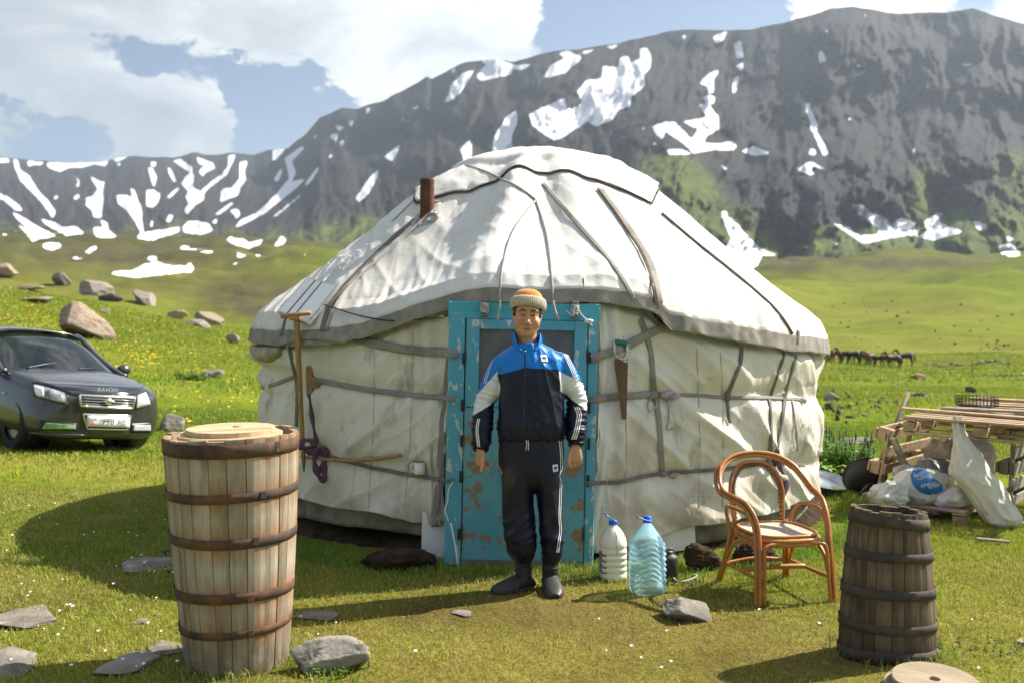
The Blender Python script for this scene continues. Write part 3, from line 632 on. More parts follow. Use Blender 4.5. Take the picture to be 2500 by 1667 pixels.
def roof_pt(th, s):
    """s 0..1 from crown to hem"""
    n = len(PR) - 1; q = s * n
    r = np.interp(q, np.arange(n + 1), PR); z = np.interp(q, np.arange(n + 1), PZ); k = np.interp(q, np.arange(n + 1), PK)
    z = z + k * (hem_z(th) - 1.40); r = r * (1 + (eave_r(th) / 2.5 - 1) * np.clip(r / 2.5, 0, 1) ** 3)
    t = wrap(th)
    w = np.clip((r - .6) / .6, 0, 1)
    slopew = w * np.clip((2.52 - r) / .25 + .25, 0.25, 1)
    # rods under the canvas, a stretched ridge left of the door, sag between the rods
    out = slopew * (.010 * np.abs(np.cos(t * 15 + .4)) - .006)
    out = out + slopew * (.085 * np.exp(-((t + .17) / .10) ** 2) - .075 * np.exp(-((t + .46) / .22) ** 2) - .03 * np.exp(-((t - .02) / .10) ** 2) + .03 * np.exp(-((t - .18) / .12) ** 2))
    arc = t * r
    out = out + w * (.024 * fbm(arc * .9, z * .9, 2.5, 2))
    diag = 1 - np.abs(pn((arc * .75 + z * .7) * 5.5, (-arc * .7 + z * .75) * 1.1, 7.0))
    out = out + w * .008 * diag ** 4
    low = np.exp(-((r - 2.38) / .22) ** 2)                    # gathers above the hem
    out = out + low * .014 * np.abs(pn(arc * 7.5, z * 1.6, 4.2)) + low * .012 * pn(arc * 15, z * 2.2, 1.2) + slopew * .003 * (1 - np.abs(pn(arc * 9, z * 1.1, 9.2))) ** 5
    out = out + .004 * fbm(arc * 9, z * 9, 6.0, 2) + (1 - w) * .018 * fbm(t * 2.2, r * 4, 3.0, 3) * np.clip(r / .3, 0, 1)
    # push along an average surface normal
    nr = np.interp(r, [0, .6, 1.2, 2.1, 2.5], [0.0, .3, .55, .62, .9]); nz = np.sqrt(1 - nr * nr)
    r = r + out * nr; z = z + out * nz
    return np.stack([YC.x + r * np.sin(th), YC.y - r * np.cos(th), z], -1)
def build_roof():
    th = np.concatenate([np.linspace(-1.75, 1.75, 620), np.linspace(1.78, 2 * pi - 1.78, 110)]); s = np.concatenate([np.linspace(0, .3, 16), np.linspace(.31, 1, 150)])
    T, S = np.meshgrid(th, s); V = roof_pt(T, S).reshape(-1, 3)
    ar = wrap(T) * 2.0; zz = V[:, 2].reshape(T.shape)
    sm = np.clip(1.5 * (fbm(ar * 1.3 + 1.2 * zz, zz * 3.0, 2.2, 5, .6) - .12), 0, .55) + np.clip(2.2 * (fbm(ar * 8, zz * 9, 7.1, 3) - .40), 0, .4) + .35 * np.exp(-((wrap(T) + .62) / .10) ** 2 - ((zz - 2.05) / .28) ** 2) + .18 * sstep(-.25, -.5, wrap(T)) * sstep(2.1, 1.6, zz)
    sm = np.clip(sm, 0, .7)[..., None]; C = np.array([1.0, 1.0, 1.0]) * (1 - sm) + np.array([.56, .53, .47]) * sm
    return yk('roof_cover', V, grid_faces(len(s), len(th), True), 'canvas_roof_main', cols=C.reshape(-1, 3))
roof = build_roof()
STR_L = [(.50, 1.10), (.50, .585)]
def strap_z(th, k):
    d = np.degrees(wrap(np.asarray(th, float)))
    if k == 0: return np.interp(d, [-180, -80, -45, -14, 10, 25, 70, 180], [1.05, 1.15, 1.135, 1.07, 1.07, 1.09, .95, 1.0])
    return np.interp(d, [-180, -80, -42, -14, 10, 40, 70, 180], [.6, .66, .625, .54, .53, .56, .42, .5])
def wall_R(th, z):
    t = wrap(np.asarray(th, float)); d = np.degrees(t)
    r = 2.425 + .11 * np.exp(-((t + .06) / .27) ** 4) + .01 * (1 - z)
    for k in (0, 1):
        dz = (z - strap_z(t, k)) / .07; r = r - .034 * np.exp(-dz ** 2)
    r = r + .022 * np.sin(np.clip((z - .55) / .52, 0, 1) * pi) + .03 * np.sin(np.clip((z - 1.08) / .38, 0, 1) * pi) * sstep(15, 30, d)
    # thick felt roll on the left, under the hem
    roll = np.exp(-((d + 92) / 34) ** 4)
    r = r + roll * (.085 * np.exp(-((z - 1.31) / .085) ** 2) - .03 * np.exp(-((z - 1.2) / .03) ** 2) + .045 * np.exp(-((z - 1.11) / .07) ** 2) - .03 * np.exp(-((z - 1.0) / .04) ** 2) + .05 * sstep(.8, .2, z))
    s = t * 2.4
    sg = np.where(t < 0, 1.0, -1.0)
    a = s * .62 * sg - z * .78; b = s * .78 * sg + z * .62
    f = 1 - np.abs(pn(a * 3.4, b * .8, 1.5)); g2 = 1 - np.abs(pn(a * 8.5, b * 1.8, 6.5))
    amp = np.where(t < 0, .75, 1.25)
    r = r + amp * (.034 * (f ** 3 - .3) + .012 * (g2 ** 3 - .3)) + .02 * fbm(s * 1.2, z * 1.2, 8.0, 2)
    pin = np.exp(-((z - strap_z(t, 0)) / .16) ** 2) + np.exp(-((z - strap_z(t, 1)) / .16) ** 2)
    r = r + pin * .010 * pn(s * 11, z * 2, 2.0) * amp
    # pleats beside the door, loose hem
    ed = np.exp(-((t + .33) / .10) ** 2) + np.exp(-((t - .19) / .07) ** 2)
    r = r + ed * .018 * np.cos(t * 85 + z * 2.0)
    r = r + sstep(.5, .2, z) * .016 * pn(s * 6, z * 1.5, 5.0)
    return r
def wall_edges(z):
    L_ = np.interp(z, [0, .3, .9, 1.3, 1.55, 1.75], [-.285, -.285, -.262, -.245, -.205, -.185]) + .006 * pn(z * 9, 0 * z, 2.0)
    R_ = np.interp(z, [0, .4, 1.0, 1.4, 1.75], [.086, .096, .108, .110, .106]) + .005 * pn(z * 9, 0 * z, 4.0)
    return L_, R_
def build_wall():
    nv, nu = 150, 900
    v = np.linspace(0, 1, nv); q = np.linspace(0, 1, nu); q = q - .09 * np.sin(4 * pi * q) / (1.0)      # finer near the door
    q = (q - q.min()) / (q.max() - q.min())
    Q, Vv = np.meshgrid(q, v)
    z0 = .20; zt = 1.62
    zz = z0 + (zt - z0) * Vv
    Le, Re = wall_edges(zz)
    T = Re + (2 * pi + Le - Re) * Q
    d = np.degrees(wrap(T))
    bot = np.interp(d, [-180, -90, -60, -30, -15, 8, 25, 40, 60, 90, 180], [.2, .26, .27, .26, .21, .06, .19, .20, .2, .16, .2]) + .02 * pn(T * 8, 0 * T, 1.7)
    top = hem_z(T) + .05
    zz = bot + (top - bot) * Vv
    Rr = wall_R(T, zz) - .05 * sstep(-.05, .03, zz - hem_z(T))
    V = np.stack([YC.x + Rr * np.sin(T), YC.y - Rr * np.cos(T), zz], -1).reshape(-1, 3)
    sarc = wrap(T) * 2.4
    mud = np.clip(sstep(.62, .2, zz) * (.35 + 1.1 * fbm(sarc * 3, zz * 4, 2.2, 4)), 0, .75) + np.clip(1.6 * (fbm(sarc * 9, zz * 12, 7.1, 3) - .34), 0, .5) + np.clip(1.2 * (fbm(sarc * 5, zz * 1.1, 4.6, 4) - .22), 0, .4)
    mud = np.clip(mud, 0, .8)[..., None]; C = np.array([1.0, 1.0, 1.0]) * (1 - mud) + np.array([.50, .43, .33]) * mud
    o = yk('wall_cover', V, grid_faces(nv, nu), 'canvas_wall', cols=C.reshape(-1, 3))
    sol = o.modifiers.new('thick', 'SOLIDIFY'); sol.thickness = .006; sol.offset = -1
    return o
wall = build_wall()
def build_skirt():
    th = np.concatenate([np.linspace(-2.2, -.30, 200), np.linspace(.13, 2.2, 200)]); out = []
    for lo, hi in ((-2.2, -.29), (.13, 2.2)):
        t = np.linspace(lo, hi, 220); v = np.linspace(0, 1, 8); T, Vv = np.meshgrid(t, v); d = np.degrees(T)
        b = np.interp(d, [-90, -45, -20, 10, 40, 60, 90], [.10, .12, .13, .04, .04, .03, .02]) + .03 * pn(T * 5, 0 * T, 9.0)
        z = b + (.36 - b) * Vv; r = 2.375 + .02 * pn(T * 14, z * 3, 5.0) + .10 * np.exp(-((T + .06) / .3) ** 4)
        V = np.stack([YC.x + r * np.sin(T), YC.y - r * np.cos(T), z], -1).reshape(-1, 3)
        o = yk('felt_skirt', V, grid_faces(8, 220), 'felt_dirty'); s = o.modifiers.new('t', 'SOLIDIFY'); s.thickness = .012; s.offset = -1
build_skirt()
# under-sheet: pale plastic showing beneath the skirt beside the door
for lo, hi, zb in ((-.345, -.272, .0), (.20, .44, .02)):
    t = np.linspace(lo, hi, 40); v = np.linspace(0, 1, 10); T, Vv = np.meshgrid(t, v); z = zb + Vv * .3; r = 2.455 + .006 * pn(T * 20, z * 2, 1.0) + .02 * (1 - Vv) - .06 * (T > .18)
    V = np.stack([YC.x + r * np.sin(T), YC.y - r * np.cos(T), z], -1).reshape(-1, 3)
    yk('ground_sheet', V, grid_faces(10, 40), 'canvas_roof')

# ---- crown cover: square flap over the roof ring
def crown_r(th):
    a = (wrap(np.asarray(th, float) + .06) + pi / 4) % (pi / 2) - pi / 4
    return 1.0 / np.cos(a) * (1 - .10 * (np.abs(a) / (pi / 4)) ** 3) * 1.04 + .02 * pn(np.asarray(th) * 5, 0 * np.asarray(th), 2.0)
def r_to_s(r): return np.interp(r, PR, np.arange(len(PR))) / (len(PR) - 1)
def build_crown():
    th = np.linspace(-pi, pi, 360, endpoint=False); v = np.concatenate([np.linspace(0, .5, 14), np.linspace(.52, 1, 34)])
    T, Vv = np.meshgrid(th, v); rc = crown_r(T); r = rc * Vv
    P = roof_pt(T, r_to_s(r))
    lift = .008 + .014 * np.abs(pn(T * 4.5, r * 3.0, 5.0)) * np.clip(r / .5, 0, 1) + .035 * np.exp(-((Vv - .9) / .12) ** 2) * np.abs(pn(T * 3, 0 * T, 3.0))
    fold = .035 * np.exp(-(wrap(T - .95) / .10) ** 2) * np.clip((r - .5) / .4, 0, 1) + .05 * np.exp(-(wrap(T - 1.28) / .06) ** 2) * np.clip((r - .5) / .4, 0, 1) + .02 * np.exp(-(wrap(T + .9) / .12) ** 2) * np.clip((r - .6) / .4, 0, 1)
    lift = lift + fold
    P[..., 2] += lift * .8; P[..., 0] += lift * .45 * np.sin(T); P[..., 1] -= lift * .45 * np.cos(T)
    o = yk('crown_cover', P.reshape(-1, 3), grid_faces(len(v), len(th), True), 'canvas_roof')
    s = o.modifiers.new('t', 'SOLIDIFY'); s.thickness = .008; s.offset = -1
    return o
crown = build_crown()

def bvh_of(obs):
    V = []; Fc = []
    for o in obs:
        b = len(V); n = len(o.data.vertices); co = np.empty(n * 3); o.data.vertices.foreach_get('co', co); co = co.reshape(-1, 3) + np.array(YC); V += [tuple(p) for p in co]
        Fc += [tuple(i + b for i in p.vertices) for p in o.data.polygons]
    return BVHTree.FromPolygons(V, Fc)
BV_ALL = bvh_of([roof, wall, crown]); BV_ROOF = bvh_of([roof]); BV_WALL = bvh_of([wall])
CAMP = Vector((0, 0, CAM_Z))
def hit(x, y, bv=None, lift=0.0):
    d = Vector(((x - CX) / F, 1, (HY - y) / F)).normalized()
    p, n, i, ds = (bv or BV_ALL).ray_cast(CAMP, d)
    if p is None:
        p, n, i, ds = (bv or BV_ALL).find_nearest(CAMP + d * 8.6)
    if n.dot(d) > 0: n = -n
    return p + n * lift, n
def on_yurt(pts, step=6.0, bv=None, lift=.004, ns=3):
    """lay a line drawn over the canvas onto it; returns points and smoothed normals"""
    q = spline([Vector((x, y, 0)) for x, y in pts], 24); P = []; Nn = []
    acc = 0; last = None
    for p in q:
        if last is not None and (p - last).length < step: continue
        last = p; a, n = hit(p.x, p.y, bv, lift); P.append(a); Nn.append(n)
    for _ in range(ns):
        P = [P[0]] + [(P[i - 1] + P[i] * 2 + P[i + 1]) / 4 for i in range(1, len(P) - 1)] + [P[-1]]
        Nn = [Nn[0]] + [(Nn[i - 1] + Nn[i] * 2 + Nn[i + 1]).normalized() for i in range(1, len(Nn) - 1)] + [Nn[-1]]
    return P, Nn
def band(pts, w, m='band_grey', name='strap', bv=None, lift=.006, th=.005, start=None, end=None):
    P, Nn = on_yurt(pts, bv=bv, lift=lift)
    if start: P = [at(*q) for q in start] + P; Nn = [Vector((0, -1, 0))] * len(start) + Nn
    if end: P = P + [at(*q) for q in end]; Nn = Nn + [Vector((0, -1, 0))] * len(end)
    V, Fc = ribbon(P, Nn, w, th); return yk(name, V, Fc, m)
def cord(pts, r, m='rope_pale', name='rope', bv=None, lift=None):
    P, Nn = on_yurt(pts, bv=bv, lift=r if lift is None else lift); V, Fc = tube(P, r, 6); return yk(name, V, Fc, m)

# hem tape along the whole roof edge, and the dark crown edge
def hem_band():
    th = np.linspace(-2.3, 2.3, 520); rows = np.array([.995, .985, .965, .95, .935, .92, .905])
    sv = np.linspace(1.0, .945, 9); T, S = np.meshgrid(th, sv); P = roof_pt(T, S)
    lift = .006 + .0035 * (np.arange(9) % 2)[:, None]
    P[..., 0] += lift * np.sin(T); P[..., 1] -= lift * np.cos(T); P[..., 2] += lift * .4
    yk('hem_tape', P.reshape(-1, 3), grid_faces(9, 520), 'band_grey')
    # frayed lower edge
    rng = np.random.RandomState(4); V = []; Fc = []
    for k in range(170):
        t = rng.uniform(-1.6, 1.6)
        p = roof_pt(np.array(t), np.array(1.0)); ln = rng.uniform(.01, .035); q = p + np.array([rng.uniform(-.01, .01), rng.uniform(-.01, .01), -ln]); b = len(V)
        V += [p, p + np.array([.003 * math.cos(t), .003 * math.sin(t), 0]), q]; Fc.append((b, b + 1, b + 2))
    yk('frayed_thread', V, Fc, 'rope_pale')['kind'] = 'stuff'
hem_band()
def crown_edge():
    th = np.linspace(-pi, pi, 300); V = []
    P = [Vector(p) for p in roof_pt(th, r_to_s(crown_r(th) * 1.005))]
    P = [p + Vector((math.sin(t) * .012, -math.cos(t) * .012, .012)) for p, t in zip(P, th)]
    V, Fc = tube(P, .008, 6, ref=(0, 0, 1)); yk('crown_hem', V, Fc, 'edge_rust')
crown_edge()

# radial seams and bands over the roof
band([(1005, 462), (950, 508), (880, 570), (800, 650), (758, 705), (742, 760)], .05, 'band_dark', 'seam_band', BV_ROOF)
band([(1012, 470), (900, 575), (815, 650), (768, 712), (753, 760)], .022, 'rope_pale', 'seam_edge', BV_ROOF, .014)
band([(1378, 436), (1440, 520), (1490, 600), (1512, 680), (1518, 745)], .055, 'band_grey', 'seam_band', BV_ROOF)
band([(1372, 436), (1432, 520), (1478, 600), (1500, 680), (1506, 742)], .016, 'edge_rust', 'seam_edge', BV_ROOF, .012)
band([(1248, 424), (1330, 520), (1400, 600), (1445, 670), (1470, 730)], .034, 'band_grey', 'roof_band', BV_ROOF)
cord([(1048, 374), (1120, 398), (1190, 432), (1230, 462)], .009)
cord([(1230, 462), (1180, 530), (1155, 610), (1148, 692)], .008, 'rope_pale')
cord([(1230, 462), (1255, 540), (1266, 620), (1270, 692)], .009, 'rope_pale')
cord([(1232, 460), (1262, 440), (1292, 420)], .003, 'string_white')
cord([(1520, 492), (1600, 560), (1700, 640), (1780, 712), (1820, 770)], .011, 'band_dark', lift=.008)
cord([(1340, 640), (1342, 690)], .003, 'rope_dark', bv=BV_ROOF)
band([(1002, 415), (960, 455), (900, 512)], .012, 'band_dark', 'seam_edge', BV_ROOF)
band([(668, 700), (655, 740), (648, 772)], .03, 'band_dark', 'strap', BV_ROOF)
# wall straps
band([(640, 788), (700, 772), (760, 774), (860, 790), (960, 805), (1015, 809)], .062, lift=.016, end=[(1034, 811, 6.405), (1051, 812, 6.395)])
band([(715, 868), (800, 885), (900, 902), (1012, 912)], .036, lift=.016, end=[(1030, 914, 6.405), (1046, 915, 6.395)])
band([(725, 1036), (800, 1058), (900, 1083), (1008, 1100)], .026, 'band_dark', lift=.016, end=[(1026, 1102, 6.405), (1042, 1104, 6.395)])
band([(600, 890), (640, 880), (680, 862)], .03)
band([(662, 775), (672, 830), (684, 890), (682, 980)], .038, 'band_dark', 'strap')
band([(1392, 811), (1430, 798), (1500, 760), (1540, 752)], .058, lift=.016, start=[(1358, 824, 6.395), (1374, 818, 6.405)])
band([(1392, 912), (1430, 908), (1510, 903)], .046, 'band_grey', lift=.016, start=[(1354, 917, 6.395), (1372, 914, 6.405)])
band([(1510, 903), (1600, 908), (1680, 913), (1760, 913), (1850, 918)], .024)
band([(1388, 1107), (1430, 1104), (1520, 1083), (1650, 1076), (1760, 1062), (1848, 1068)], .026, 'band_dark', lift=.016, start=[(1348, 1109, 6.395), (1366, 1108, 6.405)])
band([(1470, 732), (1492, 800), (1500, 880), (1512, 960), (1520, 1082)], .040)
band([(1702, 782), (1700, 830), (1680, 880), (1668, 912)], .030, 'band_dark')
band([(1668, 912), (1672, 945), (1675, 972)], .024, 'band_dark')
band([(1800, 812), (1785, 860), (1768, 910)], .026, 'band_dark')
band([(1766, 918), (1770, 980), (1768, 1050)], .030, 'band_dark')
band([(1832, 760), (1826, 820), (1806, 890), (1795, 960), (1782, 1045)], .036, 'band_dark')
band([(1818, 920), (1826, 980), (1830, 1035)], .016, 'band_grey')
for x0, x1 in ((860, 846), (948, 930), (1432, 1436), (1600, 1606), (1655, 1660)):
    yt = {860: 790, 948: 760, 1432: 770, 1600: 800, 1655: 810}[x0]; cord([(x0, yt), ((x0 + x1) / 2 + 4, 980), (x1, 1165)], .0035, 'canvas_flap', 'stitched_seam', BV_WALL, lift=.001)
# cloth edging down both sides of the door opening
for side in (0, 1):
    z = np.linspace(.22, 1.64, 60); Le, Re = wall_edges(z); t = (Le - .012) if side == 0 else (Re + .016)
    rr = wall_R(t, z) + .006; P = [Vector((YC.x + r * math.sin(a), YC.y - r * math.cos(a), q)) for r, a, q in zip(rr, t, z)]
    Nn = [Vector((math.sin(a), -math.cos(a), 0)) for a in t]
    V, Fc = ribbon(P, Nn, .05, .006); yk('door_edging', V, Fc, 'band_grey')
# loose cloth fold hanging beside the left jamb
def flap(pts, w, name, m, amp=.02):
    P, Nn = on_yurt(pts, lift=.004); n = len(P); V = []; k = 9
    for i, p in enumerate(P):
        nn = Nn[i]; s = Vector((0, 0, 1)).cross(nn).normalized()
        for j in range(k):
            a = j / (k - 1) - .5; V.append(p + s * (a * w * (1 + .25 * math.sin(i * .22))) + nn * (amp * math.cos(a * 9 + i * .12)))
    yk(name, V, grid_faces(n, k), m)
flap([(1075, 712), (1048, 800), (1026, 880), (1012, 1000), (1004, 1100), (1008, 1195)], .10, 'cloth_fold', 'canvas_flap', .009)
flap([(1385, 715), (1392, 800), (1388, 950), (1380, 1100), (1372, 1200), (1362, 1270)], .11, 'cloth_fold', 'canvas_roof', .009)

# ---- knots and loose ends of the tying cords
def wad(c, size, name, m, parent=None, seed=1, stretch=(1, 1, 1), sub=3, amp=.5, freq=2.2):
    bm = bmesh.new(); bmesh.ops.create_icosphere(bm, subdivisions=sub, radius=1.0)
    V = np.array([v.co[:] for v in bm.verts]); Fc = [[v.index for v in f.verts] for f in bm.faces]; bm.free()
    rr = 1 + amp * (np.abs(fbm(V[:, 0] * freq + seed * 3.1, V[:, 1] * freq, V[:, 2] * freq + seed, 4)) * 1.6 - .35)
    V = V * rr[:, None] * np.array(stretch) * size + np.array(c)
    return V, Fc
for (x, y, s, st, m) in ((1496, 905, .035, (1, .6, 1), 'band_grey'), (1668, 912, .03, (.8, .6, 1.2), 'band_dark'), (1520, 1084, .028, (1, .7, .8), 'band_grey'), (1768, 1050, .035, (.8, .7, 1.1), 'rope_pale'), (1782, 1046, .05, (.9, .7, .8), 'band_dark'), (1545, 1088, .028, (1.5, .6, .8), 'rope_pale'), (1840, 922, .03, (1, .8, .8), 'rope_pale')):
    p, n = hit(x, y, lift=.02); V, Fc = wad(p, s, 'knot', m, stretch=st, seed=x * .01); yk('knot', V, Fc, m)
def hang(pts, r, m, name='loose_cord'):
    P = [hit(x, y, lift=.015)[0] for x, y in pts]; V, Fc = tube(spline(P, 6), r, 6); yk(name, V, Fc, m)
hang([(1496, 905), (1485, 930), (1490, 945), (1505, 932), (1500, 906)], .005, 'rope_pale')
hang([(1510, 905), (1532, 925), (1535, 960), (1528, 985), (1545, 982)], .006, 'rope_pale')
hang([(1560, 920), (1570, 950), (1582, 980), (1590, 1000)], .0025, 'string_white')
hang([(1842, 922), (1852, 950), (1860, 985)], .003, 'rope_pale')
hang([(1835, 920), (1842, 980), (1834, 960)], .003, 'rope_pale')

# ---- stove pipe
def stovepipe():
    p, n = hit(980, 497, BV_ROOF)
    q = Vector((p.x, p.y + .05, p.z))
    prof = [(.056, -.25)] + [(.056 + (.0022 if k % 3 == 0 else 0), -.2 + k * .02) for k in range(24)] + [(.058, .285), (.058, .30), (.050, .30), (.050, .05)]
    V, Fc = lathe(prof, 28, cap0=False, cap1=True); V = [Vector(v) + q for v in V]; pipe = yk('stovepipe', V, Fc, 'iron_rust')
    # crumpled foil collar lying on the slope
    quat = n.to_track_quat('Z', 'Y'); ring = []
    for i in range(9):
        for k in range(40):
            a = 2 * pi * k / 40; b = 2 * pi * i / 9; rr = .085 + .018 * math.sin(a * 3 + 1) + .026 * math.cos(b); v = Vector((rr * 1.15 * math.cos(a), rr * .9 * math.sin(a), .016 * math.sin(b) + .006 * math.sin(a * 7)))
            ring.append(q + (quat @ v) + n * .035 + Vector((0, -.05, -.045)))
    f = [[(i % 9) * 40 + k, (i % 9) * 40 + (k + 1) % 40, ((i + 1) % 9) * 40 + (k + 1) % 40, ((i + 1) % 9) * 40 + k] for i in range(9) for k in range(40)]
    c = mk('foil_collar', np.array([tuple(v - YC) for v in ring]), f, 'foil', pipe)
stovepipe()

# ---- door
DY = 6.45; DMX = .065
DM = Matrix.Translation((DMX, DY, 0)) @ Matrix.Rotation(R(1.2), 4, 'Y')
def dk(name, sx, sy, sz, c, m, parent, ch=.004):
    V, Fc = cbox(sx, sy, sz, ch, c, DM); return yk(name, V, Fc, m, parent, smooth=False)
frame = dk('door_frame', .105, .14, 1.62, (-.452, .03, .81), 'paint_blue', yurt, .006)
dk('jamb', .06, .14, 1.62, (.427, .03, .81), 'paint_blue', frame, .006)
dk('lintel', .98, .13, .112, (-.02, .035, 1.64), 'paint_lintel', frame, .006)
dk('threshold', .8, .12, .045, (0, .03, .012), 'wood_grey', frame, .006)
for (x, z) in ((-.402, 1.33), (-.405, 1.03), (-.405, .80), (-.405, .57), (-.41, .20), (.405, 1.35), (.41, 1.03), (.412, .80), (.412, .56)):
    dk('strap_slot', .020, .012, .075, (x, -.043, z), 'slot_black', frame, .003)
door = dk('door', .786, .035, .985, (0, -.012, .525), 'paint_panel', yurt)
for x in (-.348, .348): dk('stile', .085, .044, .565, (x, -.016, 1.302), 'paint_blue', door)
dk('rail', .611, .044, .062, (0, -.016, 1.552), 'paint_blue', door)
dk('rail', .611, .042, .058, (0, -.015, 1.048), 'paint_blue', door)
dk('mullion', .03, .038, .444, (.03, -.013, 1.299), 'paint_blue', door)
for x, w in ((-.145, .32), (.175, .26)): dk('pane', w, .006, .444, (x, -.004, 1.299), 'pane_dusty', door, .001)
for x in (-.393, .390):
    for z in (1.36, .22): dk('hinge', .014, .012, .085, (x, -.036, z), 'iron_dark', door, .003)
# toggles tied to the lintel
for x in (-.275, .305):
    b = dk('lintel_peg', .042, .045, .115, (x, -.055, 1.655), 'wood_grey', yurt, .006)
    mb = MB()
    for k in range(7):
        z = 1.63 + k * .009; P = [DM @ Vector((x + .026 * math.cos(a) * 1.0, -.055 + .028 * math.sin(a), z + .004 * math.sin(a * 2 + k))) for a in np.linspace(0, 2 * pi, 13)]
        mb.add(*tube(P, .0022, 5))
    mk('twine', np.array([tuple(Vector(v) - YC) for v in mb.V]), mb.F, 'string_white', b)
def free(pts, r, m, name, parent=None, n=6):
    V, Fc = tube(spline([at(*p) for p in pts], n), r, 6); return yk(name, V, Fc, m, parent)
free([(1300, 712, 6.37), (1316, 725, 6.36), (1322, 700, 6.37), (1335, 722, 6.37), (1352, 738, 6.38), (1360, 748, 6.38)], .003, 'string_white', 'loose_cord')
free([(1148, 690, 6.36), (1146, 715, 6.36), (1143, 735, 6.36)], .008, 'rope_pale', 'rope')
free([(1270, 690, 6.36), (1274, 712, 6.36), (1284, 736, 6.36)], .009, 'rope_pale', 'rope')
free([(1040, 1105, 6.38), (1030, 1125, 6.38), (1028, 1150, 6.38), (1022, 1170, 6.38), (1030, 1195, 6.38)], .004, 'string_white', 'loose_cord')
free([(1035, 1200, 6.38), (1045, 1250, 6.37), (1052, 1300, 6.36)], .006, 'string_white', 'loose_cord')
p = at(1352, 738, 6.37); V, Fc = wad(p, .022, 'k', 'm', stretch=(1.4, .5, .7), seed=5); yk('rag', V, Fc, 'canvas_roof')
# raw felt roll end under the hem, far left
P = [hit(x, y, BV_WALL, .0)[0] for x, y in ((582, 800), (600, 812), (625, 812), (648, 806))]
V, Fc = tube(spline(P, 6), [.035 + .03 * math.sin(pi * (k / 18)) for k in range(19)], 14); V = [Vector(v) + Vector(v).normalized() * .012 * float(fbm(v[0] * 14, v[1] * 14, v[2] * 14)) for v in V]
yk('felt_roll', V, Fc, 'felt_raw')

# ---- bank of bare earth round the foot of the wall
def earth_bank():
    th = np.linspace(-2.2, 2.2, 420); v = np.linspace(0, 1, 22); T, Vv = np.meshgrid(th, v); d = np.degrees(T)
    gap = 1 - np.exp(-((d + 4) / 13.5) ** 6)
    r = 2.22 + (.36 + .14 * pn(T * 5, 0 * T, 3.0)) * Vv
    hgt = np.interp(d, [-120, -75, -50, -38, -28, -19, -14, 8, 20, 28, 40, 55, 70, 120], [.16, .2, .12, .05, .06, .10, .08, .03, .03, .10, .14, .12, .16, .2]) * gap
    z = -.05 + (hgt + .05) * (np.cos(Vv * pi) * .5 + .5) ** .8 + .05 * fbm(r * np.sin(T) * 4, r * np.cos(T) * 4, 2.0, 4) * np.sin(Vv * pi) - .02 * Vv
    V = np.stack([YC.x + r * np.sin(T), YC.y - r * np.cos(T), z], -1).reshape(-1, 3)
    o = mk('earth_bank', V, grid_faces(22, 420), 'soil'); struct(o)
earth_bank()
# ================================================================== things by the yurt
mat('wood_pole', (.42, .24, .09), (.30, .16, .06), scale=8, stretch=(6, 6, 1), rough=.6, bump=.002, bscale=60, c3=(.14, .08, .04), s3=20, lo3=.66, hi3=.72)
mat('wood_plate', (.34, .20, .085), (.24, .13, .055), scale=14, rough=.75, bump=.002, bscale=80)
mat('saw_blade', (.17, .085, .045), (.11, .06, .038), scale=12, rough=.55, metal=.35, bump=.001, bscale=90)
mat('alloy', (.55, .53, .44), (.45, .43, .36), scale=20, rough=.35, metal=.8)
mat('grip_green', (.01, .15, .10), rough=.45)
mat('enamel', (.80, .80, .76), rough=.2, coat=.5)
mat('enamel_rim', (.012, .013, .018), rough=.25)
mat('panel_sky_sheen', (.74, .75, .77), (.68, .70, .73), scale=30, rough=.25, coat=.6)  # bright sky reflected in the cells is put into this pale base colour
mat('panel_line', (.05, .055, .06), rough=.4)
mat('panel_frame', (.62, .63, .63), rough=.4, metal=.6)
mat('plastic_white', (.80, .81, .82), (.70, .71, .72), scale=20, rough=.35, transl=.25)
mat('stripe_cloth', (.10, .035, .065), (.035, .016, .028), scale=4, stretch=(60, 60, 4), lo=.45, hi=.55, rough=.9, c3=(.34, .25, .27), s3=26, lo3=.56, hi3=.6)
mat('rattan', (.50, .20, .042), (.36, .125, .024), scale=7, stretch=(1, 1, 1), rough=.42, bump=.0015, bscale=60, c3=(.66, .50, .30), s3=12, lo3=.66, hi3=.76, coat=.25)
mat('cane', (.58, .50, .40), (.46, .38, .28), scale=90, rough=.7, bump=.004, bscale=160)
mat('milk', (.86, .81, .67), rough=.3, sss=.3)
mat('cap_blue', (.012, .13, .58), rough=.35)
mat('label_grey', (.13, .14, .16), (.22, .23, .25), scale=60, rough=.5)
mat('black_plastic', (.022, .022, .024), rough=.5, bump=.001, bscale=90)

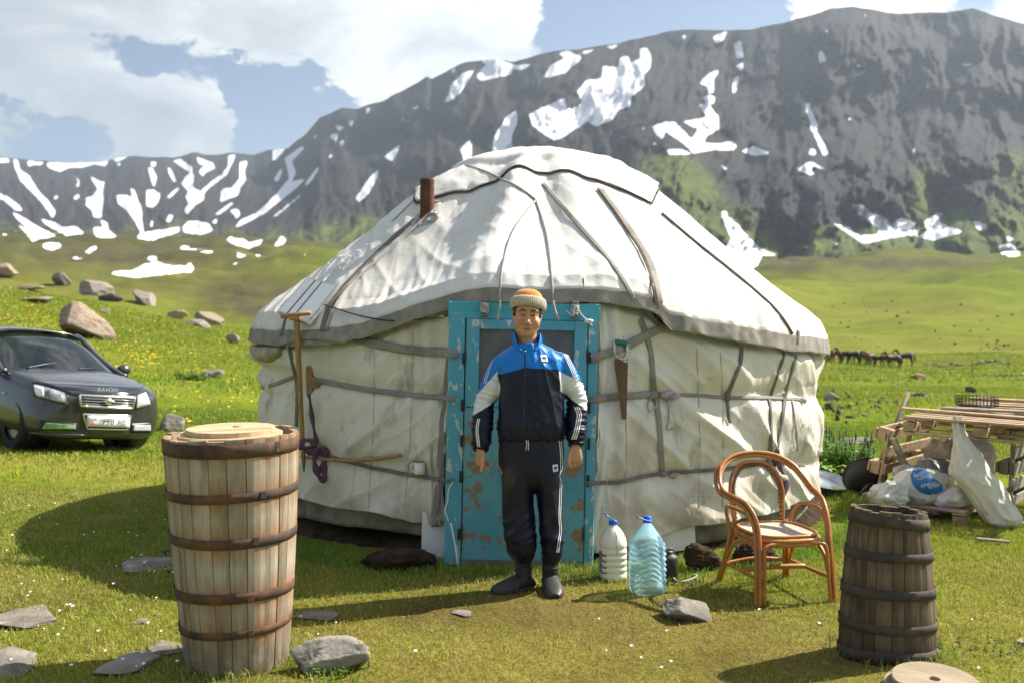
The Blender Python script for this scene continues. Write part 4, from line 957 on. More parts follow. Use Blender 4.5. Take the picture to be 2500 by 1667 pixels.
def stave_mat(name, c1, c2, hoops, stain, sw, dark, amt=.9, base=0.0):
    m = bpy.data.materials.new(name); m.use_nodes = True; MATS[name] = m; nt = m.node_tree; N = nt.nodes; L = nt.links; b = N['Principled BSDF']; b.inputs['Roughness'].default_value = .85; b.inputs['Specular IOR Level'].default_value = .25
    tc = N.new('ShaderNodeTexCoord'); oi = N.new('ShaderNodeObjectInfo'); sep = N.new('ShaderNodeSeparateXYZ'); L.new(tc.outputs['Object'], sep.inputs[0])
    mp = N.new('ShaderNodeMapping'); L.new(tc.outputs['Object'], mp.inputs[0]); mp.inputs['Scale'].default_value = (1, 1, .12)
    ofs = N.new('ShaderNodeCombineXYZ'); L.new(oi.outputs['Random'], ofs.inputs[0]); sc_ = N.new('ShaderNodeVectorMath'); sc_.operation = 'SCALE'; L.new(ofs.outputs[0], sc_.inputs[0]); sc_.inputs['Scale'].default_value = 30; L.new(sc_.outputs[0], mp.inputs['Location'])
    def noise(s, d, v, r=.65):
        n = N.new('ShaderNodeTexNoise'); n.inputs['Scale'].default_value = s; n.inputs['Detail'].default_value = d; n.inputs['Roughness'].default_value = r; L.new(v, n.inputs['Vector']); return n.outputs[0]
    def mr(v, a, e, c=0., d=1.):
        r = N.new('ShaderNodeMapRange'); L.new(v, r.inputs[0])
        for k, q in enumerate((a, e, c, d)): r.inputs[k + 1].default_value = q
        return r.outputs[0]
    def ma(op, a, e):
        r = N.new('ShaderNodeMath'); r.operation = op
        for k, v in enumerate((a, e)):
            if isinstance(v, (int, float)): r.inputs[k].default_value = v
            else: L.new(v, r.inputs[k])
        return r.outputs[0]
    def mixc(f, a, e, mode='MIX'):
        x = N.new('ShaderNodeMix'); x.data_type = 'RGBA'; x.blend_type = mode; L.new(f, x.inputs[0]) if not isinstance(f, float) else setattr(x.inputs[0], 'default_value', f)
        for k, v in ((6, a), (7, e)):
            if isinstance(v, tuple): x.inputs[k].default_value = (*v, 1)
            else: L.new(v, x.inputs[k])
        return x.outputs[2]
    gr = noise(30, 8, mp.outputs[0]); c = mixc(mr(gr, .34, .66), c1, c2)
    c = mixc(mr(oi.outputs['Random'], 0, 1, 0, .35), c, tuple(.55 * v for v in c2))
    big = noise(9, 6, mp.outputs[0]); fac = None
    for h in hoops:
        d = ma('ABSOLUTE', ma('SUBTRACT', sep.outputs[2], h), 0)
        f = mr(d, .012, sw, 1, 0); fac = f if fac is None else ma('MAXIMUM', fac, f)
    c = mixc(ma('MULTIPLY', ma('MULTIPLY', fac, mr(big, .3, .62)), amt), c, stain)
    c = mixc(mr(noise(6, 7, mp.outputs[0]), .52, .74), c, dark)
    if base: c = mixc(ma('MULTIPLY', mr(sep.outputs[2], 0, base, 1, 0), mr(noise(9, 5, tc.outputs['Object']), .2, .6)), c, dark)
    L.new(c, b.inputs['Base Color'])
    bn = N.new('ShaderNodeBump'); bn.inputs['Distance'].default_value = .003; L.new(gr, bn.inputs['Height']); L.new(bn.outputs[0], b.inputs['Normal'])
H1 = [1.015, .81, .61, .355, .20]; H2 = [.640, .485, .315, .16, .025]
stave_mat('stave_pale', (.50, .455, .36), (.34, .295, .22), H1, (.30, .125, .04), .12, (.13, .09, .055), 1.0, .30)
stave_mat('stave_dark', (.25, .185, .115), (.11, .078, .048), H2, (.05, .036, .026), .08, (.022, .016, .012), .8, .14)
mat('hoop_rusty', (.075, .045, .03), (.19, .085, .034), scale=9, lo=.42, hi=.66, rough=.85, bump=.002, bscale=70, c3=(.04, .036, .035), s3=7, lo3=.5, hi3=.62, metal=.15)
mat('hoop_black', (.040, .034, .030), (.085, .064, .046), scale=9, rough=.8, bump=.002, bscale=60, c3=(.52, .15, .018), s3=5, lo3=.66, hi3=.70, metal=.15)
mat('wood_fresh', (.56, .42, .25), (.46, .32, .18), scale=10, stretch=(.3, 3, 3), rough=.75, bump=.002, bscale=50, c3=(.30, .16, .07), s3=8, lo3=.64, hi3=.7)
mat('wood_worn', (.36, .29, .19), (.26, .2, .13), scale=9, stretch=(.4, 3, 3), rough=.85, bump=.003, bscale=50, c3=(.12, .085, .05), s3=7, lo3=.6, hi3=.68)

def barrel(name, loc, H, rb, rt, hoops, hw, n, wood, iron, label, ry=1.0, lean=(0, 0), rz=0, flare=None, tilt_top=0.0):
    t = empty(name, loc, rz, lean[0], lean[1]); tag(t, label, 'barrel')
    rng = random.Random(n); cuts = [0]
    for k in range(n): cuts.append(cuts[-1] + rng.uniform(.75, 1.3))
    cuts = [c / cuts[-1] * 2 * pi for c in cuts]
    rad = lambda z: rb + (rt - rb) * (z / H) + .010 * math.sin(pi * z / H)
    for k in range(n):
        a0, a1 = cuts[k] + .006, cuts[k + 1] - .006; V = []; nz = 6; dr = rng.uniform(-.0022, .0022); hh = H + rng.uniform(-.006, .006)
        for i in range(nz):
            z = hh * i / (nz - 1)
            for r_, ch in ((rad(z) + dr, 1), (rad(z) - .024, 0)):
                for q in range(4):
                    a = a0 + (a1 - a0) * q / 3; rr = r_ - (.0022 if ch and q in (0, 3) else 0)
                    V.append((rr * math.cos(a), rr * ry * math.sin(a), z + tilt_top * math.cos(a) * (z / H)))
        Fc = []
        for i in range(nz - 1):
            b = i * 8; e = b + 8
            for q in range(3):
                Fc.append((b + q, b + q + 1, e + q + 1, e + q)); Fc.append((b + 4 + q + 1, b + 4 + q, e + 4 + q, e + 4 + q + 1))
            Fc.append((b + 4, b, e, e + 4)); Fc.append((b + 3, b + 7, e + 7, e + 3))
        b = (nz - 1) * 8
        Fc += [(b, b + 1, b + 5, b + 4), (b + 1, b + 2, b + 6, b + 5), (b + 2, b + 3, b + 7, b + 6), (1, 0, 4, 5), (2, 1, 5, 6), (3, 2, 6, 7)]
        mk('stave', V, Fc, wood, t, smooth=False)
    for h, w in zip(hoops, hw):
        V = []; m_ = 64; tl = rng.uniform(-.008, .008); ph = rng.uniform(0, 6)
        for i, (dz, dr) in enumerate(((-.5, .001), (-.5, .0028), (0, .0034), (.5, .0028), (.5, .001))):
            for k in range(m_):
                a = 2 * pi * k / m_; z = h + dz * w + tl * math.cos(a + ph); r_ = rad(z) + dr + .0015; V.append((r_ * math.cos(a), r_ * ry * math.sin(a), z + tilt_top * math.cos(a) * (z / H)))
        mk('hoop', V, grid_faces(5, m_, True), iron, t)
        a = -pi / 2 + rng.uniform(-.2, .4)       # overlapped, riveted end of the hoop
        V, Fc = cbox(.028, .004, w * .8, .0015, (0, 0, 0), Matrix.Translation(((rad(h) + .005) * math.cos(a), (rad(h) + .005) * ry * math.sin(a), h)) @ Matrix.Rotation(a + pi / 2, 4, 'Z')); mk('hoop_lap', V, Fc, iron, t, False)
    V, Fc = lathe([(0.001, .06), (rad(.06) - .022, .06), (rad(.06) - .022, .085), (.001, .085)], 40, 1, ry, False, False); mk('bottom', V, Fc, wood, t)
    return t
barrel('wooden_barrel', (-1.275, 4.62, 0), 1.06, .232, .303, H1, (.062, .042, .044, .046, .034), 23, 'stave_pale', 'hoop_rusty', 'tall pale wooden barrel with rusty hoops, widening to the top, left foreground', lean=(0, R(-1.5)), rz=.6)
barrel('wooden_barrel', (1.778, 4.72, 0), .685, .234, .182, H2, (.050, .042, .046, .042, .05), 21, 'stave_dark', 'hoop_black', 'short dark weathered wooden barrel, narrower at its open top, beside the rattan chair', ry=.74, rz=.12, lean=(0, R(.8)), tilt_top=-.012)

def disc_boards(t, r, th, z, n, m, hole=0.0, jit=.003, name='board'):
    """round lid sawn from n boards"""
    e = [-r + 2 * r * k / n for k in range(n + 1)]
    for k in range(n):
        y0, y1 = e[k] + .0012, e[k + 1] - .0012; pts = []
        for q in range(9):
            y = y0 + (y1 - y0) * q / 8; pts.append((math.sqrt(max(r * r - y * y, 1e-6)), y))
        for q in range(9):
            y = y1 + (y0 - y1) * q / 8; pts.append((-math.sqrt(max(r * r - y * y, 1e-6)), y))
        dz = random.uniform(-jit, jit); mm = len(pts)
        V = [(x, y, z + dz) for x, y in pts] + [(x, y, z + th + dz - .002) for x, y in pts] + [(x * .985, (y - (y0 + y1) / 2) * .97 + (y0 + y1) / 2, z + th + dz) for x, y in pts]
        Fc = [list(range(mm))[::-1], [2 * mm + i for i in range(mm)]] + [[j * mm + i, j * mm + (i + 1) % mm, (j + 1) * mm + (i + 1) % mm, (j + 1) * mm + i] for j in range(2) for i in range(mm)]
        mk(name, V, Fc, m, t, False)
lid = empty('barrel_lid', (-1.30, 4.60, 1.045), .35, R(1.2), R(-1.0)); tag(lid, 'round fresh wooden lid of two layers on the tall pale barrel', 'lid')
disc_boards(lid, .235, .018, .000, 3, 'wood_fresh', name='lower_board'); disc_boards(lid, .200, .024, .0185, 4, 'wood_fresh', name='board')
V, Fc = lathe([(.001, 0), (.02, 0), (.02, .004), (.001, .004)], 14, cap0=False, cap1=False); mk('peg', [(v[0] + .03, v[1], v[2] + .0415) for v in V], Fc, 'wood_pole', lid)
# a smaller dark board pushed in beside the lid
lid2 = empty('barrel_lid', (1.80, 4.235, .0), -.5, R(4), R(3)); tag(lid2, 'worn round wooden lid with a hole, lying on the grass before the dark barrel', 'lid')
disc_boards(lid2, .205, .022, .004, 3, 'wood_worn', name='lower_board')
def holed_disc(t, r, th, z, hr, hx, m):
    n = 48; V = []
    for zz, ro, ri in ((z, r, hr), (z + th - .003, r, hr), (z + th, r - .004, hr + .002)):
        V += [(ro * math.cos(2 * pi * k / n), ro * math.sin(2 * pi * k / n), zz) for k in range(n)]; V += [(hx + ri * math.cos(2 * pi * k / n), ri * math.sin(2 * pi * k / n), zz) for k in range(n)]
    Fc = []
    for k in range(n):
        k2 = (k + 1) % n
        Fc += [(k, k2, 2 * n + k2, 2 * n + k), (2 * n + k, 2 * n + k2, 4 * n + k2, 4 * n + k), (4 * n + k, 4 * n + k2, 5 * n + k2, 5 * n + k), (5 * n + k, 5 * n + k2, 3 * n + k2, 3 * n + k), (3 * n + k, 3 * n + k2, n + k2, n + k), (k2, k, n + k, n + k2)]
    mk('top_board', V, Fc, m, t, False)
holed_disc(lid2, .178, .030, .027, .022, -.005, 'wood_worn')

# ---- rattan armchair
def rattan_chair():
    t = empty('rattan_armchair', (1.535, 5.81, 0), R(13)); tag(t, 'orange brown rattan armchair with a cane seat on the grass', 'chair')
    rr = .0112
    def rod(name, pts, r=rr, n=7, off=None):
        P = spline(pts, n); V, Fc = tube(P, r, 9); return mk(name, V, Fc, 'rattan', t)
    def mir(p): return [(-x, y, z) for x, y, z in p]
    half = [(-.225, -.25, 0), (-.215, -.235, .18), (-.208, -.215, .36), (-.215, -.19, .46), (-.235, -.12, .525), (-.262, -.02, .548), (-.278, .08, .566), (-.268, .16, .62), (-.225, .225, .69), (-.13, .27, .742), (0, .285, .758)]
    full = half + mir(half)[::-1][1:]
    for k, (o, dz) in enumerate(((0, 0), (.022, .004), (.011, .020))):
        pts = []
        for i, (x, y, z) in enumerate(full):
            s = 1 if x > 0 else -1 if x < 0 else 0
            w = min(1, max(0, (z - .3) / .25))
            pts.append((x + s * o * (1 if k < 2 else .6) , y + (o * w if k != 2 else -.012 * (1 - w)), z + dz * w - (.02 * (1 - w) if False else 0)))
        rod('arm_rail', pts)
    for s in (-1, 1):
        rod('front_leg', [(s * .203, -.262, 0), (s * .195, -.25, .2), (s * .190, -.24, .30), (s * .165, -.235, .325), (s * .10, -.232, .333), (0, -.23, .335)])
        rod('back_leg', [(s * .215, .29, 0), (s * .185, .235, .16), (s * .160, .205, .33), (s * .165, .215, .45), (s * .172, .235, .56), (s * .14, .262, .66), (s * .07, .278, .712), (0, .283, .722)])
        rod('back_leg', [(s * .237, .285, 0), (s * .207, .235, .16), (s * .178, .205, .33), (s * .150, .205, .345)])
        rod('side_brace', [(s * .225, .27, .04), (s * .205, .16, .22), (s * .2, .08, .29), (s * .2, -.02, .315), (s * .2, -.12, .305), (s * .205, -.20, .24), (s * .208, -.225, .16)])
        rod('arm_loop', [(s * .19, .19, .34), (s * .215, .185, .42), (s * .235, .15, .478), (s * .248, .08, .492), (s * .245, -.04, .492), (s * .235, -.11, .482), (s * .222, -.17, .44)])
        rod('stretcher', [(s * .208, -.235, .135), (s * .206, 0, .13), (s * .205, .255, .125)])
    rod('stretcher', [(-.206, 0.03, .132), (0, .035, .137), (.206, 0.03, .132)], .015)
    rod('stretcher', [(-.205, .24, .12), (0, .25, .14), (.205, .24, .12)])
    def ring(r, z, rad): 
        pts = []
        for k in range(41):
            a = 2 * pi * k / 40; c, s = math.cos(a), math.sin(a); e = .62
            pts.append((math.copysign(abs(c) ** e, c) * r, -.015 + math.copysign(abs(s) ** e, s) * (r + .018), z))
        V, Fc = tube(pts, rad, 9, caps=False); return mk('seat_rim', V, Fc, 'rattan', t)
    ring(.205, .345, .0125); ring(.200, .322, .0125); ring(.194, .368, .009)
    # woven cane seat: two sets of strips over a dished base
    V = []; n = 40
    for i in range(7):
        f = i / 6
        for k in range(n):
            a = 2 * pi * k / n; c, s = math.cos(a), math.sin(a); e = .62; V.append((math.copysign(abs(c) ** e, c) * .192 * f, -.015 + math.copysign(abs(s) ** e, s) * .21 * f, .366 - .014 * (1 - f * f)))
    mk('cane_seat', V, grid_faces(7, n, True), 'cane', t)
    # cane lacing left on the inner back frame
    mb = MB(); P = spline([(-.150, .205, .36), (-.150, .225, .50), (-.148, .24, .58), (-.115, .262, .65), (-.06, .275, .70), (0, .28, .705), (.06, .275, .70), (.115, .262, .65), (.148, .24, .58), (.150, .225, .50), (.150, .205, .36)], 6)
    mb.add(*tube(P, .0085, 7)); mk('back_frame', mb.V, mb.F, 'rattan', t)
    mb = MB()
    for k in range(1, len(P) - 1):
        a = P[k]; d = (P[k + 1] - P[k - 1]).normalized(); s = d.cross(Vector((0, 1, 0))).normalized()
        mb.add(*tube([a - s * .013, a + Vector((0, -.010, 0)), a + s * .016 + Vector((0, 0, .002))], .003, 5))
    o = mb.build('lacing_stub', 'iron_dark', t); o['kind'] = 'stuff'
rattan_chair()

# ---- bottles
def superlathe(prof, n=40, e=.62):
    V = []
    for r, z, sq in prof:
        ex = 1 - (1 - e) * sq
        for k in range(n):
            a = 2 * pi * k / n; c, s = math.cos(a), math.sin(a); V.append((math.copysign(abs(c) ** ex, c) * r, math.copysign(abs(s) ** ex, s) * r, z))
    m_ = len(prof); Fc = [[i * n + k, i * n + (k + 1) % n, (i + 1) * n + (k + 1) % n, (i + 1) * n + k] for i in range(m_ - 1) for k in range(n)]
    Fc += [list(range(n))[::-1], [(m_ - 1) * n + k for k in range(n)]]
    return V, Fc
def milk_bottle():
    p = at(1408, 1325, 6.10); t = empty('milk_bottle', (p.x, 6.10, 0), .2); tag(t, 'white ribbed plastic bottle of milk with a blue handled cap', 'bottle')
    prof = [(.07, 0, .3), (.080, .006, .3)]
    for k in range(5):
        z = .02 + k * .036; prof += [(.0835, z, .3), (.084, z + .02, .3), (.0785, z + .029, .3), (.0785, z + .033, .3)]
    prof += [(.084, .205, .2), (.0835, .225, .1), (.078, .25, 0), (.062, .285, 0), (.044, .31, 0), (.030, .322, 0), (.024, .328, 0), (.024, .345, 0)]
    V, Fc = superlathe(prof, 44, .7); b = mk('body', V, Fc, 'milk', t)
    V, Fc = lathe([(.0275, .335), (.0275, .338), (.025, .339), (.025, .358), (.023, .361), (.001, .361)], 24, cap0=True, cap1=False); c = mk('cap', V, Fc, 'cap_blue', t)
    P = [(.028, -.005, .338), (.010, -.022, .352), (-.025, -.030, .378), (-.052, -.026, .398), (-.058, -.006, .405), (-.050, .012, .398), (-.022, .022, .376), (.008, .022, .350), (.028, .006, .338)]
    V, Fc = tube(spline(P, 5), .0042, 7); mk('handle', V, Fc, 'cap_blue', c)
    V = [((.0852) * math.cos(a), .0852 * math.sin(a), z) for z in (.045, .125, .18) for a in np.linspace(pi * .93, pi * 1.25, 9)]
    mk('label', V, grid_faces(3, 9), 'label_grey', t)
    V, Fc = tube(spline([(-.005, -.05, .30), (.004, -.072, .27), (-.006, -.085, .235), (.006, -.0865, .21), (.0, -.0865, .18), (-.006, -.087, .165)], 5), .0022, 5); mk('string', V, Fc, 'rope_pale', t)
milk_bottle()
def pet_material():
    m = bpy.data.materials.new('pet_blue'); m.use_nodes = True; MATS['pet_blue'] = m; nt = m.node_tree; N = nt.nodes; L = nt.links; b = N['Principled BSDF']
    b.inputs['Base Color'].default_value = (.50, .70, .78, 1); b.inputs['Roughness'].default_value = .05; b.inputs['Specular IOR Level'].default_value = .8
    tr = N.new('ShaderNodeBsdfTransparent'); tr.inputs[0].default_value = (.82, .94, .98, 1); tl = N.new('ShaderNodeBsdfTranslucent'); tl.inputs[0].default_value = (.52, .78, .88, 1)
    m1 = N.new('ShaderNodeMixShader'); m1.inputs[0].default_value = .5; L.new(b.outputs[0], m1.inputs[1]); L.new(tl.outputs[0], m1.inputs[2])
    fr_ = N.new('ShaderNodeFresnel'); fr_.inputs[0].default_value = 1.35; mr = N.new('ShaderNodeMapRange'); L.new(fr_.outputs[0], mr.inputs[0]); mr.inputs[1].default_value = .02; mr.inputs[2].default_value = .5; mr.inputs[3].default_value = .34; mr.inputs[4].default_value = .95
    m2 = N.new('ShaderNodeMixShader'); L.new(mr.outputs[0], m2.inputs[0]); L.new(tr.outputs[0], m2.inputs[1]); L.new(m1.outputs[0], m2.inputs[2]); L.new(m2.outputs[0], N['Material Output'].inputs[0])
pet_material()
def water_bottle():
    t = empty('water_bottle', (at(1487, 1360, 5.80).x, 5.80, 0), .35); tag(t, 'large clear blue plastic water bottle with a bright blue cap', 'bottle')
    V = []; n = 56; rows = []
    H = .415
    zs = np.linspace(0, .285, 48)
    for z in zs: rows.append((z, .0965 - .012 * math.exp(-(z / .008) ** 2), .75, 1.0))
    for q in np.linspace(0.05, 1, 20): rows.append((.285 + .118 * q, .0965 + (.021 - .0965) * (q ** 1.12), .75 * (1 - q), 0.0))
    rows += [(.41, .0205, 0, 0), (.42, .0205, 0, 0)]
    for z, r, sq, wv in rows:
        ex = 1 - .42 * sq
        for k in range(n):
            a = 2 * pi * k / n; c, s = math.cos(a), math.sin(a)
            w = wv * sstep(.02, .05, z) * sstep(.29, .25, z)
            rr = r + float(w) * (.0042 * math.sin((z + .009 * math.cos(a * 4)) * 2 * pi / .031) + .002 * math.sin(a * 9 + z * 90))
            V.append((math.copysign(abs(c) ** ex, c) * rr, math.copysign(abs(s) ** ex, s) * rr, z))
    m_ = len(rows); Fc = [[i * n + k, i * n + (k + 1) % n, (i + 1) * n + (k + 1) % n, (i + 1) * n + k] for i in range(m_ - 1) for k in range(n)] + [list(range(n))[::-1], [(m_ - 1) * n + k for k in range(n)]]
    mk('body', V, Fc, 'pet_blue', t)
    V, Fc = lathe([(.027, .408), (.027, .413), (.0245, .414), (.0245, .440), (.022, .444), (.001, .444)], 28, cap0=True, cap1=False); c = mk('cap', V, Fc, 'cap_blue', t)
    V, Fc = tube(spline([(.02, -.02, .412), (-.02, -.03, .424), (-.05, -.03, .436), (-.075, -.025, .446)], 4), [.004] * 12 + [.009], 7); mk('handle', V, Fc, 'cap_blue', c)
water_bottle()
def canister():
    t = empty('black_canister', (at(1534, 1335, 6.08).x, 6.08, 0), .4); tag(t, 'black plastic canister half hidden behind the blue water bottle', 'canister')
    prof = [(.05, 0, .6), (.056, .008, .6), (.056, .13, .6), (.05, .15, .5), (.034, .158, .3), (.033, .166, 0), (.033, .178, 0), (.001, .18, 0)]
    V, Fc = superlathe(prof, 28); mk('body', V, Fc, 'black_plastic', t)
    V, Fc = tube(spline([(-.04, 0, .15), (-.03, 0, .185), (.03, 0, .185), (.04, 0, .15)], 5), .006, 7); mk('handle', V, Fc, 'black_plastic', t)
canister()
P = [at(x, y, Y) for x, y, Y in ((1545, 1325, 6.05), (1560, 1338, 5.95), (1585, 1330, 6.0), (1600, 1322, 6.05), (1590, 1318, 6.06))]
P = [Vector((p.x, p.y, max(p.z, .022))) for p in P]
V, Fc = tube(spline(P, 6), .006, 6); tag(mk('rope_scrap', V, Fc, 'rope_pale'), 'short frayed scrap of pale rope on the grass behind the bottles', 'rope')

# ---- saw hung on the strap
def saw():
    Y = hit(1425, 900)[0].y - .03; s = Y / F; o = at(1425, 830, Y)
    t = empty('hand_saw', o, 0, 0, 0); t.rotation_euler = (R(-2), 0, R(14)); tag(t, 'rusty hand saw with a green grip hanging on the strap right of the door', 'saw')
    q = lambda x, y: ((x - 1425) * s, -(y - 830) * s)
    teeth = []; x0, y0, x1, y1 = 1411, 832, 1428, 958; n = 46
    for k in range(n):
        f = k / n; f2 = (k + .5) / n; teeth += [q(x0 + (x1 - x0) * f, y0 + (y1 - y0) * f), q(x0 + (x1 - x0) * f2 - 1.7, y0 + (y1 - y0) * f2)]
    poly = [q(1410, 824)] + teeth + [q(1429, 962), q(1438, 962), q(1444, 822)]
    V, Fc = prism(poly, .0016); mk('blade', V, Fc, 'saw_blade', t, False)
    V, Fc = lathe([(.004, 0), (.004, .002)], 8); mk('blade_hole', [(v[0] + q(1435, 950)[0], -.0012 - v[2], v[1] + q(1435, 950)[1]) for v in V], Fc, 'slot_black', t)
    mb = MB(); th = .012
    for poly in ([(1407, 781), (1413, 779), (1412, 810), (1420, 822), (1432, 822), (1438, 812), (1438, 788), (1444, 790), (1445, 828), (1438, 833), (1428, 829), (1412, 818), (1407, 806)],):
        pts = [q(*p) for p in poly]; n = len(pts)
        Vb = [(x, -th, z) for x, z in pts] + [(x, th * .4, z) for x, z in pts]
        bm = bmesh.new(); vs = [bm.verts.new(v) for v in Vb[:n]]; f = bm.faces.new(vs); bmesh.ops.triangulate(bm, faces=[f]); tri = [[v.index for v in ff.verts] for ff in (bm.verts.index_update(), bm.faces)[1]]; bm.free()
        mb.add(Vb, tri + [[i + n for i in ff][::-1] for ff in tri] + [[k, n + k, n + (k + 1) % n, (k + 1) % n] for k in range(n)])
    h = mb.build('handle', 'alloy', t, False)
    V, Fc = tube(spline([(q(1411, 785)[0], -.004, q(1411, 785)[1]), (q(1425, 786)[0], -.005, q(1425, 786)[1]), (q(1441, 790)[0], -.004, q(1441, 790)[1])], 5), [(.018, .013)] * 11, 12, ref=(0, 0, 1)); mk('grip', V, Fc, 'grip_green', h)
    for (x, y) in ((1430, 826), (1440, 826)):
        V, Fc = lathe([(.0045, 0), (.0045, .003), (.001, .0035)], 10, cap1=False); mk('rivet', [(v[0] + q(x, y)[0], -.013 - v[2], v[1] + q(x, y)[1]) for v in V], Fc, 'iron_dark', h)
saw()

# ---- wooden tools and oddments on the left wall
def along(x, y, lift): return hit(x, y, BV_WALL, lift)[0]
def t_pole():
    top = hit(680, 730, BV_ROOF, .06)[0]; bot = along(712, 1083, .05); top = Vector((at(680, 728, bot.y - .05).x, bot.y - .10, at(680, 728, bot.y - .10).z)); top = at(681, 730, bot.y - .10)
    t = empty('t_handled_pole', bot); tag(t, 'wooden pole with a crossbar handle leaning on the yurt wall, point down', 'pole')
    d = top - bot
    V, Fc = tube([Vector((0, 0, 0)), d * .07, d * .12, d * .5, d * .97, d], [.004, .017, (.016, .018), (.019, .017), .022, .022], 10); mk('shaft', V, Fc, 'wood_pole', t)
    a = at(646, 727, bot.y - .10) - bot; b = at(713, 719, bot.y - .13) - bot
    V, Fc = tube([a, a.lerp(b, .5), b], [.017, .0155, .016], 10); mk('crossbar', V, Fc, 'wood_pole', t)
    c = at(678, 727, bot.y - .10) - bot
    V, Fc = cbox(.075, .05, .03, .006, c + Vector((0, -.012, -.014))); mk('socket_block', V, Fc, 'wood_pole', t, False)
t_pole()
def stick():
    a = along(702, 1050, .05); b = along(928, 1042, .03); m_ = along(815, 1047, .05)
    t = mk('wooden_stick', *tube(spline([a - a, m_ - a, b - a], 8), [.010 + .004 * math.sin(k / 16 * pi) for k in range(17)], 9), 'wood_pole', loc=a); tag(t, 'straight wooden stick tucked level behind the lowest strap', 'stick')
stick()
def toggle():
    p, n = hit(718, 876, BV_WALL, .02); Y = p.y; s = Y / F
    t = empty('wooden_toggle', p); t.rotation_euler = (0, 0, R(-38)); tag(t, 'flat carved wooden toggle plate with holes, on the left wall strap', 'wooden toggle')
    poly = [(707, 840), (722, 835), (727, 842), (727, 866), (745, 868), (748, 878), (742, 888), (728, 890), (726, 912), (718, 917), (709, 913), (708, 890), (706, 866)]
    pts = [((x - 718) * s * 1.15, -(y - 876) * s) for x, y in poly]
    bm = bmesh.new(); vs = [bm.verts.new((x, -.012, z)) for x, z in pts]; f = bm.faces.new(vs); r = bmesh.ops.extrude_face_region(bm, geom=[f]); bmesh.ops.translate(bm, vec=(0, .024, 0), verts=[e for e in r['geom'] if isinstance(e, bmesh.types.BMVert)])
    bmesh.ops.bevel(bm, geom=bm.edges[:], offset=.004, segments=2, affect='EDGES'); bmesh.ops.recalc_face_normals(bm, faces=bm.faces[:])
    me = bpy.data.meshes.new('plate'); bm.to_mesh(me); bm.free(); me.materials.append(MATS['wood_plate']); o = bpy.data.objects.new('plate', me); COL.objects.link(o); o.parent = t
    for (x, y) in ((716, 847), (715, 905), (738, 878)):
        V, Fc = lathe([(.007, 0), (.007, .002)], 10); mk('peg_hole', [(v[0] + (x - 718) * s * 1.15, -.0125 - v[2], v[1] - (y - 876) * s) for v in V], Fc, 'slot_black', t)
toggle()
def mug():
    p, n = hit(964, 1085, BV_WALL, .05); t = empty('enamel_mug', (p.x, p.y, p.z - .005), .3); tag(t, 'small white enamel mug with a dark rim on the lowest strap', 'mug')
    r = .038; H = .085
    V, Fc = lathe([(.001, 0), (r * .92, 0), (r, .006), (r, H), (r - .003, H), (r - .003, .006), (.001, .004)], 28, cap0=False, cap1=False); mk('cup', V, Fc, 'enamel', t)
    P = [(r * math.cos(a), r * math.sin(a), H) for a in np.linspace(0, 2 * pi, 25)]; V, Fc = tube(P, .0028, 6); mk('rim', V, Fc, 'enamel_rim', t)
    V, Fc = tube(spline([(-r, 0, H * .8), (-r - .016, 0, H * .78), (-r - .022, 0, H * .5), (-r - .014, 0, H * .28), (-r, 0, H * .25)], 5), .0045, 7); mk('handle', V, Fc, 'enamel', t)
mug()
def striped_tie():
    p = along(725, 1022, .05); t = empty('striped_tie', p); tag(t, 'purple striped cloth tie knotted round the pole on the left wall', 'cloth tie')
    V, Fc = wad((0.0, -.02, 0), .045, 'k', 'm', stretch=(1.1, .8, .9), seed=3, freq=3); mk('knot', V, Fc, 'stripe_cloth', t)
    def loop(name, pts, r):
        Q = [at(x, y, p.y - .04 - dz) - p for x, y, dz in pts]; P = spline(Q, 6); V, Fc = tube(P, [(r * (1 + .35 * math.sin(k * .7)), r * .45) for k in range(len(P))], 9); mk(name, V, Fc, 'stripe_cloth', t)
    loop('bow_loop', [(728, 1020, 0), (708, 1010, .02), (690, 1016, .02), (684, 1026, .02), (700, 1028, .01), (726, 1024, 0)], .022)
    loop('hanging_loop', [(730, 1028, 0), (722, 1055, .02), (727, 1080, .03), (738, 1100, .02), (746, 1092, .01), (742, 1072, 0), (748, 1045, -.01), (738, 1026, 0)], .024)
    loop('tail', [(728, 1018, 0), (722, 990, -.01), (716, 950, -.02), (710, 905, -.02)], .016)
striped_tie()
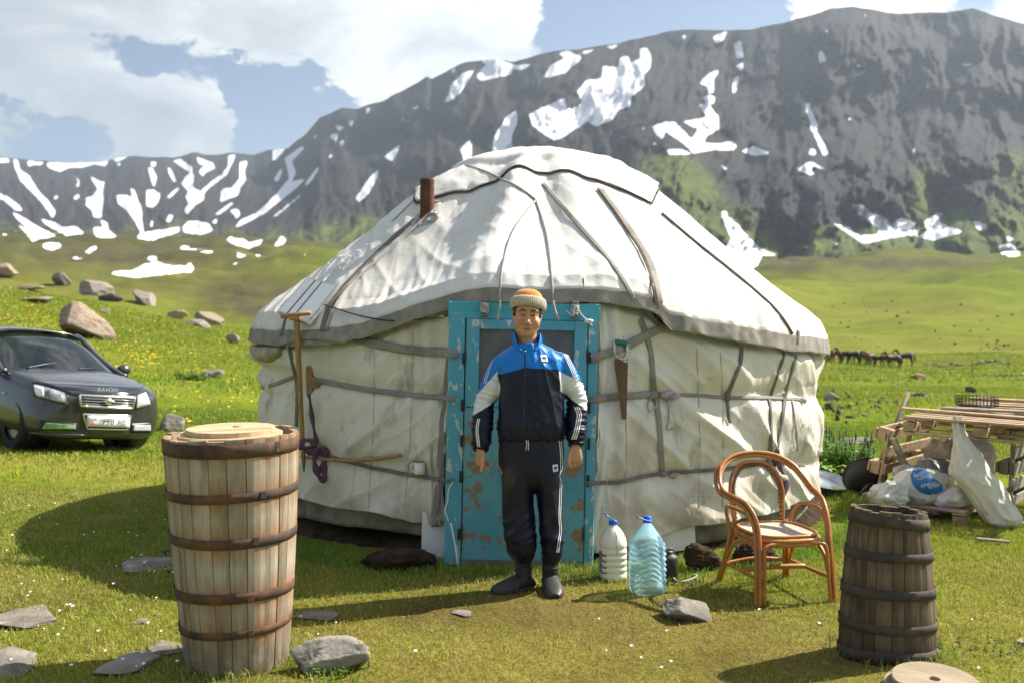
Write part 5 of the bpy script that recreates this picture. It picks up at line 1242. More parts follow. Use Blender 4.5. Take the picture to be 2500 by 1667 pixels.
def solar():
    ys = [hit(x, y, BV_ROOF, .0)[0].y for x, y in ((706, 637), (776, 656), (708, 744), (637, 715))]
    b0 = ys[2] - .12; c = [at(706, 637, b0 + .30), at(776, 656, b0 + .16), at(708, 744, b0), at(637, 715, b0 + .14)]
    o = sum(c, Vector()) / 4; u = ((c[1] - c[0]) + (c[2] - c[3])).normalized(); v = ((c[0] - c[3]) + (c[1] - c[2])).normalized(); n = u.cross(v).normalized(); v = n.cross(u)
    # fit: choose the depth so that the four corners come out where they are seen
    t = empty('solar_panel', o); tag(t, 'framed solar panel with painted pale sky sheen propped on the left side of the roof', 'solar panel')
    def pl(x, y):
        d = Vector(((x - CX) / F, 1, (HY - y) / F)); k = (o - CAMP).dot(n) / d.dot(n); return CAMP + d * k - o
    q = [pl(*a) for a in ((706, 637), (776, 656), (708, 744), (637, 715))]
    V = q + [p - n * .035 for p in q]; mk('frame', V, [(0, 1, 2, 3)[::-1], (4, 5, 6, 7), (0, 1, 5, 4), (1, 2, 6, 5), (2, 3, 7, 6), (3, 0, 4, 7)], 'panel_frame', t, False)
    g_ = lambda a, b: q[0].lerp(q[1], a).lerp(q[3].lerp(q[2], a), b)
    for a0, a1 in ((.035, .285), (.31, .50), (.525, .96)):
        V = [g_(a0, .03) + n * .003, g_(a1, .03) + n * .003, g_(a1, .975) + n * .003, g_(a0, .975) + n * .003]; mk('cell_strip', V, [(0, 1, 2, 3)[::-1]], 'panel_sky_sheen', t, False)
    for a in (.297, .512):
        V = [g_(a - .016, .03) + n * .005, g_(a + .016, .03) + n * .005, g_(a + .016, .975) + n * .005, g_(a - .016, .975) + n * .005]; mk('gap_line', V, [(0, 1, 2, 3)[::-1]], 'panel_line', t, False)
    P = [hit(x, y, BV_ROOF, .02)[0] for x, y in ((798, 742), (830, 752), (880, 772))] 
    P = [pl(745, 700) + o] + [hit(x, y, None, .02)[0] for x, y in ((775, 712), (830, 728), (900, 737), (970, 737), (1030, 728), (1085, 708))]
    V, Fc = tube(spline(P, 8), .005, 6); w = mk('power_cable', V, Fc, 'rope_dark'); tag(w, 'black cable sagging from the solar panel across the hem to the door', 'cable')
    # plastic scraps tied along the seam above the panel
    rng = random.Random(5); t2 = empty('plastic_ties', hit(800, 605, BV_ROOF)[0]); tag(t2, 'bunch of torn white plastic ties along the roof seam above the solar panel', 'plastic ties')
    for k in range(26):
        f = rng.random(); x = 765 + 65 * f + rng.uniform(-12, 12); y = 628 - 45 * f + rng.uniform(-9, 9); p, nn = hit(x, y, BV_ROOF, .03); p = p - t2.location
        a = rng.uniform(0, 6.3); e1 = nn.orthogonal().normalized(); e1.rotate(Quaternion(nn, a)); e2 = nn.cross(e1); L_ = rng.uniform(.03, .08); w_ = rng.uniform(.010, .024)
        V = [p - e2 * w_, p + e1 * L_ * .5 - e2 * w_ * .8 + nn * .02, p + e1 * L_ - e2 * w_ * .3 + nn * .008, p + e2 * w_, p + e1 * L_ * .5 + e2 * w_ * .8 + nn * .022, p + e1 * L_ + e2 * w_ * .4 + nn * .01]
        mk('plastic_strip', V, [(0, 1, 4, 3), (1, 2, 5, 4)], 'plastic_white', t2)
    for pts in ([(745, 652), (765, 630), (790, 612), (805, 602)], [(800, 612), (785, 600), (800, 592), (818, 600), (806, 610)]):
        P = [hit(x, y, BV_ROOF, .02)[0] - t2.location for x, y in pts]; V, Fc = tube(spline(P, 6), .005, 6); mk('white_cord', V, Fc, 'string_white', t2)
solar()
# plastic bag and cloth strip tied to the right-hand straps
p, n = hit(1538, 902, lift=.03); V, Fc = wad((0, 0, 0), .045, 'b', 'm', stretch=(1.5, .6, .7), seed=8, sub=4, freq=2.6, amp=.7)
mat('bag_pink', (.72, .66, .70), (.55, .32, .46), scale=12, lo=.5, hi=.6, rough=.4, transl=.3)
o = mk('plastic_bag', V, Fc, 'bag_pink', loc=p); tag(o, 'small crumpled white and pink plastic bag tied to the strap right of the saw', 'plastic bag')
def cloth_strip():
    p, n = hit(1790, 1080, lift=.03); t = empty('cloth_strip', p); tag(t, 'dark striped cloth strip hanging down the wall behind the rattan chair', 'cloth strip')
    Q = [hit(x, y, lift=.03)[0] - p for x, y in ((1778, 1045), (1784, 1070), (1792, 1095), (1796, 1120), (1792, 1145))]; P = spline(Q, 6)
    V, Fc = tube(P, [(.022 + .012 * math.sin(k * .5), .012) for k in range(len(P))], 10); mk('strip', V, Fc, 'stripe_cloth', t)
    V, Fc = wad(Q[0], .045, 'k', 'm', stretch=(1.0, .8, .8), seed=2, freq=3); mk('knot', V, Fc, 'stripe_cloth', t)
    Q = [hit(x, y, lift=.03)[0] - p for x, y in ((1770, 1075), (1780, 1095), (1795, 1100))]; V, Fc = tube(spline(Q, 5), [.02] * 6 + [.026] * 5, 8); mk('rope_end', V, Fc, 'rope_pale', t)
cloth_strip()
# basin on the grass beyond the yurt
def basin():
    p = at(1893, 1128, 9.2); t = empty('metal_basin', (p.x, 9.2, .10), .3); t.rotation_euler = (R(14), R(4), .3); tag(t, 'shallow grey metal basin lying on the grass right of the yurt', 'basin')
    mat('zinc', (.36, .40, .44), (.28, .31, .35), scale=12, rough=.35, metal=.75)
    V, Fc = lathe([(.001, -.05), (.15, -.05), (.20, -.02), (.235, .02), (.245, .022), (.245, .015), (.238, .012), (.202, -.03), (.152, -.06), (.001, -.06)], 48, cap0=False, cap1=False); mk('bowl', V, Fc, 'zinc', t)
    P = [(.243 * math.cos(a), .243 * math.sin(a), .021) for a in np.linspace(0, 2 * pi, 49)]; V, Fc = tube(P, .006, 7); mk('rim', V, Fc, 'zinc', t)
basin()
# ================================================================== the man in front of the door
mat('skin', (1.0, 1.0, 1.0), (.90, .86, .84), scale=60, rough=.48, attr='Col', sss=.08, bump=.0006, bscale=220)
mat('track_cloth', (1, 1, 1), (.90, .90, .92), scale=12, rough=.42, attr='Col', bump=.0035, bscale=34, bdet=6, spec=.32)
mat('wool_beige', (.52, .46, .34), (.40, .35, .25), scale=60, rough=1, bump=.003, bscale=180, sheen=.4)
mat('wool_orange', (.78, .31, .04), (.58, .20, .025), scale=60, rough=1, bump=.004, bscale=160, sheen=.4)
mat('hair_black', (.010, .009, .008), rough=.45)
mat('rubber_black', (.020, .020, .021), (.038, .036, .034), scale=12, rough=.5, bump=.001, bscale=60)
mat('boot_shaft', (.012, .012, .013), (.022, .022, .024), scale=20, rough=.6, bump=.004, bscale=28)
mat('white_tape', (.80, .81, .82), rough=.55)
mat('zip_dark', (.012, .014, .03), rough=.4)
mat('shirt_grey', (.36, .35, .34), rough=.9)
mat('print_navy', (.012, .016, .045), rough=.6)
mat('eye_dark', (.010, .006, .004), rough=.15)
mat('nail', (.55, .36, .27), rough=.35)

def ell(c, r, n=16, m=10):
    V = [(c[0], c[1], c[2] - r[2])]
    for i in range(1, m):
        a = -pi / 2 + pi * i / m
        for k in range(n): b = 2 * pi * k / n; V.append((c[0] + r[0] * math.cos(a) * math.cos(b), c[1] + r[1] * math.cos(a) * math.sin(b), c[2] + r[2] * math.sin(a)))
    V.append((c[0], c[1], c[2] + r[2])); L_ = len(V) - 1
    Fc = [(0, 1 + (k + 1) % n, 1 + k) for k in range(n)] + [(L_, 1 + (m - 2) * n + k, 1 + (m - 2) * n + (k + 1) % n) for k in range(n)]
    Fc += [(1 + i * n + k, 1 + i * n + (k + 1) % n, 1 + (i + 1) * n + (k + 1) % n, 1 + (i + 1) * n + k) for i in range(m - 2) for k in range(n)]
    return V, Fc
def sections(S, n=36, e=.85):
    """stack of horizontal superellipse sections: (z, cx, half width, y front, y back)"""
    V = []
    for z, cx, hw, yf, yb in S:
        cy = (yf + yb) / 2; hd = (yb - yf) / 2
        for k in range(n):
            a = 2 * pi * k / n; c, s = math.cos(a), math.sin(a); V.append((cx + math.copysign(abs(c) ** e, c) * hw, cy + math.copysign(abs(s) ** e, s) * hd, z))
    m = len(S); Fc = [[i * n + k, i * n + (k + 1) % n, (i + 1) * n + (k + 1) % n, (i + 1) * n + k] for i in range(m - 1) for k in range(n)]
    Fc += [list(range(n))[::-1], [(m - 1) * n + k for k in range(n)]]
    return V, Fc
def xf(VF, M4): return [M4 @ Vector(v) for v in VF[0]], VF[1]

def build_person():
    root = empty('person', (.10, 5.84, .0)); tag(root, 'man in a blue and navy tracksuit, knit cap and black boots standing at the door', 'person')
    ORI = Vector((.10, 5.84, 0)); S = 5.84 / F
    def L(x, y, dy=0.0): return Vector(((x - CX) * S - .10, dy, CAM_Z - (y - HY) * S))
    parts = []
    # ---------------- head (built about the chin, then tilted)
    z0 = 1.484; HX = -.016; HYc = -.005
    hs = [(0, 0, .020, -.080, -.035), (.008, 0, .037, -.090, -.02), (.025, 0, .056, -.094, .01), (.05, 0, .0715, -.092, .045), (.075, 0, .0775, -.089, .07), (.10, 0, .0805, -.086, .083), (.128, 0, .0805, -.078, .090), (.15, 0, .078, -.086, .095), (.18, 0, .0755, -.083, .096), (.21, 0, .066, -.066, .086), (.232, 0, .048, -.042, .066), (.245, 0, .02, -.015, .03)]
    head = [sections(hs, 40, .92)]
    head.append(tube([(0, -.080, .142), (0, -.092, .115), (.001, -.107, .088), (.001, -.106, .080)], [.008, .010, .0135, .009], 12))
    for s in (-1, 1):
        head.append(ell((s * .0125, -.097, .0815), (.0095, .011, .008)))
        head.append(ell((s * .040, -.060, .082), (.036, .029, .038)))
        head.append(ell((s * .034, -.0715, .134), (.019, .010, .0085)))
        head.append(ell((s * .034, -.0725, .118), (.018, .008, .006)))
        head.append(ell((s * .033, -.080, .156), (.024, .010, .008)))
        head.append(ell((s * .080, .012, .118), (.009, .018, .031)))
        head.append(ell((s * .029, -.080, .050), (.010, .010, .010)))
    head.append(ell((0, -.0925, .0545), (.024, .0075, .005))); head.append(ell((0, -.0915, .0435), (.020, .0075, .0055))); head.append(ell((0, -.083, .015), (.022, .014, .014)))
    HM = Matrix.Translation((HX, HYc, z0)) @ Matrix.Translation((0, 0, .08)) @ Matrix.Rotation(R(4.5), 4, 'Y') @ Matrix.Rotation(R(3), 4, 'Z') @ Matrix.Rotation(R(2), 4, 'X') @ Matrix.Translation((0, 0, -.08))
    parts += [xf(h, HM) for h in head]
    parts.append(tube([(-.008, .03, 1.36), (-.010, .028, 1.43), (-.013, .022, 1.50), (-.014, .018, 1.56)], [.070, .060, .058, .056], 24))
    # ---------------- trunk and limbs under the clothes
    parts.append(sections([(.84, .01, .13, -.08, .08), (.95, .01, .145, -.09, .09), (1.1, .01, .14, -.085, .09), (1.3, .01, .15, -.08, .10), (1.37, 0, .13, -.06, .09), (1.41, -.005, .06, -.04, .07)], 30))
    shL, elL, wrL = L(1156, 832, .01), L(1112, 925, .03), L(1104, 1032, -.035)
    shR, elR, wrR = L(1286, 829, .01), L(1326, 915, .03), L(1321, 1022, -.035)
    for sh, el, wr in ((shL, elL, wrL), (shR, elR, wrR)):
        parts.append(tube([sh + Vector((.03 if sh.x < 0 else -.03, 0, .0)), sh.lerp(el, .5), el, el.lerp(wr, .4), wr], [.052, .046, .040, .038, (.029, .024)], 18))
    lk = ((L(1185, 1020, 0), L(1191, 1150, -.01), L(1199, 1290, .0)), (L(1258, 1020, 0), L(1264, 1150, -.01), L(1264, 1290, .01)))
    for hp, kn, an in lk: parts.append(tube([hp + Vector((0, 0, .02)), hp.lerp(kn, .5), kn, kn.lerp(an, .4), kn.lerp(an, .8)], [.075, .07, .054, .050, .040], 18))
    # ---------------- hands
    def hand(wr, M4, curl, spread, tdir, side):
        """local: fingers down -z, back of the hand towards -y, thumb towards -x"""
        hp = []
        hp.append(tube([(0, 0, .03), (0, 0, 0), (-.002, 0, -.03), (0, .001, -.065), (.001, .003, -.088)], [(.026, .021), (.028, .020), (.037, .017), (.041, .0155), (.038, .013)], 18, ref=(1, 0, 0)))
        tips = []
        for k, (fx, ln, r_) in enumerate(((-.029, .076, .0088), (-.009, .084, .0092), (.011, .078, .0088), (.029, .060, .0078))):
            p = Vector((fx, .002, -.080)); ang = 0; pts = [Vector((fx * .95, 0, -.06)), p]; sx = spread * (fx / .03)
            for seg, (fr, cu) in enumerate(((.45, curl[0]), (.32, curl[1]), (.23, curl[2]))):
                ang += cu * (1 + .1 * k); d = Vector((math.sin(sx) * math.cos(ang), math.sin(ang), -math.cos(ang))); p = p + d * (ln * fr); pts.append(p)
            hp.append(tube(spline(pts, 4), [r_ * (1.08 if i < 5 else 1.0 - .012 * (i - 5)) for i in range(17)], 10)); hp.append(ell(pts[-1], (r_ * .82,) * 3, 10, 6)); tips.append((pts[-1], d))
        b = Vector((-.024, 0, -.020)); t1 = b + Vector(tdir) * .040; t2 = t1 + Vector((tdir[0] * .3, tdir[1] * 1.1, tdir[2] * 1.2)).normalized() * .032; t3 = t2 + Vector((tdir[0] * .05 + .1, tdir[1] * 1.1, tdir[2] * 1.2)).normalized() * .026
        hp.append(tube(spline([b + Vector((.015, 0, .01)), b, t1, t2, t3], 4), [.012, .014, .0155, .016, .0155, .0145, .0135, .0125, .0118, .0112, .011, .0108, .0104, .010, .0095, .0085, .0075], 10)); hp.append(ell(t3, (.0082,) * 3, 10, 6))
        MM = Matrix.Translation(wr) @ M4 @ Matrix.Diagonal((side, 1, 1, 1))
        fl = (lambda f: [list(q)[::-1] for q in f]) if side < 0 else (lambda f: f)
        parts.extend([([MM @ Vector(v) for v in h[0]], fl(h[1])) for h in hp])
        return MM @ t3, tips, MM
    tL, _, ML = hand(wrL + Vector((0, 0, .0)), Matrix.Rotation(R(-50), 4, 'Z') @ Matrix.Rotation(R(4), 4, 'Y'), (R(50), R(65), R(45)), .03, (-.45, -.25, -.82), -1)
    tR, tipsR, MR = hand(wrR, Matrix.Rotation(R(16), 4, 'Z') @ Matrix.Rotation(R(-3), 4, 'Y'), (R(18), R(34), R(26)), .10, (-.50, -.10, -.85), 1)
    co, fl, nv = remesh(parts, .0030, 'body', 3, .5)
    # skin colours
    col = np.tile(np.array([.56, .30, .175]), (len(co), 1))
    inv = np.array(HM.inverted()); h = co @ inv[:3, :3].T + inv[:3, 3]
    def gb(c, r): return np.exp(-(((h[:, 0] - c[0]) / r[0]) ** 2 + ((h[:, 1] - c[1]) / r[1]) ** 2 + ((h[:, 2] - c[2]) / r[2]) ** 2))
    def tint(w, c):
        nonlocal col
        w = np.clip(w, 0, 1)[:, None]; col = col * (1 - w) + np.array(c) * w
    for s in (-1, 1):
        tint(.55 * gb((s * .045, -.08, .088), (.022, .03, .02)), (.47, .19, .10))
        tint(.75 * gb((s * .033, -.08, .1275), (.017, .02, .0028)), (.05, .022, .014))
        tint(.25 * gb((s * .033, -.08, .140), (.02, .02, .006)), (.26, .12, .07))
        tint(.8 * gb((s * .010, -.105, .074), (.005, .01, .003)), (.10, .04, .03))
    tint(.55 * gb((0, -.1, .049), (.021, .02, .009)), (.33, .105, .075)); tint(.85 * gb((0, -.1, .0495), (.022, .02, .0016)), (.08, .025, .02))
    tint(.35 * gb((0, -.09, .012), (.035, .03, .016)), (.20, .10, .07)); tint(.25 * gb((0, -.1, .066), (.03, .02, .006)), (.2, .1, .075))
    body = mk('body', co, fl, 'skin', root, cols=col)
    # brows, eyes
    bvb = BVHTree.FromPolygons([tuple(v) for v in co], fl)
    def face(x, z, lift=.001):
        o = HM @ Vector((x, -.3, z)); d = (HM.to_3x3() @ Vector((0, 1, 0))).normalized(); p, n, i, ds = bvb.ray_cast(o, d); return (p - d * lift)
    for s in (-1, 1):
        P = spline([face(s * .011, .1525), face(s * .028, .1575), face(s * .046, .1545), face(s * .056, .149)], 5); V, Fc = tube(P, [(.0022 + .0018 * math.sin(pi * min(1, (k + 3) / 14)), .0022) for k in range(len(P))], 7, ref=(0, 0, 1)); mk('eyebrow', V, Fc, 'hair_black', body)
        P = spline([face(s * .020, .1262, .0006), face(s * .033, .1288, .0006), face(s * .048, .1272, .0006)], 5); V, Fc = tube(P, [.0009 + .0019 * math.sin(pi * k / 10) for k in range(len(P))], 7); mk('eye', V, Fc, 'eye_dark', body)
    V, Fc = tube(spline([face(-.024, .0515, .0002), face(-.01, .0485, .0004), (face(.008, .0482, .0004)), face(.025, .0525, .0002)], 5), .0011, 6); mk('mouth_line', V, Fc, 'eye_dark', body)
    # ---------------- hair below the cap
    V = []; n = 30
    for z in np.linspace(.118, .2, 6):
        for k in range(n):
            a = -pi * .18 + (pi + 2 * pi * .18) * k / (n - 1); hw = np.interp(z, [q[0] for q in hs], [q[2] for q in hs]) + .005; yb = np.interp(z, [q[0] for q in hs], [q[4] for q in hs]) + .005; yf = np.interp(z, [q[0] for q in hs], [q[3] for q in hs])
            s = math.sin(a); V.append(HM @ Vector((math.cos(a) * hw, s * yb if s > 0 else -s * yf * 1.0, z - (.02 if (k < 4 or k > n - 5) and z < .13 else 0) * 0)))
    hr = mk('hair', V, grid_faces(6, n), 'hair_black', body); sm = hr.modifiers.new('t', 'SOLIDIFY'); sm.thickness = .006
    # ---------------- knit cap
    CT = Matrix.Translation((0, 0, .19)) @ Matrix.Rotation(R(-17), 4, 'X') @ Matrix.Translation((0, 0, -.205))
    def capring(prof, name, m, rib=0.0, nr=0, n=180):
        V = []
        for r_, z, dy in prof:
            for k in range(n):
                a = 2 * pi * k / n; rr = r_ + rib * (math.cos(a * nr)); wob = .002 * math.sin(a * 3 + z * 40)
                V.append(HM @ CT @ Vector(((rr + wob) * math.cos(a), .008 + (rr * 1.08 + wob) * math.sin(a) + dy, z)))
        return mk(name, V, grid_faces(len(prof), n, True), m, root if name == 'knit_cap' else capo)
    capo = capring([(.084, .180, 0), (.092, .172, 0), (.100, .176, 0), (.1065, .188, 0), (.108, .205, 0), (.106, .222, 0), (.100, .234, 0), (.090, .237, 0), (.080, .232, 0)], 'knit_cap', 'wool_beige', .0011, 60, 360)
    dome = [(.086, .215, 0), (.088, .235, 0), (.085, .252, 0), (.076, .270, .0), (.058, .284, .0), (.034, .292, .0), (.001, .295, 0)]
    capring(dome, 'cap_crown', 'wool_orange')
    # ---------------- jacket
    jp = [sections([(.880, .012, .165, -.105, .105), (.892, .012, .192, -.128, .125), (.92, .012, .196, -.138, .135), (.97, .012, .196, -.142, .138), (1.05, .012, .190, -.138, .14), (1.15, .012, .187, -.138, .14), (1.25, .012, .192, -.134, .14), (1.32, .012, .196, -.122, .135), (1.365, .010, .188, -.102, .122), (1.395, .006, .152, -.086, .108), (1.42, -.002, .112, -.076, .092), (1.445, -.008, .074, -.064, .082)], 44, .82)]
    def sleeve(sh, el, wr, inn):
        e2 = el.lerp(wr, .45); c0 = el.lerp(wr, .88); c1 = el.lerp(wr, .93); c2 = wr + Vector((0, 0, .004))
        P = [sh + Vector((inn * .05, 0, -.005)), sh + Vector((-inn * .005, 0, -.012)), sh.lerp(el, .35) + Vector((-inn * .004, 0, 0)), sh.lerp(el, .7), el + Vector((0, .004, 0)), e2, el.lerp(wr, .72), c0, c1, c2]
        return tube(P, [.058, .066, .066, .063, .060, .059, .059, .053, .044, .042], 26)
    jp.append(sleeve(shL, elL, wrL, 1)); jp.append(sleeve(shR, elR, wrR, -1))
    co, fl, nv = remesh(jp, .0050, 'jacket', 6, .5)
    x, y, z = co.T
    # cloth folds: rings round the sleeves, long folds from the shoulders, bagging above the hem
    def seg_t(a, b):
        d = np.array(b - a); t = ((co - np.array(a)) @ d) / (d @ d); return t, np.linalg.norm(co - (np.array(a) + np.clip(t, 0, 1)[:, None] * d), axis=1)
    armw = np.zeros(len(co)); along_ = np.zeros(len(co)); rs = []
    for sh, el, wr in ((shL, elL, wrL), (shR, elR, wrR)):
        t1, d1 = seg_t(sh, el); t2, d2 = seg_t(el, wr)
        rs.append((np.minimum(d1, d2), np.where(d1 < d2, np.clip(t1, 0, 1), 1 + np.clip(t2, 0, 1))))
    inarm = (x < -.182) | (x > .196)
    al = np.where(x < 0, rs[0][1], rs[1][1])
    dsp = np.zeros(len(co))
    ring = 1 - np.abs(pn(al * 9 + x * 5, y * 9 + z * 4, 3.0)); dsp += np.where(inarm, .010 * (ring ** 3 - .35) * sstep(.1, .6, al), 0)
    ring2 = 1 - np.abs(pn(al * 20 + x * 8, y * 14, 7.0)); dsp += np.where(inarm, .006 * (ring2 ** 3 - .35) * sstep(1.2, 1.6, al), 0)
    tor = ~inarm
    lf = 1 - np.abs(pn(x * 16 + z * 3.5, z * 3.2, 2.0 + y)); dsp += np.where(tor, .009 * (lf ** 3 - .35) * sstep(.9, 1.0, z), 0)
    ub = 1 - np.abs(pn((x * .8 + z * .6) * 15, (x * .6 - z * .8) * 4, 5.0 + y)); dsp += np.where(tor, .006 * (ub ** 3 - .35), 0)
    hm = np.exp(-((z - .905) / .03) ** 2); dsp += np.where(tor, hm * .007 * pn(x * 40, y * 40, 1.0), 0)
    co = co + nv * dsp[:, None]
    blue = np.array([.004, .19, .62]); navy = np.array([.0065, .0085, .026]); white = np.array([.72, .73, .74])
    zb = np.interp(x, [-.20, -.178, -.028, .168, .21], [1.262, 1.266, 1.309, 1.299, 1.295])
    C = np.where((z > zb)[:, None], blue, navy)
    Lw = x < np.interp(z, [1.118, 1.19, 1.255], [-.178, -.168, -.183]); Rw = x > np.interp(z, [1.15, 1.29], [.182, .170])
    zbw = 1.253 + (x + .213) * 1.14; zwn = 1.118 + (x + .183) * .65
    CL = np.where((z > zbw)[:, None], blue, np.where((z > zwn)[:, None], white, navy))
    zbw2 = 1.289 - (x - .168) * .49; zwn2 = 1.172 - (x - .181) * .757
    CR = np.where((z > zbw2)[:, None], blue, np.where((z > zwn2)[:, None], white, navy))
    C = np.where(Lw[:, None], CL, np.where(Rw[:, None], CR, C))
    jk = mk('jacket', co, fl, 'track_cloth', root, cols=C)
    bvj = BVHTree.FromPolygons([tuple(v) for v in co], fl)
    def front(px, py, lift=.002, bv=None):
        d = Vector(((px - CX) / F, 1, (HY - py) / F)).normalized(); o = CAMP - ORI; p, n, i, ds = (bv or bvj).ray_cast(o, d)
        if p is None: p, n, i, ds = (bv or bvj).find_nearest(o + d * 5.84)
        if n.dot(d) > 0 and False: n = -n
        return p + n * lift, n
    def tape(pts, w, parent, name='side_stripe', bv=None, m='white_tape', lift=.0015, dx=0.0):
        q = spline([Vector((a, b, 0)) for a, b in pts], 14); P = []; Nn = []
        for v in q:
            p, n = front(v.x + dx, v.y, lift, bv); P.append(p); Nn.append(n)
        for _ in range(2):
            P = [P[0]] + [(P[i - 1] + P[i] * 2 + P[i + 1]) / 4 for i in range(1, len(P) - 1)] + [P[-1]]; Nn = [Nn[0]] + [(Nn[i - 1] + Nn[i] + Nn[i + 1]).normalized() for i in range(1, len(Nn) - 1)] + [Nn[-1]]
        V, Fc = ribbon(P, Nn, w, .0014); mk(name, V, Fc, m, parent)
    for dx in (-4.6, 0, 4.6):
        tape([(1318, 934), (1324, 950), (1322, 970), (1318, 990), (1312, 1008)], .0062, jk, 'sleeve_stripe', dx=dx + 6)
        tape([(1296, 806), (1306, 830), (1316, 852), (1324, 874)], .0055, jk, 'sleeve_stripe', dx=dx * .8)
    for dx in (0, 5): tape([(1243, 775), (1262, 783), (1280, 792), (1296, 806)], .006, jk, 'sleeve_stripe', dx=dx)
    for dx in (0, 4):
        tape([(1182, 786), (1165, 796), (1148, 808)], .004, jk, 'sleeve_stripe', dx=-dx); tape([(1098, 960), (1094, 985), (1096, 1010), (1098, 1025)], .006, jk, 'sleeve_stripe', dx=dx); tape([(1128, 826), (1120, 850), (1112, 880)], .004, jk, 'sleeve_stripe', dx=dx)
    tape([(1205, 800), (1206, 850), (1204, 920), (1203, 1000)], .008, jk, 'zipper', m='zip_dark', lift=.001)
    p, n = front(1206, 808, .004); V, Fc = cbox(.007, .005, .018, .002, p + Vector((0, -.002, 0))); mk('zip_pull', V, Fc, 'alloy', jk)
    # chest badge: white square, three leaves over a word
    def badge(px, py, half, parent, bv):
        c, n = front(px, py, .006, bv); u = Vector((0, 0, 1)).cross(n); u = -u if u.x < 0 else u; u.normalize(); v = n.cross(u); v = v if v.z > 0 else -v
        V = [c - u * half - v * half, c + u * half - v * half, c + u * half + v * half, c - u * half + v * half]; bd = mk('badge', V, [(0, 1, 2, 3)], 'white_tape', parent, False)
        mb = MB()
        for ang, ln, w in ((90, .62, .20), (142, .60, .19), (38, .60, .19)):
            a = R(ang); d = (u * math.cos(a) + v * math.sin(a)); sd = (u * -math.sin(a) + v * math.cos(a)); b0 = c - v * half * .28 + n * .0012; pts = []
            for q in range(13):
                f = q / 12; pts.append(b0 + d * (half * 1.0 * ln * 1.55 * f) + sd * (half * w * 1.5 * math.sin(pi * f ** 1.2)))
            for q in range(1, 12):
                f = 1 - q / 12; pts.append(b0 + d * (half * 1.0 * ln * 1.55 * f) - sd * (half * w * 1.5 * math.sin(pi * f ** 1.2)))
            mb.add(pts, [list(range(len(pts)))])
        mb.build('emblem_leaf', 'print_navy', bd, False)['kind'] = 'stuff'
        o = text('adidas', half * .60, 'lettering', 'print_navy', bd); M3 = Matrix((u, v, n)).transposed().to_4x4(); o.matrix_local = Matrix.Translation(c - v * half * .62 + n * .0014) @ M3
    badge(1249, 823, .021, jk, bvj)
    # collar, standing open
    V = []; n = 44
    for i, f in enumerate(np.linspace(0, 1, 8)):
        for k in range(n):
            a = R(-158) + R(316) * k / (n - 1); u = abs(a) / R(158)     # angle from the nape
            top = 1.486 + .020 * math.cos((u - .45) * 3) - .075 * sstep(.72, 1.0, u); bot = 1.425 - .0 * u - .018 * sstep(.6, 1.0, u); rb = .076 + .018 * u ** 3; rt = .072 + .022 * u ** 2
            r_ = rb + (rt - rb) * f + .006 * math.sin(f * pi) + .003 * math.sin(a * 5 + f * 3)
            V.append((-.010 + r_ * math.sin(a), .012 + r_ * (1.0 if abs(a) < pi / 2 else 1.12) * math.cos(a), bot + (top - bot) * f))
    blu = np.tile(blue, (len(V), 1)); cl = mk('collar', V, grid_faces(8, n), 'track_cloth', jk, cols=blu); sm = cl.modifiers.new('t', 'SOLIDIFY'); sm.thickness = .005; sm.offset = 0
    V, Fc = sections([(1.37, -.008, .066, -.066, .05), (1.415, -.008, .064, -.064, .05), (1.434, -.008, .061, -.056, .06)], 24); mk('shirt', V, Fc, 'shirt_grey', root)
    # ---------------- trousers
    def leg(pts): return tube([Vector(p[:3]) for p in pts], [(p[3], p[4]) for p in pts], 28, ref=(1, 0, 0))
    cx = lambda q: (q - CX) * S - .10
    zz = lambda q: CAM_Z - (q - HY) * S
    tp = [sections([(zz(1118), .012, .09, -.07, .07), (zz(1106), .012, .13, -.095, .10), (zz(1080), .012, .186, -.118, .122), (zz(1040), .012, .198, -.122, .125), (zz(1005), .012, .19, -.115, .115), (zz(985), .012, .17, -.10, .10)], 40, .85)]
    tp.append(leg([(cx(1186), 0, zz(1045), .085, .112), (cx(1187), 0, zz(1080), .094, .120), (cx(1189), 0, zz(1115), .096, .116), (cx(1190), -.004, zz(1160), .093, .106), (cx(1193), -.01, zz(1205), .090, .10), (cx(1197), -.008, zz(1235), .089, .098), (cx(1200), -.002, zz(1262), .084, .090), (cx(1202), 0, zz(1282), .058, .064), (cx(1202), 0, zz(1290), .050, .055)]))
    tp.append(leg([(cx(1252), 0, zz(1045), .088, .112), (cx(1254), 0, zz(1080), .088, .120), (cx(1259), 0, zz(1115), .080, .114), (cx(1264), -.004, zz(1160), .071, .10), (cx(1266), -.012, zz(1200), .068, .096), (cx(1268), -.006, zz(1235), .066, .092), (cx(1268), 0, zz(1262), .060, .082), (cx(1266), 0, zz(1282), .050, .06), (cx(1265), 0, zz(1290), .046, .052)]))
    co, fl, nv = remesh(tp, .0055, 'trousers', 12, .5); x, y, z = co.T
    kn = np.exp(-((z - zz(1225)) / .11) ** 2)
    f1 = 1 - np.abs(pn(x * 7, z * 13 + x * 6 * np.sign(x - .06), 3.0 + y * 4)); f2 = 1 - np.abs(pn(x * 18, z * 4, 6.0 + y * 6))
    dsp = .014 * kn * (f1 ** 3 - .3) + .006 * (f2 ** 3 - .3) + .007 * np.exp(-((z - zz(1275)) / .03) ** 2) * pn(x * 50, y * 50, 2.0)
    co = co + nv * dsp[:, None]
    C = np.tile(np.array([.0075, .0088, .025]), (len(co), 1)); mud = np.clip(1.4 * np.exp(-(((x - cx(1168)) / .03) ** 2 + ((z - zz(1090)) / .055) ** 2)) * (.6 + fbm(x * 40, z * 40, 1.0, 3)), 0, .55)[:, None] * (y < 0)[:, None]
    C = C * (1 - mud) + np.array([.10, .062, .035]) * mud
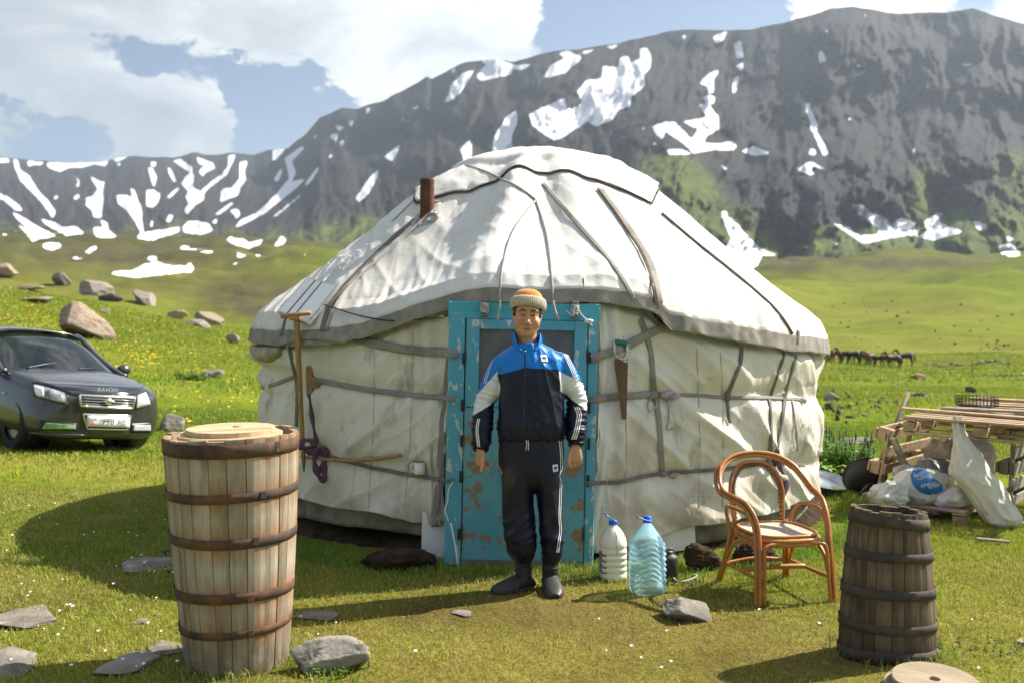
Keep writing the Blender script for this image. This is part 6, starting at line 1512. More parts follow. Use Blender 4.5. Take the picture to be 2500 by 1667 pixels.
    tr = mk('trousers', co, fl, 'track_cloth', root, cols=C); bvt = BVHTree.FromPolygons([tuple(v) for v in co], fl)
    for dx in (-4, 0): tape([(1290, 1012), (1293, 1050), (1292, 1100), (1290, 1150), (1289, 1190), (1291, 1212), (1288, 1240), (1284, 1268)], .0055, tr, 'side_stripe', bvt, dx=dx - 2)
    tape([(1143, 1015), (1141, 1050), (1144, 1090)], .005, tr, 'side_stripe', bvt, dx=3)
    badge(1274, 1074, .020, tr, bvt)
    for dx in (-2, 2): V, Fc = tube(spline([Vector((cx(1210 + dx), -.13, zz(1004))), Vector((cx(1211 + dx), -.138, zz(1015))), Vector((cx(1210 + dx * 1.5), -.136, zz(1026)))], 4), .0022, 6); mk('drawstring', V, Fc, 'string_white', tr)
    # ---------------- boots
    def boot(ank, toe_dir, ln, w):
        d = Vector((toe_dir[0], toe_dir[1], 0)).normalized(); heel = Vector((ank.x, ank.y, 0)) - d * .075; up = Vector((0, 0, 1)); sd = d.cross(up)
        Sx = [(0, .018, .05, .030), (.02, .010, .075, .040), (.07, .006, .095, .044), (.13, .004, .088, .045), (.18, .004, .072, .050), (.225, .004, .056, .048), (.262, .006, .042, .036), (.28, .012, .030, .018)]
        V = []; n = 22; k_ = ln / .28
        for (a, zb_, zt_, hw) in Sx:
            for k in range(n):
                q = 2 * pi * k / n; c, s = math.cos(q), math.sin(q); zc = (zb_ + zt_) / 2; zh = (zt_ - zb_) / 2
                V.append(heel + d * (a * k_) + sd * (hw * w * math.copysign(abs(c) ** .8, c)) + up * (zc + zh * math.copysign(abs(s) ** .7, s)))
        Fc = [[i * n + k, i * n + (k + 1) % n, (i + 1) * n + (k + 1) % n, (i + 1) * n + k] for i in range(len(Sx) - 1) for k in range(n)] + [list(range(n))[::-1], [(len(Sx) - 1) * n + k for k in range(n)]]
        shaft = tube([Vector((ank.x, ank.y, .04)) - d * .01, Vector((ank.x, ank.y, .10)) - d * .008, Vector((ank.x, ank.y, .17)), Vector((ank.x, ank.y, .24)), Vector((ank.x, ank.y, .30))], [.044, .047, .048, .052, .054], 20)
        co, fl, nv = remesh([(V, Fc), shaft], .004, 'boot', 4, .5)
        hz = np.clip((co[:, 2] - .07) / .05, 0, 1); wr_ = 1 - np.abs(pn(co[:, 0] * 9, co[:, 1] * 9, co[:, 2] * 26)); co = co + nv * (hz * .007 * (wr_ ** 3 - .3))[:, None]; co[:, 2] = np.maximum(co[:, 2], .0)
        b = mk('boot', co, fl, 'boot_shaft', root)
        # moulded rubber foot and welted sole
        V2 = []
        for zz_, gr in ((.000, 1.03), (.004, 1.10), (.016, 1.10), (.020, 1.04)):
            for k in range(40):
                q = 2 * pi * k / 40; c, s = math.cos(q), math.sin(q); a = (.5 - .5 * c); hw = np.interp(a, [0, .1, .3, .5, .7, .9, 1], [0, .032, .042, .043, .047, .036, 0]) * w * gr
                V2.append(heel + d * (a * ln * 1.02 - .005) + sd * (hw * (1 if s > 0 else -1)) + up * zz_)
        mk('sole', V2, grid_faces(4, 40, True).tolist() + [list(range(120, 160)), list(range(40))[::-1]], 'rubber_black', b)
        V3 = []; 
        for (a, zb_, zt_, hw) in Sx[3:]:
            for k in range(17):
                q = pi * k / 16; c, s = math.cos(q), math.sin(q); V3.append(heel + d * (a * k_ + (.004 if a > .2 else 0)) + sd * ((hw * w + .003) * math.copysign(abs(c) ** .8, c)) + up * (.012 + (zt_ + .0035 - .012) * abs(s) ** .7))
        mk('toe_guard', V3, grid_faces(len(Sx) - 3, 17), 'rubber_black', b)
    boot(Vector((cx(1200), .01, 0)), (-.86, -.5), .275, 1.1)
    boot(Vector((cx(1264), .01, 0)), (.10, -1.0), .285, 1.15)
def text(s, size, name, m, parent=None, depth=0.0):
    c = bpy.data.curves.new(name + '_font', 'FONT'); c.body = s; c.size = size; c.align_x = 'CENTER'; c.align_y = 'CENTER'; c.extrude = depth; c.resolution_u = 3
    o = bpy.data.objects.new(name + '_font', c); COL.objects.link(o); dg = bpy.context.evaluated_depsgraph_get(); me = bpy.data.meshes.new_from_object(o.evaluated_get(dg)); bpy.data.objects.remove(o); bpy.data.curves.remove(c)
    me.name = name; me.materials.clear(); me.materials.append(MATS[m]); o = bpy.data.objects.new(name, me); COL.objects.link(o)
    if parent: o.parent = parent
    return o
build_person()
# ================================================================== car on the slope
mat('car_paint', (.060, .064, .070), (.075, .075, .072), scale=9, rough=.30, metal=.6, coat=.8, spec=.5)
mat('car_glass', (.010, .016, .018), rough=.03, spec=.9, alpha=.80)
mat('car_black', (.010, .010, .011), rough=.35)
mat('deflector', (.006, .006, .007), rough=.08, coat=1.0)
mat('chrome', (.72, .73, .74), rough=.18, metal=1.0)
mat('lamp_glass', (.55, .58, .62), (.16, .17, .19), scale=9, lo=.42, hi=.6, rough=.08, metal=.35, coat=1.0)
mat('lamp_bright', (.86, .88, .90), rough=.08, metal=.2, coat=1.0)
mat('fog_green', (.10, .28, .10), (.30, .42, .24), scale=14, rough=.2, coat=.6)
mat('fog_grey', (.45, .48, .50), rough=.15, coat=.8)
mat('plate_white', (.78, .79, .78), rough=.4)
mat('plate_ink', (.02, .02, .022), rough=.5)
mat('plate_red', (.62, .04, .015), rough=.5)
mat('tyre', (.018, .018, .019), rough=.85, bump=.003, bscale=80)
mat('rim_alloy', (.30, .31, .32), rough=.35, metal=.8)
CAR_P = Vector((-4.875, 12.0, 0)); CAR_PSI = R(50)
def build_car():
    f = Vector((math.sin(CAR_PSI), -math.cos(CAR_PSI), 0)); lf = Vector((math.cos(CAR_PSI), math.sin(CAR_PSI), 0))
    # the car stands on the slope: find ground under the wheels
    def wh(x, y): p = CAR_P + f * x + lf * y; return p.x, p.y, g(p.x, p.y)
    zl = [wh(-.78, .73), wh(-.78, -.73), wh(-3.25, .73), wh(-3.25, -.73)]
    left = (Vector(zl[0]) - Vector(zl[1])).normalized(); fwd = (Vector(zl[0]) + Vector(zl[1]) - Vector(zl[2]) - Vector(zl[3])).normalized(); up = fwd.cross(left).normalized(); left = up.cross(fwd)
    c = sum((Vector(q) for q in zl), Vector()) / 4; O = c + fwd * 2.015
    t = empty('parked_car', O); tag(t, 'dark grey saloon car with a white number plate parked on the grass', 'car')
    M = Matrix((fwd, left, up)).transposed().to_4x4(); M.translation = O; t.matrix_world = M; MI = M.inverted()
    W_ = [(.0, .50, .24, .42, .56, .645, .675), (-.05, .66, .20, .42, .58, .69, .715), (-.17, .77, .185, .42, .60, .745, .775), (-.42, .825, .18, .43, .62, .81, .85), (-.8, .845, .18, .45, .64, .865, .915), (-1.12, .85, .19, .46, .66, .90, .962), (-1.32, .85, .19, .46, .66, .915, .965), (-2.2, .85, .19, .46, .67, .935, .955), (-3.2, .85, .19, .46, .68, .955, .97), (-3.7, .84, .2, .47, .69, .965, 1.0), (-4.1, .80, .24, .47, .68, .94, .99), (-4.28, .68, .3, .48, .66, .87, .91)]
    def ring(x, w, zb, z1, z2, zs, zt):
        half = [(w * .55, zb), (w * .88, zb), (w * .975, zb + .07), (w, z1), (w * .985, z2), (w * .935, zs), (w * .78, zt), (w * .42, zt + .022)]
        nose = .10 if x > -.1 else .05 if x > -.3 else 0
        xx = lambda y: x - nose * (y / .8) ** 2 * 1.0
        return [(xx(0), 0, zb)] + [(xx(y), y, z) for y, z in half] + [(xx(0), 0, zt + .028)] + [(xx(y), -y, z) for y, z in half[::-1]]
    rows = [ring(*w) for w in W_]; n = len(rows[0]); V = [p for r_ in rows for p in r_]
    Fc = [tuple(q) for q in grid_faces(len(rows), n, True)[:, ::-1].tolist()] + [tuple(range(n)), tuple(range((len(rows) - 1) * n, len(rows) * n))[::-1]]
    b = mk('body', V, Fc, 'car_paint', t); b.parent = None; s = b.modifiers.new('s', 'SUBSURF'); s.levels = 3; s.render_levels = 3
    for x, y in ((-.78, 1), (-.78, -1), (-3.25, 1), (-3.25, -1)):      # wheel openings
        V, Fc = lathe([(.355, -.30), (.355, .30)], 40); cut = mk('cut', [(v[0] + x, y * .80 + v[2], v[1] + .31) for v in V], Fc, 'car_black', smooth=False)
        bo = b.modifiers.new('b', 'BOOLEAN'); bo.operation = 'DIFFERENCE'; bo.object = cut; bo.solver = 'EXACT'
    evaluated(b); b.parent = t
    for o in [o for o in bpy.data.objects if o.name.startswith('cut')]: bpy.data.objects.remove(o)
    b.data.polygons.foreach_set('use_smooth', np.ones(len(b.data.polygons), bool))
    bvc = BVHTree.FromPolygons([M @ v.co for v in b.data.vertices], [tuple(p.vertices) for p in b.data.polygons])
    # cabin: glass shell, roof, pillars
    G = [[(-1.10, .0, .985), (-1.13, .35, .975), (-1.22, .62, .955), (-1.34, .77, .94)], [(-1.55, 0, 1.235), (-1.57, .33, 1.225), (-1.63, .57, 1.195), (-1.72, .70, 1.10)], [(-1.98, 0, 1.435), (-1.99, .30, 1.425), (-2.02, .50, 1.395), (-2.06, .62, 1.32)],
         [(-2.6, 0, 1.475), (-2.6, .30, 1.465), (-2.6, .52, 1.43), (-2.6, .645, 1.35)], [(-3.2, 0, 1.44), (-3.2, .30, 1.43), (-3.2, .51, 1.39), (-3.2, .63, 1.31)], [(-3.55, 0, 1.25), (-3.55, .32, 1.24), (-3.53, .55, 1.20), (-3.48, .68, 1.12)], [(-3.85, 0, 1.03), (-3.83, .35, 1.02), (-3.78, .62, 1.0), (-3.7, .74, .98)]]
    def shell(rows_, ins=0.0):
        out = []
        for r_ in rows_:
            base = [(r_[3][0], .80, .915)]; full = r_ + base; out.append([(x, y - ins * (y > 0.01), z - ins) for x, y, z in full[::-1]] + [(x, -(y - ins), z - ins) for x, y, z in full[1:]])
        return out
    rows2 = shell(G); n2 = len(rows2[0]); V = [p for r_ in rows2 for p in r_]
    gl = mk('cabin_glass', V, grid_faces(len(rows2), n2).tolist(), 'car_glass', t); s = gl.modifiers.new('s', 'SUBSURF'); s.levels = 2; s.render_levels = 2
    up_ = .012
    rr = []
    for r_ in (G[2], G[3], G[4]): 
        h = [(r_[3][0], r_[3][1] + .012, r_[3][2] - .01)]; full = r_[:3] + h; rr.append([(x - (.03 if r_ is G[2] else 0), y + .006 * (y > .01), z + up_) for x, y, z in full[::-1]] + [(x - (.03 if r_ is G[2] else 0), -(y + .006), z + up_) for x, y, z in full[1:]])
    V = [p for r_ in rr for p in r_]; rf = mk('roof', V, grid_faces(3, 7).tolist(), 'car_paint', t); s = rf.modifiers.new('s', 'SUBSURF'); s.levels = 2; s.render_levels = 2; sd = rf.modifiers.new('t', 'SOLIDIFY'); sd.thickness = .02
    for sy in (-1, 1):
        P = spline([(-1.18, sy * .79, .925), (-1.34, sy * .775, .965), (-1.72, sy * .70, 1.13), (-2.05, sy * .60, 1.36), (-2.2, sy * .575, 1.42)], 5); V, Fc = tube(P, [(.045, .03)] * len(P), 8, ref=(0, 1, 0)); mk('pillar', V, Fc, 'car_paint', t)
        P = spline([(-3.75, sy * .77, .93), (-3.5, sy * .70, 1.12), (-3.2, sy * .63, 1.34)], 5); V, Fc = tube(P, [(.09, .03)] * len(P), 8, ref=(0, 1, 0)); mk('pillar', V, Fc, 'car_paint', t)
        P = spline([(-2.62, sy * .815, .92), (-2.64, sy * .72, 1.18), (-2.62, sy * .645, 1.38)], 4); V, Fc = tube(P, [(.035, .015)] * len(P), 8, ref=(0, 1, 0)); mk('pillar', V, Fc, 'car_black', t)
        V, Fc = ell((-1.52, sy * .95, 1.0), (.07, .10, .075)); mi = mk('wing_mirror', V, Fc, 'car_paint', t); V, Fc = cbox(.03, .16, .03, .008, (-1.53, sy * .87, .96)); mk('mirror_arm', V, Fc, 'car_black', mi)
        V, Fc = cbox(.16, .02, .025, .006, (-2.1, sy * .862, .80)); mk('door_handle', V, Fc, 'car_paint', t)
        V, Fc = ell((-1.02, sy * .852, .66), (.022, .008, .012)); mk('side_lamp', V, Fc, 'lamp_bright', t)
    for (x, y) in ((-.78, 1), (-.78, -1), (-3.25, 1), (-3.25, -1)):
        prof = [(.19, -.085), (.27, -.095), (.30, -.085), (.312, -.05), (.314, 0), (.312, .05), (.30, .085), (.27, .095), (.19, .085)]
        V, Fc = lathe(prof, 40, cap0=False, cap1=False); wl = mk('wheel', [(v[0] + x, y * .735 + v[2], v[1] + .312) for v in V], Fc, 'tyre', t)
        V, Fc = lathe([(.195, -.02), (.19, .06), (.15, .05), (.06, .065), (.001, .065)], 40, cap0=True, cap1=False); mk('rim', [(v[0] + x, y * (.735 + v[2]), v[1] + .312) for v in V], Fc if y > 0 else [list(q)[::-1] for q in Fc], 'rim_alloy', wl)
        V, Fc = lathe([(.33, -.18), (.352, -.18), (.352, .10), (.33, .10)], 32, cap0=False, cap1=False); mk('wheel_well', [(v[0] + x, y * (.66 + v[2]), v[1] + .312) for v in V if True], Fc, 'car_black', t)
    V, Fc = cbox(3.9, 1.25, .12, .02, (-2.1, 0, .24)); mk('underbody', V, Fc, 'car_black', t)
    # ---- fittings on the nose, each laid on the body
    def cast(x, y, lift):
        d = Vector(((x - CX) / F, 1, (HY - y) / F)).normalized(); p, n, i, ds = bvc.ray_cast(CAMP, d)
        if p is None: p, n, i, ds = bvc.find_nearest(CAMP + d * 12.4)
        return MI @ (p + n * lift)
    def patch(q, name, m, parent, lift=.006, nu=12, nv=6, bulge=0.0, rim=None):
        TL, TR, BR, BL = q; V = []
        for j in range(nv + 1):
            for i in range(nu + 1):
                a, b_ = i / nu, j / nv; x = (TL[0] * (1 - a) + TR[0] * a) * (1 - b_) + (BL[0] * (1 - a) + BR[0] * a) * b_; y = (TL[1] * (1 - a) + TR[1] * a) * (1 - b_) + (BL[1] * (1 - a) + BR[1] * a) * b_
                V.append(cast(x, y, lift + bulge * math.sin(pi * a) * math.sin(pi * b_)))
        o = mk(name, V, grid_faces(nv + 1, nu + 1)[:, ::-1].tolist(), m, parent); sd = o.modifiers.new('t', 'SOLIDIFY'); sd.thickness = lift * 2 + .004; sd.offset = -1
        if rim:
            P = []
            for (p0, p1) in ((TL, TR), (TR, BR), (BR, BL), (BL, TL)):
                for k in range(8): P.append(cast(p0[0] + (p1[0] - p0[0]) * k / 8, p0[1] + (p1[1] - p0[1]) * k / 8, lift + .004))
            P.append(P[0]); V, Fc = tube(P, rim[1], 7, caps=False); mk(rim[2], V, Fc, rim[0], o)
        return o
    hl = patch(((76, 878), (149, 901), (162, 931), (82, 911)), 'headlight', 'lamp_glass', t, .008, bulge=.02, rim=('car_black', .006, 'lamp_edge'))
    patch(((80, 886), (102, 893), (104, 912), (86, 906)), 'reflector', 'lamp_bright', hl, .032, 6, 4); patch(((112, 898), (142, 907), (150, 924), (116, 916)), 'reflector', 'lamp_glass', hl, .034, 6, 4)
    hr = patch(((315, 907), (335, 898), (347, 927), (311, 937)), 'headlight', 'lamp_bright', t, .008, bulge=.015, rim=('car_black', .006, 'lamp_edge'))
    patch(((84, 876), (330, 889), (311, 907), (172, 908)), 'bonnet_deflector', 'deflector', t, .018, 24, 5)
    gr = patch(((182, 908), (309, 913), (304, 937), (185, 931)), 'grille', 'car_black', t, .008, rim=('chrome', .016, 'grille_frame'))
    for k in range(1, 4):
        y0 = 908 + 23 * k / 4; y1 = 913 + 24 * k / 4; P = [cast(186 + (304 - 186) * i / 10, y0 + (y1 - y0) * i / 10, .014) for i in range(11)]; V, Fc = tube(P, .004, 5); mk('grille_bar', V, Fc, 'fog_grey', gr)
    p = cast(247, 921, .03); V, Fc = ell(p, (.02, .048, .040)); em = mk('emblem', V, Fc, 'chrome', t); V, Fc = ell(p, (.012, .085, .014)); mk('emblem_bar', V, Fc, 'chrome', em)
    it = patch(((190, 950), (300, 954), (290, 986), (200, 984)), 'air_intake', 'car_black', t, .006, rim=('chrome', .010, 'intake_frame'))
    pl = patch(((199, 953), (295, 957), (294, 981), (199, 978)), 'number_plate', 'plate_white', t, .035, 10, 3)
    c0, c1, c2 = cast(199, 953, .05), cast(295, 957, .05), cast(199, 978, .05); u = (c1 - c0).normalized(); v = (c0 - c2).normalized(); nn = u.cross(v); Wd = (c1 - c0).length; Hd = (c0 - c2).length
    M3 = Matrix((u, v, nn)).transposed().to_4x4()
    def plate_txt(s, a, b_, size, m='plate_ink', name='plate_lettering'):
        o = text(s, size, name, m, pl); o.matrix_local = Matrix.Translation(c0 + u * (Wd * a) - v * (Hd * b_) + nn * .003) @ M3
    plate_txt('998', .45, .5, Hd * .90); plate_txt('AJS', .78, .54, Hd * .66); plate_txt('04', .12, .36, Hd * .62); plate_txt('KG', .18, .80, Hd * .30)
    o_ = c0 + u * (Wd * .06) - v * (Hd * .66) + nn * .004; V = [o_, o_ + u * (Wd * .065), o_ + u * (Wd * .065) - v * (Hd * .2), o_ - v * (Hd * .2)]; mk('plate_flag', V, [(3, 2, 1, 0)], 'plate_red', pl, False)
    o_ = c0 + u * (Wd * .262) - v * (Hd * .06) + nn * .004; V = [o_, o_ + u * .006, o_ + u * .006 - v * (Hd * .88), o_ - v * (Hd * .88)]; mk('plate_divider', V, [(3, 2, 1, 0)], 'plate_ink', pl, False)
    a, b_ = cast(226, 900, .035), cast(265, 901, .035); o = text('RAVON', .075, 'bonnet_lettering', 'plate_white', t); u2 = (b_ - a).normalized(); v2 = Vector((.25, 0, 1)).normalized(); v2 = (v2 - u2 * v2.dot(u2)).normalized(); o.matrix_local = Matrix.Translation((a + b_) / 2) @ Matrix((u2, v2, u2.cross(v2))).transposed().to_4x4()
    fl = patch(((92, 964), (178, 972), (178, 988), (84, 988)), 'fog_recess', 'car_black', t, .004); patch(((106, 969), (173, 975), (173, 984), (97, 984)), 'fog_lamp', 'fog_green', fl, .016)
    fr = patch(((300, 972), (347, 970), (347, 993), (298, 993)), 'fog_recess', 'car_black', t, .004); patch(((306, 976), (344, 975), (344, 988), (305, 988)), 'fog_lamp', 'fog_grey', fr, .016)
    P = [cast(60 + 135 * i / 12, 992 + 6 * math.sin(i / 12 * pi * .5), .008) for i in range(13)]; V, Fc = tube(P, .012, 7); mk('bumper_lip', V, Fc, 'car_paint', t)
    # wipers
    for (a, b_) in (((-1.13, -.55, .972), (-1.30, -.02, 1.06)), ((-1.10, .10, .99), (-1.32, .58, 1.0))):
        V, Fc = tube(spline([a, ((a[0] + b_[0]) / 2 + .02, (a[1] + b_[1]) / 2, (a[2] + b_[2]) / 2 + .012), b_], 5), .010, 6); mk('wiper', V, Fc, 'car_black', t)
    # seats and wheel seen through the glass
    for y in (-.36, .36):
        V, Fc = cbox(.18, .46, .62, .05, (-2.35, y, .82)); mk('seat', V, Fc, 'car_black', t)
    P = [(-1.75 + .05 * math.sin(a), .36 + .18 * math.cos(a), .98 + .18 * math.sin(a)) for a in np.linspace(0, 2 * pi, 25)]; V, Fc = tube(P, .014, 7); mk('steering_wheel', V, Fc, 'car_black', t)
build_car()

# ================================================================== pallets and rubbish bags, right
mat('pallet_wood', (.46, .34, .20), (.34, .235, .13), scale=7, stretch=(1, 1, 1), rough=.85, bump=.004, bscale=40, c3=(.19, .14, .095), s3=5, lo3=.55, hi3=.7)
mat('pallet_grey', (.34, .31, .25), (.25, .225, .18), scale=7, rough=.9, bump=.004, bscale=40, c3=(.13, .12, .105), s3=6, lo3=.55, hi3=.7)
mat('pallet_dark', (.10, .085, .06), (.06, .05, .038), scale=9, rough=.9, bump=.004, bscale=40)
_boards = {}
def board(parent, m, sx, sy, sz, loc, name='board'):
    key = (m, round(sx, 3), round(sy, 3), round(sz, 3))
    if key not in _boards:
        V, Fc = cbox(sx, sy, sz, .004); o = mk(name, V, Fc, m, parent, False); _boards[key] = o
    else: o = inst(name, _boards[key], parent)
    o.location = loc; o.rotation_euler = (random.uniform(-.006, .006), random.uniform(-.004, .004), random.uniform(-.012, .012)); return o
def pallet(label, M4, Lx, Dy, nb, m='pallet_wood', bw=.09, group=None):
    t = empty('pallet', (0, 0, 0)); t.matrix_world = M4; tag(t, label, 'pallet', group)
    hb = .095; tb = .02
    for k in range(nb): board(t, m, Lx, bw, tb, (Lx / 2, bw / 2 + (Dy - bw) * k / (nb - 1), hb + tb * 2.5), 'deck_board')
    for i in range(3):
        x = .05 + (Lx - .1) * i / 2
        board(t, m, .10, Dy, tb, (x, Dy / 2, hb + tb * 1.5), 'cross_board')
        for j in range(3): board(t, m, .10, .11, hb - tb, (x, .055 + (Dy - .11) * j / 2, tb + (hb) / 2 + .0), 'block')
    for j in range(3): board(t, m, Lx, .09, tb, (Lx / 2, .055 + (Dy - .11) * j / 2, tb / 2 + .004), 'base_board')
    return t
E1 = Vector((.755, -.656, 0)); E2 = Vector((.656, .755, 0)); UP = Vector((0, 0, 1))
def fr(o, x, y, z=None):
    x = Vector(x).normalized(); z = x.cross(Vector(y)).normalized() if z is None else z; y = z.cross(x); M4 = Matrix((x, y, z)).transposed().to_4x4(); M4.translation = o; return M4
FL = at(2073, 951, 8.25); FL.z = .80
pallet('wooden pallet lying flat as the roof of the bag shelter', fr(FL - UP * .155, E1 + UP * -.02, E2), 1.2, .95, 7)
pallet('wooden pallet lying behind the shelter roof, under the wire basket', fr(FL + E2 * .80 + E1 * .10 - UP * .13, E1, E2 + UP * .03), 1.2, .8, 5)
PL = Vector((at(1995, 1156, 8.55).x, 8.55, g(3.1, 8.55)))
pallet('wooden pallet standing on edge as the left wall of the shelter', fr(PL - E1 * .08, E2, UP + E1 * .20), 1.05, .70, 5, bw=.085)
PRt = Vector((4.20, 8.52, g(4.2, 8.52)))
pallet('grey weathered pallet standing on edge as the right wall of the shelter', fr(PRt - E1 * .08, E2, UP + E1 * .05), 1.05, .66, 5, 'pallet_grey', bw=.10)
PB = Vector((at(2206, 1203, 7.72).x, 7.72, 0)); 
pallet('wooden pallet lying on the grass under the rubbish bags', fr(PB - E1 * .70 + UP * (g(PB.x, PB.y) - .045), E1, E2), .74, .9, 6)
for k, (o_, L_, w_, rz_, ry_, lab) in enumerate(((FL + E1 * .35 + E2 * .42 + UP * .012, 1.0, .09, -38, 1.5, 'loose plank lying crosswise on the shelter roof, nearest the sack'), (FL + E1 * .55 + E2 * .62 + UP * .03, .9, .07, -47, -1, 'loose narrow plank lying on the shelter roof before the wire basket'), (FL + E1 * .75 + E2 * 1.15 + UP * .085, 1.1, .10, -35, .5, 'loose plank on top of the rear pallet'), (PL + E1 * .28 + E2 * .12 + UP * .32, .62, .08, 20, 62, 'short plank leaning inside the left wall of the shelter'))):
    V, Fc = cbox(L_, w_, .02, .004); q = mk('loose_plank', V, Fc, 'pallet_grey' if k % 2 else 'pallet_wood', loc=o_, smooth=False); q.rotation_euler = (R(1), R(ry_), R(rz_)); tag(q, lab, 'plank')
# bags
mat('bag_white', (.74, .73, .70), (.60, .59, .57), scale=7, rough=.38, bump=.012, bscale=24, bdet=6, transl=.18)
mat('bag_grey', (.50, .47, .43), (.36, .34, .31), scale=8, rough=.35, bump=.012, bscale=24, transl=.15)
mat('bag_dark', (.22, .21, .20), (.13, .125, .13), scale=6, rough=.22, bump=.012, bscale=24, transl=.1)
mat('bag_rose', (.62, .52, .54), (.50, .40, .43), scale=6, rough=.4, bump=.010, bscale=22, transl=.18)
mat('bag_tan', (.50, .42, .31), (.38, .31, .22), scale=6, rough=.45, bump=.012, bscale=22, transl=.12)
mat('sack_weave', (.74, .69, .58), (.60, .54, .43), scale=5, rough=.6, bump=.006, bscale=70, transl=.12)
mat('print_blue', (.012, .11, .34), (.02, .16, .42), scale=7, rough=.35)
mat('print_yellow', (.62, .44, .12), (.40, .28, .08), scale=26, rough=.5)
mat('cloth_purple', (.26, .15, .40), rough=.7, bump=.01, bscale=30)
def bagP(cx_, cy_): return 1956.7 + cx_ * .216, 884.3 + cy_ * .216
def bag(c0, size, label, m, Y, seed, name='rubbish_bag', amp=.55, freq=2.0, cat='bag', depth=.8, rot=0.0):
    x, y = bagP(*c0); p = at(x, y, Y); s = Y / F * .216; hw, hh = size[0] * s / 2, size[1] * s / 2
    bm = bmesh.new(); bmesh.ops.create_icosphere(bm, subdivisions=5, radius=1.0); V = np.array([v.co[:] for v in bm.verts]); Fc = [[v.index for v in f.verts] for f in bm.faces]; bm.free()
    D = V.copy(); q = D * freq * .55 + seed * 3.7; V = D * (1 + .55 * amp * fbm(q[:, 0], q[:, 1], q[:, 2], 2))[:, None]
    wv = .5 * pn(D[:, 0] * 1.5 + seed, D[:, 1] * 1.5, D[:, 2] * 1.5)
    for k, (fq, am) in enumerate(((1.7, .16), (3.4, .085), (6.5, .04))):
        r1 = 1 - np.abs(pn(D[:, 0] * fq + seed * 1.3 + wv, D[:, 1] * fq + k, D[:, 2] * fq * .75 + wv)) ; V = V * (1 + am * amp * (r1 ** 5 - .15))[:, None]
    V = V * np.array([hw, max(hw, hh) * depth, hh]) / 1.02
    V[:, 2] = np.maximum(V[:, 2], -p.z + g(p.x, p.y) + .005 + 0 * V[:, 2]); o = mk(name, V, Fc, m, loc=p); tag(o, label, cat); o.rotation_euler = (0, rot, 0) if rot else (0, 0, 0)
    return o, p, hw, hh
bag((410, 1170), (380, 300), 'crumpled white plastic bag at the left end of the shelter', 'bag_white', 8.0, 1, amp=.75, freq=2.2)
bag((560, 950), (230, 200), 'crumpled grey plastic bag against the left pallet of the shelter', 'bag_grey', 8.25, 2, amp=.9)
bg, bp, bw_, bh_ = bag((760, 1090), (620, 430), 'bulging white bag with a round blue print in the shelter', 'bag_white', 8.1, 3, amp=.5, freq=1.6)
bag((890, 900), (420, 240), 'dark grey plastic bag on top of the printed white bag', 'bag_dark', 8.3, 4, amp=.7)
bag((1090, 1190), (470, 260), 'long slumped white plastic bag at the front of the shelter', 'bag_white', 7.95, 5, amp=.6, rot=R(-8))
bag((970, 790), (340, 480), 'tan plastic sheet bag standing at the back of the shelter', 'bag_tan', 8.6, 6, amp=.8)
bag((1300, 780), (420, 450), 'pale pink plastic bag behind the hanging sack', 'bag_rose', 8.45, 7, amp=.8)
bag((975, 1310), (130, 80), 'scrap of purple cloth on the floor pallet of the shelter', 'cloth_purple', 7.85, 8, 'cloth_scrap', .8, 3.0, 'cloth')
bag((860, 1345), (190, 60), 'black cloth scrap on the floor pallet of the shelter', 'pallet_dark', 7.85, 9, 'cloth_scrap', .8, 3.0, 'cloth')
bag((1120, 1350), (120, 60), 'pale green plastic scrap on the floor pallet of the shelter', 'bag_tan', 7.82, 10, 'plastic_scrap', .6, 3.0, 'plastic')
bag((1720, 1045), (90, 70), 'small white plastic scrap caught in the grey pallet', 'bag_white', 8.42, 11, 'plastic_scrap', .8, 3.0, 'plastic')
bvb_ = BVHTree.FromPolygons([bg.matrix_basis @ v.co for v in bg.data.vertices], [tuple(p.vertices) for p in bg.data.polygons])
def on_bag(cx_, cy_, lift):
    x, y = bagP(cx_, cy_); d = Vector(((x - CX) / F, 1, (HY - y) / F)).normalized(); p, n, i, ds = bvb_.ray_cast(CAMP, d)
    if p is None: p, n, i, ds = bvb_.find_nearest(CAMP + d * 8.0)
    return p + n * lift - bp
def bag_print(pts, name, m, n=10):
    c = (sum(p[0] for p in pts) / len(pts), sum(p[1] for p in pts) / len(pts)); V = []
    for i in range(n + 1):
        for k in range(len(pts)): V.append(on_bag(c[0] + (pts[k][0] - c[0]) * i / n, c[1] + (pts[k][1] - c[1]) * i / n, .006))
    return mk(name, V, grid_faces(n + 1, len(pts), True).tolist(), m, bg)
bpn = bag_print([(625 + 0, 960), (650, 900), (720, 885), (790, 895), (830, 960), (900, 1010), (960, 1060), (965, 1120), (900, 1150), (820, 1160), (740, 1140), (680, 1090), (640, 1030)], 'blue_print', 'print_blue')
bag_print([(985, 1050), (1040, 1010), (1050, 1060), (1010, 1100)], 'yellow_print', 'print_yellow', 4)
for (s, x, y, a, sz) in (('ANIMA', 722, 945, 62, 52), ('CENTR', 775, 975, 55, 56), ('AMINO', 815, 1055, 48, 52), ('NTRA', 865, 1070, 48, 48)):
    o = text(s, sz * 8.1 / F * .216 * 1.0, 'print_lettering', 'plate_white', bpn); c = on_bag(x, y, .010); u = (on_bag(x + 40, y - 30 * math.tan(R(a - 20)) * .6, .010) - c).normalized(); nn = Vector((0, -1, .15)).normalized(); u = (u - nn * u.dot(nn)).normalized(); o.matrix_local = Matrix.Translation(c + nn * .012) @ Matrix((u, nn.cross(u), nn)).transposed().to_4x4()
